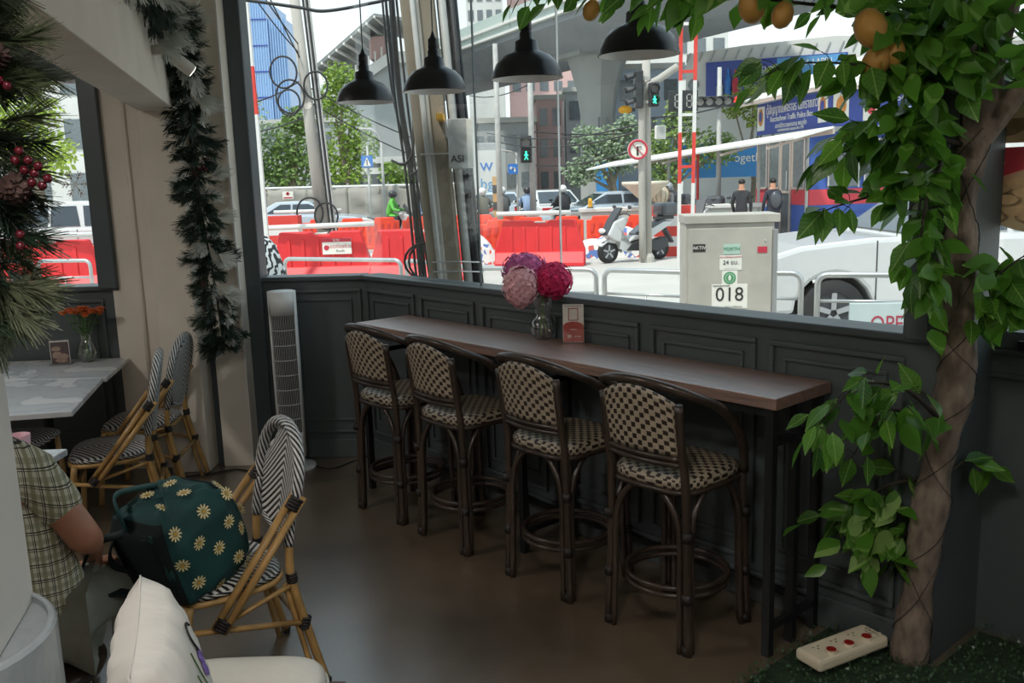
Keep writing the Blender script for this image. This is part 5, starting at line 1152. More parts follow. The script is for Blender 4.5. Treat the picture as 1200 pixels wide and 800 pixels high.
# ---- mesh netting and bags heaped at the works
def net():
    m, t, p = nodes('mesh_netting'); c = N(t, 'ShaderNodeTexCoord').outputs['Object']; v = N(t, 'ShaderNodeTexVoronoi'); v.inputs['Scale'].default_value = 9; L(t, c, v.inputs['Vector'])
    r = N(t, 'ShaderNodeValToRGB'); r.color_ramp.interpolation = 'CONSTANT'; e = r.color_ramp.elements; e[0].color = s2l((226, 224, 220))+(1,); e[1].position = .45; e[1].color = s2l((206, 96, 88))+(1,)
    x = e.new(.62); x.color = s2l((92, 120, 178))+(1,); x = e.new(.78); x.color = s2l((216, 216, 214))+(1,); sp_ = N(t, 'ShaderNodeSeparateColor'); L(t, v.outputs['Color'], sp_.inputs[0]); L(t, sp_.outputs[0], r.inputs[0]); L(t, r.outputs[0], p.inputs['Base Color']); p.inputs['Roughness'].default_value = .8
net()
for (x, y, sx_, lb) in ((-.95, 20.9, .75, 'heap of white and red mesh netting beside the leaning pole'), (2.55, 21.6, 1.0, 'heap of white and blue mesh netting behind the scooter'), (-2.7, 19.2, .35, 'scrap of white netting between the two red barriers')):
    t = thing('netting_heap', lb, 'netting', (x, y, ZG)); rr = random.Random(int(x*10)+50)
    g = G(); g.sheet(lambda u, v: ((u-.5)*2*sx_, (v-.5)*.7, .62*(math.sin(PI*u)*math.sin(PI*v))**.45*(1+.2*math.sin(9*u+4*v))), 20, 10); g.build('mesh', 'mesh_netting', t)
    g = G(); g.bx(-sx_*.95, sx_*.95, -.33, .33, 0, .12); g.build('base_fold', 'mesh_netting', t, bev=.03)
# ---- red and white masts, blocks
def bands(g, p0, p1, w_, k, i0): 
    p0 = Vector(p0); p1 = Vector(p1)
    for i in range(k):
        if i % 2 == i0: g.bar(p0.lerp(p1, i/k), p0.lerp(p1, (i+1)/k), w_, w_, (0, 1, 0))
t = thing('striped_mast', 'tall red and white striped ladder mast standing near the kiosk canopy', 'mast', (3.0, 16, ZG))
for x, x2 in ((0, .04), (.23, .30)):
    z0, z1 = 0, 5.2; n = 6
    for i in range(n):
        a = z0+(z1-z0)*i/n; b = z0+(z1-z0)*(i+1)/n; g = G(); g.bar((x+(x2-x)*a/z1, 0, a), (x+(x2-x)*b/z1, 0, b), .055, .055, (0, 1, 0)); g.build('post_section', 'warn_red' if i in (2, 4) else 'white_paint', t)
for z, m_ in ((2.02, 'warn_red'), (2.9, 'white_paint'), (3.62, 'warn_red'), (4.4, 'white_paint'), (1.1, 'white_paint')):
    g = G(); g.bx(.03, .25, -.02, .02, z-.025, z+.025); g.build('rung', m_, t)
t = thing('striped_mast', 'thin red and white striped pole beside the corner window frame', 'mast', (-4.53, 17, ZG))
for i, (a, b) in enumerate(((0, 1.5), (1.5, 2.3), (2.3, 3.2), (3.2, 4.05), (4.05, 4.9), (4.9, 5.8))):
    g = G(); g.bar((-.01*a, 0, a), (-.01*b, 0, b), .09, .09, (0, 1, 0)); g.build('pole_section', ('white_paint', 'white_paint', 'white_paint', 'warn_red', 'white_paint', 'white_paint')[i] if i != 3 else 'warn_red', t)
def stripe_block(loc, rz, w_, label):
    t = thing('striped_block', label, 'barrier block', loc, rz)
    for i in range(5): g = G(); g.bx(0, w_, 0, .45, .235*i, .235*i+.235); g.build('stripe_band', ('warn_red', 'white_paint')[(i+0) % 2], t)
stripe_block((3.42, 21.2, ZG), 0, .95, 'red and white banded block behind the scooter tail'); stripe_block((-6.2, 22.5, ZG), 0, 1.0, 'red and white banded block beside the thin striped pole')
t = thing('low_wall', 'low pale concrete planter wall behind the scooter', 'wall', (2.0, 24.8, ZG)); g = G(); g.bx(0, 5.0, 0, .5, 0, .95); g.build('wall_body', 'pale_concrete', t, bev=.03); g = G(); g.bx(-.04, 5.04, -.05, .55, .95, 1.06); g.build('coping', 'white_paint', t, bev=.02)
# ---- grey tarpaulin fence
hexm('tarp', (150, 146, 138), rough=.8, var=.12, scale=.9)
t = thing('tarpaulin_fence', 'grey tarpaulin site fence stretched under the trees', 'fence', (-13.0, 33, ZG))
for i in range(8):
    x0 = i*1.45; rr = random.Random(i)
    g = G(); g.sheet(lambda u, v: (x0+u*1.42, .12*math.sin(5*u+7*v*(i % 3)+i)*math.sin(PI*u), v*1.8+.03*math.sin(9*u+i)), 12, 8); g.build('tarp_panel', 'tarp', t, smooth=True, solid=.01)
    g = G(); g.cyl((x0, .1, 0), (x0, .1, 1.95), .03, n=8); g.build('post', 'pipe_grey', t)
g = G(); g.cyl((0, .1, 1.86), (11.6, .1, 1.80), .05, n=8); g.build('top_rail', 'white_paint', t)
t = thing('site_notice', 'white notice with a red cross symbol on the tarpaulin fence', 'sign', (-8.05, 32.75, 1.35)); g = G(); g.bx(0, .38, -.01, .01, 0, .27); b = g.build('board', 'label_white', t); g = G(); g.bx(.16, .22, -.02, -.01, .13, .25); g.build('symbol', 'label_red', b); g = G(); g.bx(.12, .26, -.02, -.01, .17, .21); g.build('symbol', 'label_red', b); g = G(); g.bx(.03, .35, -.02, -.01, .03, .07); g.build('symbol', 'label_red', b)
# ---- posters on the recessed window
hexm('poster_tan', (196, 178, 140), rough=.7, var=.06); hexm('poster_brown', (150, 124, 90), rough=.7, var=.2, scale=30); hexm('bun_tan', (206, 176, 132), rough=.7, var=.12, scale=40); hexm('poster_red', (214, 70, 82), rough=.6, var=.1)
def poster(name, label, poly, m_, off=.0):
    t = thing(name, label, 'poster', Bp(3.12, .80), BR); g = G(); g.prism(poly, -.006-off, -.003-off, 'y'); b = g.build('sheet', m_, t); return t, b
t, b = poster('window_poster', 'tan circular dim sum poster on the recessed window', [(-.0+.26+.30*math.cos(a*PI/24), 1.66+.125*math.sin(a*PI/24)) for a in range(48)], 'poster_tan')
for i, (x, z, r_) in enumerate(((.04, 1.70, .036), (.09, 1.715, .032), (.07, 1.66, .036), (.13, 1.685, .036), (.03, 1.60, .034), (.10, 1.62, .036), (.15, 1.60, .034), (.18, 1.66, .034))):
    g = G(); g.prism([(x+r_*1.5*math.cos(a*PI/8), z+r_*.75*math.sin(a*PI/8)) for a in range(16)], -.0075, -.006, 'y'); g.build('bun_print', 'bun_tan' if i % 2 else 'poster_brown', b)
    g = G(); g.prism([(x+r_*1.1*math.cos(a*PI/8), z+r_*.5*math.sin(a*PI/8)) for a in range(16)], -.009, -.0075, 'y'); g.build('bun_print', 'bun_tan', b)
t, b = poster('window_poster', 'red photo strip poster on the recessed window above the round one', [(-.03, 1.715), (.15, 1.775), (.15, 1.845), (-.03, 1.845)], 'poster_red', .012); g = G(); g.cyl((.035, -.019, 1.79), (.035, -.021, 1.79), .026, n=20); g.build('badge_print', 'label_white', b); g = G(); g.cyl((.035, -.02, 1.79), (.035, -.0225, 1.79), .021, n=20); g.build('badge_print', 'letter_red', b)
t, b = poster('window_poster', 'tan bowl poster with pale ground high on the recessed window', [(-.02, 1.86), (.6, 1.86), (.6, 2.12), (-.02, 2.12)], 'poster_tan')
g = G(); g.prism([(.06+.07*math.cos(PI+a*PI/12), 1.945+.06*math.sin(PI+a*PI/12)) for a in range(13)], -.008, -.006, 'y'); g.build('bowl_print', 'poster_brown', b)
# ================================================================ vehicles and people in the street
def wheel(parent, x, y, r, w_, name='wheel'):
    M = Matrix.Rotation(PI/2, 3, 'X')
    g = G(); g.lathe([(r*.62, -w_/2), (r*.94, -w_/2), (r, -w_/3), (r, w_/3), (r*.94, w_/2), (r*.62, w_/2)], 24, (x, y, r), M, cap=False); o = g.build(name, 'tyre', parent, smooth=True)
    g = G(); g.lathe([(0, -w_*.3), (r*.2, -w_*.36), (r*.64, -w_*.42), (r*.64, w_*.42), (r*.2, w_*.36), (0, w_*.3)], 20, (x, y, r), M); q = g.build('rim', 'dark_plastic', o)
    for k in range(5):
        a = k*2*PI/5+.3
        for s_ in (-1, 1): pass
        g.v = []; g.f = []; g = G(); g.bar((x+math.cos(a)*r*.1, y-w_*.44, r+math.sin(a)*r*.1), (x+math.cos(a)*r*.62, y-w_*.44, r+math.sin(a)*r*.62), .05*r/.33, .02, (0, 1, 0)); g.build('spoke', 'alloy', o)
    return o
def car(label, loc, rz, paint, Lc=4.5, Wc=1.8, Hc=1.48, suv=False, group=None, dims=True):
    t = thing('car', label, 'car', loc, rz, group); h = Lc/2; wr = .36 if suv else .32; bh = .62 if not suv else .66     # front at -x
    hood = .93 if not suv else 1.14; deck = 1.0 if not suv else 1.15
    low = [(-h, .35), (-h+.03, .62), (-h+.12, hood-.16), (-h+.5, hood-.05), (-h+1.25, hood+.02), (h-.5, deck), (h-.06, deck-.06), (h, .62), (h-.02, .34)]
    def arch(cx): return [(cx+(wr+.07)*math.cos(a*PI/10), wr+(wr+.07)*math.sin(a*PI/10)) for a in range(11)]
    fx, rx = -h+.86, h-.88
    poly = low+[(p[0], max(p[1], .22)) for p in arch(rx)]+[(p[0], max(p[1], .22)) for p in arch(fx)]
    g = G(); g.prism(poly, -Wc/2, Wc/2, 'y'); g.build('body', paint, t, bev=.05, smooth=False)
    # greenhouse: tapered
    ws = .42 if suv else 0
    c0 = [(-h+1.15+ws, hood), (-h+1.95+ws, Hc-.02), (-h+2.4+ws, Hc), (h-1.3 if not suv else h-.5, Hc-.02), (h-.55 if not suv else h-.12, deck)]
    n = len(c0); vs = []
    for s_ in (-1, 1):
        for x, z in c0: k = (z-deck)/(Hc-deck) if Hc > deck else 0; vs.append((x, s_*(Wc/2-.05-.17*max(0, k)), z))
    g = G(); g.add(vs, [tuple(range(n)), tuple(range(2*n-1, n-1, -1))]+[(i, n+i, n+i+1, i+1) for i in range(n-1)]); g.build('roof', paint, t, bev=.03)
    # side and end windows sit just proud
    def win(pts, name='side_window'):
        for s_ in (-1, 1):
            q = []
            for x, z in pts: k = (z-deck)/(Hc-deck); q.append((x, s_*(Wc/2-.05-.17*max(0, k)+.012), z))
            g = G(); g.add(q, [tuple(range(len(q)))]); g.build(name, 'car_glass', t, solid=.012, fix=False)
    zt = Hc-.10; zb = deck+.05
    win([(-h+1.32+ws, zb), (-h+1.95+ws, zt), (-h+2.45+ws*.6, zt), (-h+2.45+ws*.6, zb)]); win([(-h+2.52+ws*.6, zb), (-h+2.52+ws*.6, zt), (h-1.45 if not suv else h-1.3, zt), (h-1.0 if not suv else h-1.2, zb)])
    if suv: win([(h-1.1, zb), (h-1.15, zt), (h-.62, zt), (h-.45, zb)])
    def endw(x0, z0, x1, z1, name):
        k0, k1 = (max(0, (z-deck)/(Hc-deck)) for z in (z0, z1)); g = G(); g.add([(x0, -(Wc/2-.14-.17*k0), z0), (x0, Wc/2-.14-.17*k0, z0), (x1, Wc/2-.14-.17*k1, z1), (x1, -(Wc/2-.14-.17*k1), z1)], [(0, 1, 2, 3)]); g.build(name, 'car_glass', t, solid=.02, fix=False)
    endw(-h+1.2+ws, hood+.06, -h+1.86+ws, Hc-.08, 'windscreen'); endw(h-.6 if not suv else h-.13, deck+.05, h-1.22 if not suv else h-.46, Hc-.08, 'rear_window')
    for x in (fx, rx):
        for s_ in (-1, 1): wheel(t, x, s_*(Wc/2-.11), wr, .21)
    for s_ in (-1, 1):
        g = G(); g.sph((-h+.16, s_*(Wc/2-.3), hood-.2), (.1, .2, .08), 10, 6); g.build('headlight', 'lamp_clear', t, smooth=True)
        g = G(); g.bx(h-.06, h+.01, s_*(Wc/2-.28)-.2, s_*(Wc/2-.28)+.2, deck-.26, deck-.1); g.build('tail_light', 'tail_red', t, bev=.02)
        g = G(); g.sph((-h+1.42+ws, s_*(Wc/2+.09), deck+.06), (.07, .1, .075), 10, 6); g.build('mirror', paint, t, smooth=True)
        for x in (-h+1.3, -h+2.48, h-1.25): g = G(); g.bx(x-.006, x+.006, s_*(Wc/2)-.006, s_*(Wc/2)+.006, .36, deck-.02); g.build('door_seam', 'dark_plastic', t)
        g = G(); g.bx(-h+2.2, -h+2.4, s_*Wc/2-.015, s_*Wc/2+.03, deck-.16, deck-.12); g.build('door_handle', paint, t, bev=.008)
    g = G(); g.bx(-h+.03, h-.03, -Wc/2+.06, Wc/2-.06, .2, .36); g.build('underbody', 'dark_plastic', t)
    return t
car('white SUV parked at the kerb behind the steel rails', (5.0, 10.55, ZG), 0, 'car_white', 4.75, 1.86, 1.78, True)
car('silver sedan parked behind the orange barriers', (-6.6, 30, ZG), PI, 'car_silver', 4.3, 1.75, 1.42); car('pale blue hatchback driving past behind the scooter', (3.3, 30.5, ZG), math.radians(10), 'car_silver', 4.3, 1.75, 1.42)
car('white pickup style car seen through the alcove window', (-10.2, 20.2, ZG), 0, 'car_white', 4.6, 1.8, 1.72, True); hexm('car_dark', (70, 74, 80), rough=.3, var=.03, coat=.4)
car('white car waiting behind the crowd of riders', (1.4, 33.5, ZG), math.radians(-75), 'car_white', 4.3, 1.75, 1.5); car('dark car behind the parked pale blue hatchback', (5.2, 36, ZG), math.radians(15), 'car_dark', 4.4, 1.8, 1.46); car('silver car facing the riders near the green signal', (-.5, 36.0, ZG), math.radians(-80), 'car_silver', 4.2, 1.75, 1.45)
car('white car parked outside the recessed window behind the tree trunk', (10.2, 10.9, ZG), .05, 'car_white', 4.6, 1.8, 1.5)
def scooter(body='car_white'):
    t = thing('scooter', 'x', 'scooter')     # front at -x, wheelbase 1.4
    wheel(t, -.68, 0, .25, .12, 'front_wheel'); wheel(t, .70, 0, .25, .13, 'rear_wheel')
    def pan(poly, w_, m_, name, bev=.02): g = G(); g.prism(poly, -w_/2, w_/2, 'y'); return g.build(name, m_, t, bev=bev)
    pan([(-.92, .40), (-.62, .56), (-.44, .50), (-.52, .42), (-.72, .46), (-.88, .36)], .13, body, 'front_fender'); pan([(-.78, .62), (-.60, .92), (-.28, 1.02), (-.22, .95), (-.38, .66), (-.44, .34), (-.22, .24), (-.16, .32), (-.36, .42), (-.60, .50)], .34, body, 'front_cowl', .04)
    pan([(-.82, .62), (-.62, .95), (-.40, 1.22), (-.36, 1.2), (-.54, .9), (-.72, .62)], .26, 'dark_plastic', 'windscreen', .01); pan([(-.32, .26), (.10, .24), (.36, .40), (.14, .50), (-.16, .42)], .36, 'dark_plastic', 'footboard', .02)
    pan([(-.24, .44), (.06, .50), (.40, .52), (.92, .78), (1.0, .88), (.72, .86), (.24, .66), (-.10, .58)], .34, body, 'side_panel', .04); pan([(-.06, .62), (.20, .80), (.55, .86), (.78, .92), (.80, .86), (.30, .66), (.02, .56)], .30, 'car_dark', 'seat', .05)
    pan([(.28, .40), (.86, .52), (.90, .30), (.62, .18), (.30, .26)], .26, 'dark_plastic', 'engine_cover', .03); pan([(.86, .72), (1.08, .38), (1.02, .36), (.82, .66)], .16, 'dark_plastic', 'rear_fender', .01)
    g = G(); g.tube(smoothpath([(-.30, -.32, 1.04), (-.36, -.2, 1.08), (-.42, 0, 1.04), (-.36, .2, 1.08), (-.30, .32, 1.04)], 4), .016, 8); g.build('handlebar', 'dark_plastic', t, smooth=True)
    for s_ in (-1, 1): g = G(); g.sph((-.30, .30*s_, 1.22), (.03, .07, .045), 10, 6); g.cyl((-.36, .24*s_, 1.06), (-.31, .29*s_, 1.2), .007, n=6); g.build('mirror', 'dark_plastic', t, smooth=True)
    g = G(); g.cyl((-.68, .07, .25), (-.44, .05, .75), .03, n=10); g.build('fork', 'alloy', t, smooth=True)
    g = G(); g.tube([(.1, -.16, .2), (.18, -.2, .1), (.2, -.22, 0)], .012, 6); g.build('side_stand', 'dark_plastic', t)
    g = G(); g.sph((-.83, 0, .72), (.05, .13, .06), 10, 6); g.build('headlight', 'lamp_clear', t, smooth=True)
    return t
sc0 = scooter(); sc0.location = (2.79, 20.3, ZG); sc0.rotation_euler = (0, 0, math.radians(27)); tag(sc0, 'white maxi scooter with grey top box parked in front of the barriers')
def topbox(t):
    g = G(); g.bx(.66, 1.1, -.22, .22, .97, 1.28); g.build('top_box', 'car_dark', t, bev=.08); g = G(); g.bx(.6, 1.05, -.1, .1, .9, .97); g.build('rack', 'dark_plastic', t)
# band-coloured figures
def outfit(name, legs, shirt, skin_, hair, h=1.7):
    m, t, p = nodes(name); s = N(t, 'ShaderNodeSeparateXYZ'); L(t, N(t, 'ShaderNodeTexCoord').outputs['Object'], s.inputs[0]); r = N(t, 'ShaderNodeValToRGB'); r.color_ramp.interpolation = 'CONSTANT'; e = r.color_ramp.elements
    e[0].position = 0; e[0].color = s2l((40, 38, 38))+(1,); e[1].position = .05; e[1].color = s2l(legs)+(1,)
    for q, c in ((.53, shirt), (.855, skin_), (.955, hair)): x = e.new(q); x.color = s2l(c)+(1,)
    L(t, math_(t, 'DIVIDE', s.outputs[2], h), r.inputs[0]); L(t, r.outputs[0], p.inputs['Base Color']); p.inputs['Roughness'].default_value = .8
def stander(name_label, loc, rz, m_, bag=False):
    t = thing('person', name_label, 'person', loc, rz)
    V = [(0, 0, .92), (0, 0, 1.15), (0, 0, 1.38), (0, 0, 1.47), (0, .02, 1.56), (0, .02, 1.66), (.17, 0, 1.38), (.23, 0, 1.12), (.22, .12, .9), (.22, .16, .82), (-.17, 0, 1.38), (-.23, .02, 1.12), (-.2, .14, .92), (-.19, .18, .84), (.09, 0, .9), (.1, .01, .48), (.11, -.02, .08), (.11, .12, .04), (-.09, 0, .9), (-.1, .01, .48), (-.11, -.02, .08), (-.11, .12, .04)]
    E_ = [(0, 1), (1, 2), (2, 3), (3, 4), (4, 5), (2, 6), (6, 7), (7, 8), (8, 9), (2, 10), (10, 11), (11, 12), (12, 13), (0, 14), (14, 15), (15, 16), (16, 17), (0, 18), (18, 19), (19, 20), (20, 21)]
    rad = [(.15, .11), (.14, .1), (.15, .1), .055, (.085, .095), (.06, .07), .06, .048, .035, .03, .06, .048, .035, .03, .09, .065, .05, .04, .09, .065, .05, .04]
    skin_body('body', m_, V, E_, rad, t, 2)
    g = G(); g.sph((0, .11, 1.57), (.016, .022, .025), 8, 5); g.build('nose', 'skin', t, smooth=True)
    g = G(); g.sph((0, .015, 1.66), (.088, .098, .075), 12, 8); g.build('hair', 'hair_black', t, smooth=True)
    if bag: g = G(); g.sph((0, -.16, 1.2), (.15, .1, .22), 12, 8); g.build('rucksack', 'car_dark', t, smooth=True)
def rider(label, loc, rz, m_, helmet):
    t = thing('person', label, 'person', loc, rz)
    V = [(.12, 0, .92), (.08, 0, 1.12), (.0, 0, 1.32), (-.02, 0, 1.40), (-.04, 0, 1.48), (-.04, 0, 1.58), (-.02, .17, 1.32), (-.12, .27, 1.1), (-.34, .27, 1.06), (-.02, -.17, 1.32), (-.12, -.27, 1.1), (-.34, -.27, 1.06), (.08, .1, .9), (-.22, .17, .86), (-.1, .17, .42), (-.2, .17, .36), (.08, -.1, .9), (-.22, -.17, .86), (-.1, -.17, .42), (-.2, -.17, .36)]
    E_ = [(0, 1), (1, 2), (2, 3), (3, 4), (4, 5), (2, 6), (6, 7), (7, 8), (2, 9), (9, 10), (10, 11), (0, 12), (12, 13), (13, 14), (14, 15), (0, 16), (16, 17), (17, 18), (18, 19)]
    rad = [(.15, .13), (.15, .12), (.15, .11), .055, (.08, .09), .06, .06, .048, .035, .06, .048, .035, .09, .07, .05, .045, .09, .07, .05, .045]
    skin_body('body', m_, V, E_, rad, t, 2)
    g = G(); g.sph((-.03, 0, 1.56), (.135, .125, .125), 16, 10); hm = g.build('helmet', helmet, t, smooth=True)
    g = G(); g.sheet(lambda u, v: (-.03-.14*math.cos((u-.5)*1.6), .13*math.sin((u-.5)*1.6), 1.50+.085*v), 8, 4); g.build('visor', 'car_glass', hm, smooth=True, solid=.006)
outfit('outfit_black', (46, 48, 56), (44, 46, 50), (190, 140, 112), (36, 32, 30)); outfit('outfit_navy', (50, 52, 62), (48, 50, 62), (196, 144, 118), (60, 46, 40)); outfit('outfit_green', (60, 62, 66), (104, 190, 80), (170, 120, 96), (30, 28, 28)); outfit('outfit_olive', (60, 60, 58), (92, 90, 78), (170, 120, 96), (30, 28, 28)); outfit('outfit_blue', (56, 58, 66), (140, 164, 196), (180, 130, 104), (30, 28, 28)); outfit('outfit_grey', (70, 70, 72), (90, 92, 94), (180, 130, 104), (30, 28, 28))
hexm('helmet_white', (222, 222, 220), rough=.3); hexm('helmet_dark', (60, 58, 62), rough=.3); hexm('helmet_grey', (150, 156, 160), rough=.3)
stander('person in black shirt standing with back turned under the kiosk canopy', (5.9, 23.0, ZG), math.radians(-20), 'outfit_black', False); stander('person in dark jacket with backpack standing beside the kiosk window', (6.72, 23.1, ZG), math.radians(10), 'outfit_navy', True)
rd = [(-.75, 26.2+1.6, -78, 'outfit_olive', 'helmet_white', 'rider in olive jacket and white helmet beside the leaning pole'), (-.15, 29.0, -70, 'outfit_grey', 'helmet_white', 'rider in grey with white helmet next to the striped post'), (.62, 28.2, -80, 'outfit_blue', 'helmet_dark', 'rider in pale blue shirt with dark helmet below the green pedestrian signal'), (1.75, 28.6, -70, 'outfit_black', 'helmet_white', 'rider in black with white helmet near the pale blue hatchback'),
      (-3.55, 28.0, 170, 'outfit_green', 'helmet_dark', 'rider in bright green vest in front of the tarpaulin fence'), (-2.7, 29.0, 175, 'outfit_blue', 'helmet_grey', 'rider in blue checked shirt next to the cable bundle'), (4.6, 25.9, 30, 'outfit_grey', 'helmet_grey', 'rider in grey jacket waiting under the end of the canopy')]
for x, y, a, m_, hm, lb in rd:
    rider(lb, (x, y, ZG), math.radians(a), m_, hm); dup(sc0, (x, y, ZG), math.radians(a), 'scooter ridden by the '+lb.split('rider in ')[1], 'ridden scooters')
topbox(sc0)
for i, (x, y, a) in enumerate(((5.35, 24.6, 60), (6.45, 25.3, 75), (4.9, 28.5, 40))): dup(sc0, (x, y, ZG), math.radians(a), ('scooter parked beside the person in black shirt', 'scooter parked behind the person with backpack', 'scooter parked at the far end of the canopy')[i], 'parked scooters by the kiosk')
# ---- big bowl planter, wicker ball, cones and street clutter
t = thing('bowl_planter', 'wide cream bowl planter on a thin stand behind the scooter seat', 'planter', (3.65, 24.2, ZG)); hexm('cream', (214, 206, 186), rough=.7, var=.08)
g = G(); g.lathe([(.05, 0), (.05, 1.2), (.25, 1.35), (.5, 1.58), (.62, 1.66), (.62, 1.74), (.5, 1.74)], 24); g.build('bowl', 'cream', t, smooth=True); g = G(); g.lathe([(.3, 0), (.3, .06), (0, .07)], 20); g.build('foot', 'cream', t)
t = thing('lamp_globe', 'round cream lattice globe standing on the low wall', 'globe lamp', (4.15, 24.9, .96)); g = G(); g.sph((0, 0, .3), .26, 16, 10); g.build('globe', 'cream', t, smooth=True); g = G(); g.lathe([(.12, 0), (.1, .06)], 14); g.build('base', 'dark_plastic', t)
for k in range(6):
    a = k*PI/6; g = G(); g.tube([(.265*math.cos(b*PI/16)*math.cos(a), .265*math.cos(b*PI/16)*math.sin(a), .3+.265*math.sin(b*PI/16)) for b in range(32)], .008, 5, True); g.build('lattice_hoop', 'poster_brown', t)
t = thing('beacon', 'small orange warning beacon on the low planter wall', 'beacon', (2.25, 24.9, .96)); g = G(); g.lathe([(.07, 0), (.07, .04), (.06, .05), (.06, .2), (.04, .26), (0, .27)], 14); g.build('lens', 'amber', t, smooth=True); g = G(); g.lathe([(.09, 0), (.09, .03)], 14); g.build('base', 'dark_plastic', t)
t = thing('pier_beacon', 'amber lamp fixed to the side of the viaduct pier', 'lamp', (6.1, 47.0, 5.1)); g = G(); g.sph((0, 0, 0), (.36, .2, .22), 12, 8); g.build('lens', 'amber', t, smooth=True); g = G(); g.bx(.2, .5, -.06, .3, -.08, .08); g.build('bracket', 'dark_plastic', t)
# ================================================================ signals, signs, poles
mat('led_green', (.05, .9, .5), emit=2.0, var=0); mat('led_red', (.9, .05, .04), emit=1.6, var=0); hexm('sign_blue', (34, 112, 190), rough=.5, var=.04); hexm('signal_black', (44, 46, 48), rough=.5, var=.08); hexm('digit_grey', (150, 150, 146), rough=.6)
def post(label, p, h, r=.06, m_='pipe_grey', name='street_pole', arm=None, lean=(0, 0)):
    t = thing(name, label, 'pole', (p[0], p[1], ZG)); g = G(); g.tube([(0, 0, 0), (lean[0], lean[1], h)], [r, r*.75], 12); g.build('shaft', m_, t, smooth=True); g = G(); g.lathe([(r*1.6, 0), (r*1.5, .12), (r*1.05, .2)], 12); g.build('footing', m_, t)
    if arm: g = G(); g.tube(smoothpath([tuple(Vector(q)-Vector((p[0], p[1], ZG))) for q in arm], 5), r*.7, 8); g.build('arm', m_, t, smooth=True)
    return t
post('tall pale steel pole carrying the green pedestrian signal', (.78, 28), 6.4, .10); post('pale steel pole beside the blue left turn sign', (-.22, 26), 5.6, .09)
def ped_signal(loc, rz, label, s_=1.0):
    t = thing('pedestrian_signal', label, 'traffic light', loc, rz)
    g = G(); g.bx(-.17*s_, .17*s_, -.1, .12, 0, .8*s_); b = g.build('housing', 'signal_black', t, bev=.03)
    for z, m_ in ((.58, 'digit_grey'), (.21, 'signal_black')):
        g = G(); g.lathe([(.14*s_, 0), (.15*s_, -.16)], 16, (0, -.1, z*s_), Matrix.Rotation(-PI/2, 3, 'X'), cap=False); g.build('visor', 'signal_black', t, solid=.01)
    g = G(); g.cyl((0, -.1, .58*s_), (0, -.115, .58*s_), .13*s_, n=16); g.build('lens', 'digit_grey', t)
    z0 = .21*s_; g = G(); g.sph((0, -.13, z0+.10*s_), (.03*s_, .01, .03*s_), 8, 6)
    for a, q in (((0, z0+.07*s_), (0, z0-.02*s_)), ((0, z0+.05*s_), (.06*s_, z0+.0*s_)), ((0, z0+.05*s_), (-.06*s_, z0+.01*s_)), ((0, z0-.02*s_), (.05*s_, z0-.12*s_)), ((0, z0-.02*s_), (-.05*s_, z0-.12*s_))): g.bar((a[0], -.13, a[1]), (q[0], -.13, q[1]), .035*s_, .02)
    g.build('walking_man', 'led_green', t)
ped_signal((.60, 27.85, 2.28), 0, 'pedestrian signal with green walking man on the tall pale pole'); ped_signal((3.16, 19.7, 3.22), 0, 'pedestrian signal with green walking man beside the black three-light signal', .62)
t = thing('traffic_signal', 'black three-light traffic signal with long visors seen side-on', 'traffic light', (2.80, 19.8, 3.2)); g = G(); g.bx(-.02, .14, -.14, .14, 0, .78); g.build('housing', 'signal_black', t, bev=.03)
for z in (.12, .38, .64):
    g = G(); g.sheet(lambda u, v: (-.02-.24*v*(1-.25*abs(2*u-1)), .115*math.cos(PI*u), z+.115*math.sin(PI*u)-.05*v), 10, 3); g.build('visor', 'signal_black', t, smooth=True, solid=.012); g = G(); g.cyl((-.02, 0, z), (-.03, 0, z), .1, n=16); g.build('lens', 'digit_grey', t)
g = G(); g.bx(.14, .3, -.03, .03, .1, .16); g.bx(.14, .3, -.03, .03, .6, .66); g.build('bracket', 'pipe_grey', t)
post('grey concrete signal pole with curved pipe beside the round no-turn sign', (3.05, 20), 5.4, .11, 'concrete', arm=[(2.93, 19.85, 0), (2.93, 19.85, 3.0), (3.0, 19.85, 3.6), (3.3, 19.85, 3.8), (3.7, 19.85, 4.05)])
t = thing('no_turn_sign', 'round white no right turn sign with red ring on the signal pole', 'sign', (2.82, 19.7, 2.34)); g = G(); g.cyl((0, 0, 0), (0, .03, 0), .22, n=28); g.build('plate', 'label_white', t)
g = G(); g.tube([(.19*math.cos(a*PI/16), -.012, .19*math.sin(a*PI/16)) for a in range(32)], .024, 8, True); g.build('red_ring', 'label_red', t); g = G(); g.bar((-.01, -.01, -.12), (-.01, -.01, .06), .04, .01); g.bar((-.02, -.01, .06), (.08, -.01, .06), .04, .01); g.build('arrow', 'ink_dark', t); g = G(); g.bar((-.12, -.018, .12), (.12, -.018, -.12), .03, .008); g.build('red_bar', 'label_red', t)
t = thing('junction_box', 'small white box fixed to the concrete signal pole', 'junction box', (3.2, 19.8, 2.55)); g = G(); g.bx(0, .22, -.08, .08, 0, .28); g.build('box', 'label_white', t, bev=.01); g = G(); g.bx(.02, .2, -.09, -.08, .02, .26); g.build('cover', 'pipe_grey', t)
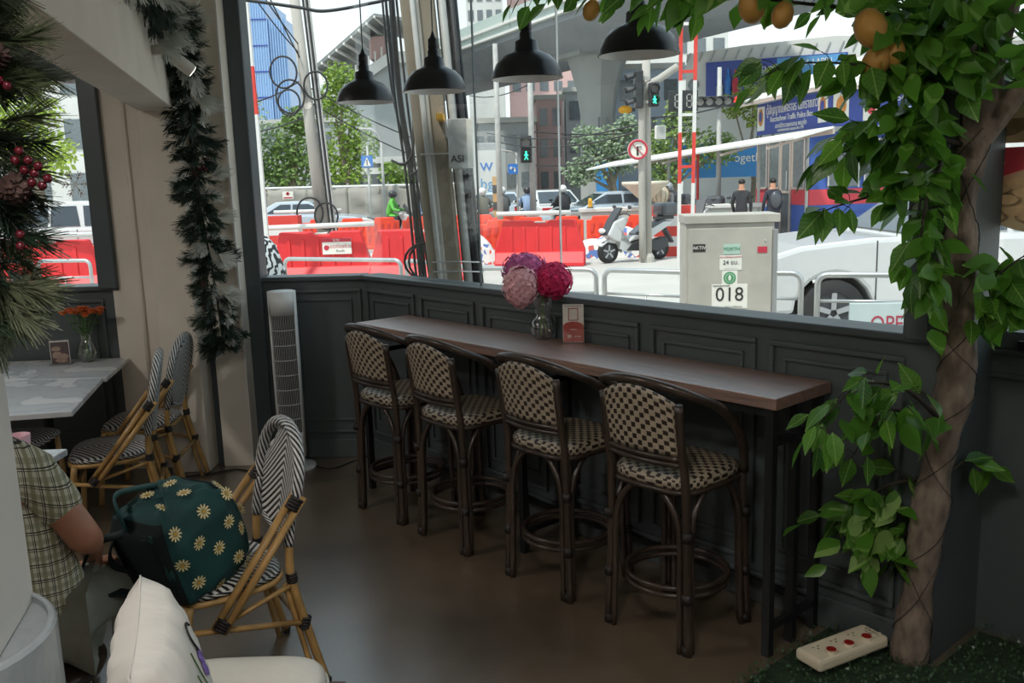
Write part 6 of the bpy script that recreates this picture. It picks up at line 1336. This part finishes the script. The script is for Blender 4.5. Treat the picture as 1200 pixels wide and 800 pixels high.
def blue_sign(loc, label, kind, s_=.34):
    t = thing('road_sign', label, 'sign', loc); g = G(); g.bx(-s_/2, s_/2, -.015, .015, 0, s_); b = g.build('plate', 'sign_blue', t, bev=.004); g = G()
    if kind == 'left': g.bar((s_*.18, -.02, s_*.22), (s_*.18, -.02, s_*.62), .05, .01); g.bar((s_*.2, -.02, s_*.6), (-s_*.15, -.02, s_*.6), .05, .01); g.add([(-s_*.36, -.022, s_*.6), (-s_*.12, -.022, s_*.78), (-s_*.12, -.022, s_*.42)], [(0, 1, 2)])
    else: g.prism([(-s_*.34, s_*.12), (s_*.34, s_*.12), (0, s_*.88)], -.024, -.016, 'y')
    g.build('arrow' if kind == 'left' else 'triangle', 'label_white', b, fix=True)
    if kind != 'left': g = G(); g.sph((0, -.026, s_*.6), (.025, .006, .025), 8, 6); g.bar((0, -.026, s_*.55), (0, -.026, s_*.2), .03, .01); g.build('figure', 'ink_dark', b)
blue_sign((.19, 27.9, 1.96), 'blue square left turn arrow sign', 'left', .30); blue_sign((-4.83, 31.9, 2.36), 'blue square pedestrian crossing sign above the tarpaulin fence', 'walk', .40)
post('thin grey post of the blue left turn sign with a curved lamp arm', (.31, 28.05), 2.7, .035, arm=[(.31, 28.05, 2.3), (.30, 28.05, 2.5), (.18, 28.05, 2.62), (-.15, 28.05, 2.68)]); post('thin post carrying the blue pedestrian sign', (-4.82, 32.05), 3.2, .05); post('pale street lamp post with curved arm above the tarpaulin fence', (-4.4, 32.6), 3.4, .06, arm=[(-4.4, 32.6, 3.0), (-4.46, 32.6, 3.4), (-4.7, 32.6, 3.66), (-5.15, 32.6, 3.72)])
post('pale street lamp post with short arm near the cable bundle', (-3.0, 33), 2.6, .06, arm=[(-3.0, 33, 2.3), (-3.03, 33, 2.55), (-3.2, 33, 2.7), (-3.5, 33, 2.76)])
t = thing('traffic_signal', 'long horizontal traffic signal with one red light lit above the kiosk', 'traffic light', (5.35, 26, 3.62)); g = G(); g.bx(0, 1.28, 0, .16, 0, .3); g.build('housing', 'signal_black', t, bev=.03)
for i in range(5):
    x = .12+.26*i; g = G(); g.cyl((x, -.0, .15), (x, -.02, .15), .10, n=16); g.build('lens', 'led_red' if i == 4 else 'digit_grey', t); g = G(); g.sheet(lambda u, v: (x+.12*math.cos(PI*u), -.22*v, .15+.12*math.sin(PI*u)), 10, 2); g.build('visor', 'tail_red' if i == 4 else 'signal_black', t, smooth=True, solid=.012)
post('grey post of the horizontal traffic signal', (6.03, 26.1), 4.8, .08, arm=[(6.03, 26.1, 3.7), (6.6, 26.1, 3.73), (6.95, 26.1, 3.75)])
t = thing('countdown_board', 'dark countdown display with square grey digits behind the striped mast', 'display', (5.3, 30, 3.8)); g = G(); g.bx(0, .95, 0, .15, 0, .66); g.build('case', 'signal_black', t, bev=.02)
for x in (.18, .56):
    for (a, b, c, d) in ((0, .2, .5, .54), (0, .2, .3, .34), (0, .2, .1, .14), (0, .04, .1, .54), (.16, .2, .1, .54)): g = G(); g.bx(x+a, x+b, -.02, 0, c, d); g.build('digit_segment', 'digit_grey', t)
# second leaning pole far left with cable loops
t = post('weathered concrete pole with wire coils in front of the trees', (-4.85, 24), 7.2, .17, 'concrete', 'utility_pole', lean=(-.42, 0))
for i, (x, z, r) in enumerate(((-.75, 4.75, .34), (-.62, 4.15, .36), (-.66, 4.0, .28), (.05, 4.4, .3), (.1, 1.1, .3), (-.32, 1.2, .34))):
    g = G(); g.tube([(x+r*math.cos(a*PI/12), -.2, z+r*1.15*math.sin(a*PI/12)) for a in range(24)], .025, 6, True); tag(g.build('wire_coil', 'cable_black', t, smooth=True), 'black wire coil')
for i in range(4):
    g = G(); g.cyl((.2+.05*i, -.1, 0), (-.18+.05*i, -.1, 7), .025, n=6); g.build('strapped_cable', 'pipe_grey' if i % 2 else 'cable_black', t)
oc = 'overhead wires between the weathered pole and the viaduct'
for i, (a, b, sg) in enumerate((((-5.1, 24, 5.2), (-6.6, 22, 8.2), .2), ((-5.1, 24, 5.0), (-6.9, 22, 8.2), .25), ((-5.1, 24, 4.8), (-6.3, 22, 8.4), .1), ((-5.05, 24, 4.3), (-2.2, 30, 2.9), .12), ((-5.0, 24, 3.9), (-2.4, 30, 2.4), .12), ((-5.05, 24, 4.55), (-8.5, 26, 4.1), .3), ((-5, 24, 3.6), (-8.6, 26, 3.3), .2),
                          ((-.6, 30, 3.3), (3.0, 20, 2.9), .25), ((-.6, 30, 3.1), (3.0, 20, 2.75), .3), ((.8, 28, 3.2), (6.2, 30, 3.4), .2), ((.8, 28, 4.6), (-1.5, 40, 5.4), .2), ((3.05, 20, 3.0), (8, 27, 4.3), .2), ((3.0, 20, 2.4), (.9, 28, 2.2), .15))):
    a = Vector(a); b = Vector(b); cable('thin dark overhead wire sagging across the street', [a, a.lerp(b, .25)-Vector((0, 0, sg*.75)), a.lerp(b, .5)-Vector((0, 0, sg)), a.lerp(b, .75)-Vector((0, 0, sg*.75)), b], .018, 4, group=oc)
# ================================================================ street trees
leaf_mat('tree_lime', s2l((96, 128, 44)), s2l((186, 206, 90)), .3); leaf_mat('tree_mid', s2l((84, 112, 58)), s2l((140, 164, 92)), .25); leaf_mat('tree_pale', s2l((118, 140, 112)), s2l((172, 186, 150)), .25); hexm('trunk_grey', (132, 122, 106), rough=.9, var=.25, scale=8)
def street_tree(label, loc, h, blobs, m_, n, sz, seed):
    rr = random.Random(seed); t = thing('street_tree', label, 'tree', loc); g = G(); g.tube(smoothpath([(0, 0, 0), (.1, 0, h*.3), (-.08, 0, h*.6), (.1, 0, h*.9)], 4), [.16-.01*i for i in range(13)], 8); g.build('trunk', 'trunk_grey', t, smooth=True)
    for i, (bx_, by_, bz_, r) in enumerate(blobs):
        g = G(); g.tube(smoothpath([(0, 0, h*.35), (bx_*.5, by_*.5, (h*.35+bz_)/2), (bx_, by_, bz_)], 4), [.07-.005*k for k in range(9)], 6); g.build('branch', 'trunk_grey', t, smooth=True)
    g = G()
    for i in range(n):
        b = rr.choice(blobs); d = Vector((rr.gauss(0, 1), rr.gauss(0, 1), rr.gauss(0, 1))).normalized()*b[3]*rr.random()**.4; p = Vector(b[:3])+Vector((d.x, d.y*.8, d.z*.9))
        e = Vector((rr.uniform(-1, 1), rr.uniform(-1, 1), rr.uniform(-.8, .3))).normalized(); f_ = e.orthogonal().normalized(); s_ = sz*rr.uniform(.6, 1.3)
        g.add([p, p+e*s_*.5+f_*s_*.3, p+e*s_, p+e*s_*.5-f_*s_*.3], [(0, 1, 2, 3)])
    tag(g.build('foliage', m_, t, fix=False), kind='stuff'); return t
street_tree('tall lime green tree between the weathered pole and the station', (-6.7, 38, ZG), 6, [(0, 0, 6.2, .75), (-.3, 0, 5.3, .8), (.3, 0, 4.2, .95), (.7, 0, 3.4, .9), (-.2, .3, 3.0, 1.0), (.1, 0, 2.2, 1.0)], 'tree_lime', 2600, .2, 1)
street_tree('bushy mid green tree between the striped pole and the weathered pole', (-8.9, 38.5, ZG), 4, [(0, 0, 3.8, 1.1), (-.8, 0, 3.2, 1.0), (.7, 0, 2.9, 1.0), (-.2, 0, 2.2, 1.1), (-1.3, .2, 2.3, .9), (.3, 0, 4.6, .7)], 'tree_mid', 2600, .22, 2); street_tree('sparse brownish tree beside the striped pole', (-10.6, 38, ZG), 5, [(0, 0, 5.0, .9), (.3, 0, 4.0, .8), (-.2, 0, 3.0, .8)], 'tree_pale', 700, .2, 3)
street_tree('small lime shrub behind the pedestrian crossing sign', (-4.5, 36, ZG), 2, [(0, 0, 2.3, .55), (.4, 0, 1.9, .5)], 'tree_lime', 700, .18, 4); street_tree('dusty olive tree in front of the viaduct pier', (3.9, 34, ZG), 4, [(0, 0, 3.2, .7), (-.9, 0, 3.3, .7), (-.4, 0, 2.5, .8), (.4, 0, 2.6, .7), (-1.2, 0, 2.1, .6), (.6, 0, 3.7, .5)], 'tree_pale', 1900, .2, 5)
street_tree('yellow green tree behind the striped ladder mast', (7.3, 40, ZG), 4, [(0, 0, 3.6, 1.1), (1.2, 0, 3.0, 1.0), (-1.0, 0, 3.0, .9), (.3, 0, 4.6, .7), (2.1, 0, 3.0, .8), (-.5, 0, 2.0, .9)], 'tree_mid', 2400, .22, 6); street_tree('lime tree standing in front of the billboard', (11.6, 43.4, ZG), 5, [(0, 0, 5.6, .8), (1.0, 0, 6.2, .7), (-.9, 0, 5.0, .7), (1.9, 0, 5.4, .8), (.4, 0, 4.6, .9)], 'tree_lime', 2000, .22, 7)
street_tree('lime tree seen through the alcove window', (-15.3, 30, ZG), 5, [(0, 0, 4.4, 1.0), (-.6, 0, 3.6, .9), (.5, 0, 3.2, .9), (-1.5, 0, 4.6, 1.0)], 'tree_lime', 1800, .2, 8)
# ================================================================ kiosk of the traffic police
hexm('kiosk_blue', (58, 92, 168), rough=.6, var=.08, scale=3); hexm('kiosk_red', (206, 66, 78), rough=.6, var=.05); hexm('sign_navy', (52, 72, 150), rough=.5, var=.05); hexm('roof_white', (226, 226, 222), rough=.6, var=.04); hexm('aluminium', (184, 170, 160), rough=.4, var=.06); hexm('dark_window', (104, 112, 116), rough=.12, var=.2, spec=.7); hexm('emblem_orange', (200, 130, 60), rough=.6, var=.2, scale=20)
def kiosk():
    e1 = Vector((-.136, .99, 0)); t = thing('police_kiosk', 'blue and red traffic police kiosk with Thai sign and white roof', 'kiosk', (7.95, 22.6, ZG), math.atan2(.136, .99))   # local x = depth to the right, local y = along the sign
    g = G(); g.bx(.0, 4.2, 1.0, 4.4, 0, 1.0); g.build('lower_wall', 'kiosk_blue', t); g = G(); g.bx(-.01, 4.21, .99, 4.41, 1.0, 1.4); g.build('red_band', 'kiosk_red', t); g = G(); g.bx(0, 4.2, 1.0, 4.4, 1.4, 2.85); g.build('upper_wall', 'kiosk_blue', t)
    for z in (.2, .4, .6, .8): g = G(); g.bx(0, 4.2, .985, 1.0, z-.008, z+.008); g.build('board_seam', 'sign_navy', t)
    for (y0, y1) in ((1.25, 2.0), (2.75, 3.5), (3.6, 4.3)):
        g = G(); g.bx(-.03, .0, y0, y1, 1.42, 2.75); f = g.build('side_window', 'dark_window', t); g = G(); g2 = [(y0, y1, 2.7, 2.78), (y0, y1, 1.4, 1.46), (y0, y0+.05, 1.4, 2.78), (y1-.05, y1, 1.4, 2.78)]
        for a, b, c, d in g2: g.bx(-.05, -.03, a, b, c, d)
        g.build('window_frame', 'aluminium', f)
    g = G(); g.bx(-.03, 0, 2.05, 2.7, .05, 2.75); dr = g.build('door', 'dark_window', t)
    for a, b, c, d in ((2.05, 2.7, 2.68, 2.78), (2.05, 2.7, .02, .1), (2.05, 2.12, .1, 2.68), (2.63, 2.7, .1, 2.68), (2.12, 2.63, 1.3, 1.36)): g = G(); g.bx(-.06, -.03, a, b, c, d); g.build('door_frame', 'aluminium', dr)
    g = G(); g.cyl((-.09, 2.2, 1.4), (-.09, 2.2, 1.9), .02, n=8); g.build('door_handle', 'steel', dr)
    for x in (.5, 1.5, 2.5): g = G(); g.bx(x, x+.8, .97, 1.0, 1.45, 2.6); w_ = g.build('front_window', 'dark_window', t); g = G(); g.bx(x-.04, x+.84, .955, .97, 2.58, 2.66); g.bx(x-.04, x, .955, .97, 1.43, 2.66); g.bx(x+.8, x+.84, .955, .97, 1.43, 2.66); g.build('window_frame', 'white_paint', w_)
    # sign bands
    g = G(); g.bx(-.06, 0, 0, 4.3, 2.93, 3.8); s_ = g.build('sign_board', 'sign_navy', t); Fn = (-1, 0, 0)
    def M(y, z): return facing((-.065, y, z), Fn)
    text('lettering', 'ตู้สัญญาณไฟจราจร แยกราชเทวี', .34, 'label_white', s_, M(2.1, 3.57), .004, sxy=(.72, 1)); text('lettering', 'Ratchathewi Traffic Police Box', .24, 'label_white', s_, M(2.1, 3.32), .004, sxy=(.86, .9)); text('lettering', 'สถานีตำรวจนครบาล พญาไท', .17, 'label_white', s_, M(2.1, 3.12), .004); text('lettering', 'กองบังคับการตำรวจจราจร โทร 1197', .11, 'label_white', s_, M(2.1, 3.0), .004)
    for y in (.28, 4.0): g = G(); g.bx(-.075, -.06, y-.24, y+.24, 3.05, 3.72); p_ = g.build('emblem_plate', 'label_white', s_); g = G(); g.prism([(y+.16*math.cos(a*PI/12), 3.42+.24*math.sin(a*PI/12)) for a in range(24)], -.085, -.076, 'x'); g.build('emblem', 'emblem_orange', p_); g = G(); g.prism([(y+.1*math.cos(a*PI/12), 3.44+.14*math.sin(a*PI/12)) for a in range(24)], -.092, -.086, 'x'); g.build('emblem', 'sign_navy', p_)
    g = G(); g.bx(-.06, 4.2, -.06, 0, 2.93, 3.8); s2_ = g.build('sign_board', 'sign_navy', t)
    text('lettering', '02 3545 3707', .22, 'label_white', s2_, facing((1.9, -.065, 3.58), (0, -1, 0)), .004); text('lettering', 'Police Traffic', .24, 'label_white', s2_, facing((1.9, -.065, 3.28), (0, -1, 0)), .004)
    for x in (.22, 1.0): g = G(); g.bx(x-.2, x+.2, -.08, -.06, 3.05, 3.72); p_ = g.build('emblem_plate', 'label_white', s2_); g = G(); g.prism([(x+.13*math.cos(a*PI/12), 3.42+.22*math.sin(a*PI/12)) for a in range(24)], -.09, -.081, 'y'); g.build('emblem', 'emblem_orange' if x < .5 else 'kiosk_red', p_)
    # hipped corrugated roof
    zr = 3.86; R0 = [(-.5, -.5), (4.7, -.5), (4.7, 4.9), (-.5, 4.9)]; g = G(); g.add([(a, b, zr) for a, b in R0]+[(2.1, 1.6, zr+1.0), (2.1, 2.9, zr+1.0)], [(0, 1, 4), (1, 2, 5, 4), (2, 3, 5), (3, 0, 4, 5), (3, 2, 1, 0)]); g.build('roof', 'roof_white', t)
    g = G()
    for i in range(26):
        y = -.4+5.2*i/25; q = min(1, max(0, (y+.5)/2.1 if y < 1.6 else ((4.9-y)/2.0 if y > 2.9 else 1))); g.bar((-.52, y, zr+.01), (-.5+2.6*q, min(max(y, -.5+2.1*q*0), 4.9), zr+1.0*q+.01), .03, .03)
    tag(g.build('roof_corrugation', 'roof_white', t), kind='stuff')
    g = G(); g.bx(-.5, -.45, -.5, 4.9, zr-.1, zr); g.bx(-.5, 4.7, -.5, -.45, zr-.1, zr); g.build('fascia', 'aluminium', t)
    return t
kiosk()
t = thing('canopy', 'long sloping white corrugated canopy beside the kiosk', 'canopy', (4.0, 31.5, ZG)); o = Vector((4.0, 31.5, ZG)); a = Vector((3.7, 31.5, 2.28)); b = Vector((7.9, 22.2, 2.80)); sd_ = Vector((-1.0, -.2, -.24))
g = G(); g.add([a-o, b-o, b+sd_-o, a+sd_-o], [(0, 1, 2, 3)]); g.build('roof_sheet', 'roof_white', t, solid=.05)
g = G(); g.bar(a-o+Vector((0, 0, -.1)), b-o+Vector((0, 0, -.1)), .06, .12); g.build('edge_beam', 'aluminium', t)
for k in (.3, .45, .72, .9):
    p = a.lerp(b, k)-o; g = G(); g.cyl((p.x+.1, p.y, 0), (p.x+.1, p.y, p.z-.12), .04, n=8); g.build('post', 'warn_red' if k in (.45,) else 'pipe_grey', t); g = G(); g.bar(p+Vector((0, 0, -.15)), p+sd_+Vector((0, 0, -.15)), .04, .06); g.build('rafter', 'aluminium', t)
# ================================================================ viaduct, station, buildings
hexm('viaduct_concrete', (158, 160, 158), rough=.9, var=.14, scale=.35, stretch=(1, 1, .5)); hexm('soffit_grey', (140, 144, 148), rough=.9, var=.08, scale=.3); hexm('parapet_green', (170, 184, 178), rough=.7, var=.08)
vd_ = Vector((-.435, .90, 0)).normalized(); vn = Vector((vd_.y, -vd_.x, 0))
t = thing('viaduct', 'elevated concrete railway viaduct crossing above the street', 'viaduct', (5.0, 50, ZG), math.atan2(vd_.y, vd_.x))   # local x runs away to the left
g = G(); g.prism([(-4.2, 9.6), (-4.2, 9.2), (-1.6, 8.2), (1.6, 8.2), (4.2, 9.2), (4.2, 9.6)], -34, 48, 'x'); g.build('deck', 'soffit_grey', t)
for y in (-4.3, 4.1):
    for i in range(16): g = G(); g.bx(-34+5.1*i, -34+5.1*i+5.0, y, y+.2, 9.5, 10.7); g.build('parapet_panel', 'parapet_green', t)
g = G(); g.bx(-34, 48, 4.3, 4.45, 10.0, 10.15); g.build('handrail', 'white_paint', t); g = G(); g.bx(-34, 48, 4.3, 4.5, 9.5, 9.62); g.build('ledge', 'white_paint', t)
for x in (0, 30):
    g = G(); g.lathe([(1.0, 0), (.95, 5.2), (1.1, 6.4), (1.45, 7.6), (1.7, 8.3)], 8, (x, 0, 0), Matrix.Rotation(PI/8, 3, 'Z')); g.build('pier', 'viaduct_concrete', t)
    g = G(); g.bx(x-1.4, x+1.4, -1.9, 1.9, 8.1, 8.45); g.build('pier_cap', 'viaduct_concrete', t)
    for a in (-.55, 0, .55): g = G(); g.bx(x-1.02, x-.99, a-.05, a+.05, .2, 5.0); g.build('groove', 'soffit_grey', t)
def building(name, label, x0, x1, y, dp, z1, m_, nx, nz, wm='dark_window', zb=.8, cat='building', roof=True, ww=.6, wh=.55):
    t = thing(name, label, cat, (x0, y, ZG)); W_ = x1-x0; g = G(); g.bx(0, W_, 0, dp, 0, z1-ZG); g.build('walls', m_, t)
    sx_, sz_ = W_/nx, (z1-zb)/max(nz, 1)
    for i in range(nx):
        for j in range(nz): g = G(); a = sx_*(i+.5); c = zb+sz_*(j+.5); g.bx(a-sx_*ww/2, a+sx_*ww/2, -.06, .02, c-sz_*wh/2, c+sz_*wh/2); g.build('window', wm, t)
    if roof: g = G(); g.bx(-.15, W_+.15, -.2, dp+.2, z1-ZG, z1-ZG+.3); g.build('roof_slab', 'pale_concrete', t)
    return t
hexm('tower_blue', (120, 156, 200), rough=.25, var=.1, scale=.15, spec=.7); hexm('tower_line', (160, 188, 220), rough=.4); hexm('facade_white', (206, 206, 202), rough=.8, var=.08, scale=.5); hexm('facade_grey', (160, 164, 164), rough=.8, var=.12, scale=.4); hexm('facade_pink', (206, 172, 168), rough=.8, var=.06); hexm('facade_blue', (176, 190, 206), rough=.7, var=.08, scale=.4); hexm('banner_blue', (48, 128, 190), rough=.6, var=.06)  # facade colours lightened to stand in for distance haze
t = thing('glass_tower', 'tall blue glass office tower behind the striped pole', 'building', (-47, 150, ZG)); g = G(); g.bx(0, 9.6, 0, 14, 0, 31.2); g.build('tower_block', 'tower_blue', t); g = G(); g.bx(9.6, 12.4, .5, 14, 0, 28.2); g.build('side_block', 'tower_blue', t)
for i in range(31): g = G(); g.bx(.4*i, .4*i+.09, -.1, .02, 0, 31.0 if i < 24 else 28.0); g.build('mullion', 'tower_line', t)
for z in (6, 12, 16, 20, 24, 28): g = G(); g.bx(0, 9.6, -.12, .02, z, z+.22); g.build('spandrel', 'sign_navy', t)
t = thing('station', 'skytrain station with sloping grey roof and pale walls', 'building', (-10.57, 52, .15)); t.scale = (.867, .867, .867); hexm('roof_grey', (132, 136, 134), rough=.7, var=.1)
g = G(); g.add([(.3, -1, 9.2), (4.5, -3, 11.9), (7.5, -2.5, 11.5), (7.5, 8, 11.5), (4.5, 8, 12.4), (.3, 8, 9.2)], [(0, 1, 4, 5), (1, 2, 3, 4)]); g.build('roof', 'roof_grey', t, solid=.2)
for i in range(9): g = G(); k = i/8; g.bar((.3+4.2*k, -1.05-2*k, 9.1+2.7*k), (.8+4.2*k, 3, 9.0+2.7*k), .12, .15); g.build('rafter', 'white_paint', t)
g = G(); g.add([(1.6, 0, 7.3), (5.0, -.5, 9.4), (7.6, -.5, 9.4), (7.6, -.5, 10.1), (5.0, -.5, 10.1), (1.4, 0, 8.0)], [(0, 1, 4, 5), (1, 2, 3, 4)]); g.build('parapet', 'facade_white', t, solid=.15)
for i in range(9): g = G(); k = i/8; x, z = 1.5+3.4*k, 7.6+2.1*k; g.bx(x-.05, x+.05, -.3, -.2, z, z+1.0); g.build('baluster', 'white_paint', t)
g = G(); g.prism([(1.2, 2.4), (7.8, 2.4), (7.8, 9.5), (5.0, 9.5), (1.4, 7.3)], 0, 5, 'y'); g.build('concourse_wall', 'facade_grey', t); g = G(); g.bx(2.8, 6.5, -.6, 4, 3.2, 3.6); g.build('ledge', 'facade_white', t)
g = G(); g.bx(3.6, 4.6, .5, 2, 9.8, 11.2); g.build('stair_block', 'facade_pink', t); g = G(); g.bx(1.5, 2.2, 1, 2, -.3, 2.5); g.build('column', 'viaduct_concrete', t); g = G(); g.bx(6.2, 6.9, 1, 2, -.3, 2.5); g.build('column', 'viaduct_concrete', t)
building('apartment_tower', 'white high-rise with dark windows behind the viaduct parapet', -3.4, .1, 90, 10, 27, 'facade_white', 4, 8, zb=13); building('apartment_block', 'pink banded apartment block above the viaduct', .6, 9, 95, 12, 24, 'facade_pink', 6, 6, zb=10, wh=.4)
building('grey_building', 'grey shuttered building behind the riders', -3.2, 1.75, 56, 6, 5.2, 'facade_grey', 5, 2, ww=.75, wh=.4); building('pink_shophouse', 'pink shophouse with balcony windows beside the pier', 2.05, 3.75, 60, 6, 6.8, 'facade_pink', 2, 3); building('narrow_shophouse', 'grey shophouse right behind the viaduct pier', 4.2, 9.2, 64, 6, 7.6, 'facade_grey', 4, 3)
building('panel_building', 'pale blue panelled building behind the black traffic signal', 6.2, 9.9, 52, 6, 7.6, 'facade_blue', 3, 2, zb=3.5); building('low_terrace', 'long low grey terrace behind the tarpaulin fence and trees', -40, -12.6, 70, 8, 6.5, 'facade_grey', 9, 2); building('white_block', 'long white block rising behind the kiosk roof', 15, 40, 52, 8, 8.5, 'facade_white', 8, 3); building('dark_underpass', 'dark shop row below the station wall', -9.7, -2.75, 46, 3, 2.28, 'car_dark', 5, 1, wm='facade_grey', zb=.3)
building('tall_grey_block', 'tall grey block partly hidden by the pendant lamps', 10, 24, 100, 12, 22, 'facade_white', 7, 6, zb=6); building('left_pale_block', 'pale block seen through the alcove window', -34, -18, 48, 8, 9, 'facade_white', 6, 3)
# billboard building with curved white roof
t = thing('billboard_building', 'white panelled building carrying a blue advertising billboard', 'building', (9.0, 47, ZG), math.radians(-22)); g = G(); g.prism([(0, 0), (8.5, 0), (8.5, 8.0), (7.2, 8.1), (3, 8.0), (.2, 7.8)], 0, 5, 'y'); g.build('facade', 'facade_white', t)
g = G(); g.cyl((.55, -.06, 6.3), (.55, .0, 6.3), .28, n=24); g.build('round_window', 'dark_window', t)
g = G(); g.bx(1.2, 7.8, -.22, -.06, 5.3, 7.3); b = g.build('billboard', 'sign_navy', t); hexm('ad_sky', (88, 150, 200), rough=.6, var=.2, scale=.6); hexm('ad_orange', (214, 168, 120), rough=.6, var=.2)
g = G(); g.bx(4.6, 7.7, -.26, -.22, 5.9, 7.25); g.build('ad_picture', 'ad_sky', b); g = G(); g.bx(4.2, 6.2, -.28, -.24, 5.5, 6.1); g.build('ad_picture', 'ad_orange', b)
for x, h_, m_ in ((1.9, 1.1, 'label_white'), (2.3, 1.5, 'sign_blue'), (2.65, 1.4, 'label_red')): g = G(); g.lathe([(.16, 0), (.16, h_*.6), (.06, h_*.8), (.06, h_)], 10, (x, -.3, 5.45)); g.build('bottle_picture', m_, b)
text('lettering', 'TENSION', .42, 'label_white', b, facing((3.9, -.24, 6.75), (0, -1, 0)), .01); text('lettering', 'CASA LAPIN', .42, 'label_white', b, facing((6.2, -.28, 6.95), (0, -1, 0)), .01, sxy=(.8, 1)); text('lettering', 'Experience the taste', .2, 'label_white', b, facing((3.9, -.24, 6.3), (0, -1, 0)), .01)
g = G()
for i in range(14): g.bar((.2+.6*i, -.05, 7.4), (.4+.6*i, -.03, 7.85), .05, .05)
tag(g.build('roof_seams', 'facade_grey', t), kind='stuff')
t = thing('shop_banner', 'wide blue shop banner seen beneath the canopy', 'sign', (7.5, 42, 1.6)); g = G(); g.bx(0, 6.5, -.1, .1, 0, 1.5); b = g.build('banner', 'banner_blue', t); text('lettering', 'Fit Together', .55, 'label_white', b, facing((3.2, -.12, .85), (0, -1, 0)), .01); g = G(); g.bx(.1, .25, 0, .15, -1.7, 0); g.build('support', 'pipe_grey', t); g = G(); g.bx(6.2, 6.35, 0, .15, -1.7, 0); g.build('support', 'pipe_grey', t)
t = thing('ad_panel', 'tall grey panel with blue lettering behind the motorbike riders', 'sign', (-2.2, 50, ZG)); g = G(); g.bx(0, 2.2, 0, .3, 0, 3.9); g.build('frame', 'facade_grey', t, bev=.05); g = G(); g.bx(.4, 1.8, -.05, 0, .6, 3.5); b = g.build('poster_face', 'facade_white', t); text('lettering', 'w', 1.0, 'sign_blue', b, facing((1.1, -.06, 2.7), (0, -1, 0)), .01); text('lettering', 'bg', .8, 'ad_sky', b, facing((1.1, -.06, 1.7), (0, -1, 0)), .01)
t = thing('ad_panel', 'blue backlit advertising panel at the foot of the viaduct pier', 'sign', (4.55, 46.5, ZG)); g = G(); g.bx(0, 1.1, 0, .3, .6, 2.7); g.build('panel', 'banner_blue', t); g = G(); g.bx(-.08, 1.18, .02, .32, 0, .6); g.build('base', 'facade_grey', t)
t = thing('striped_post', 'yellow and black chevron post among the riders', 'post', (-.35, 27.2, ZG)); hexm('chevron_tan', (190, 150, 90), rough=.7); 
for i in range(8): g = G(); g.bx(-.09, .09, -.05, .05, .25*i, .25*i+.25); g.build('chevron_band', 'chevron_tan' if i % 2 else 'ink_dark', t)
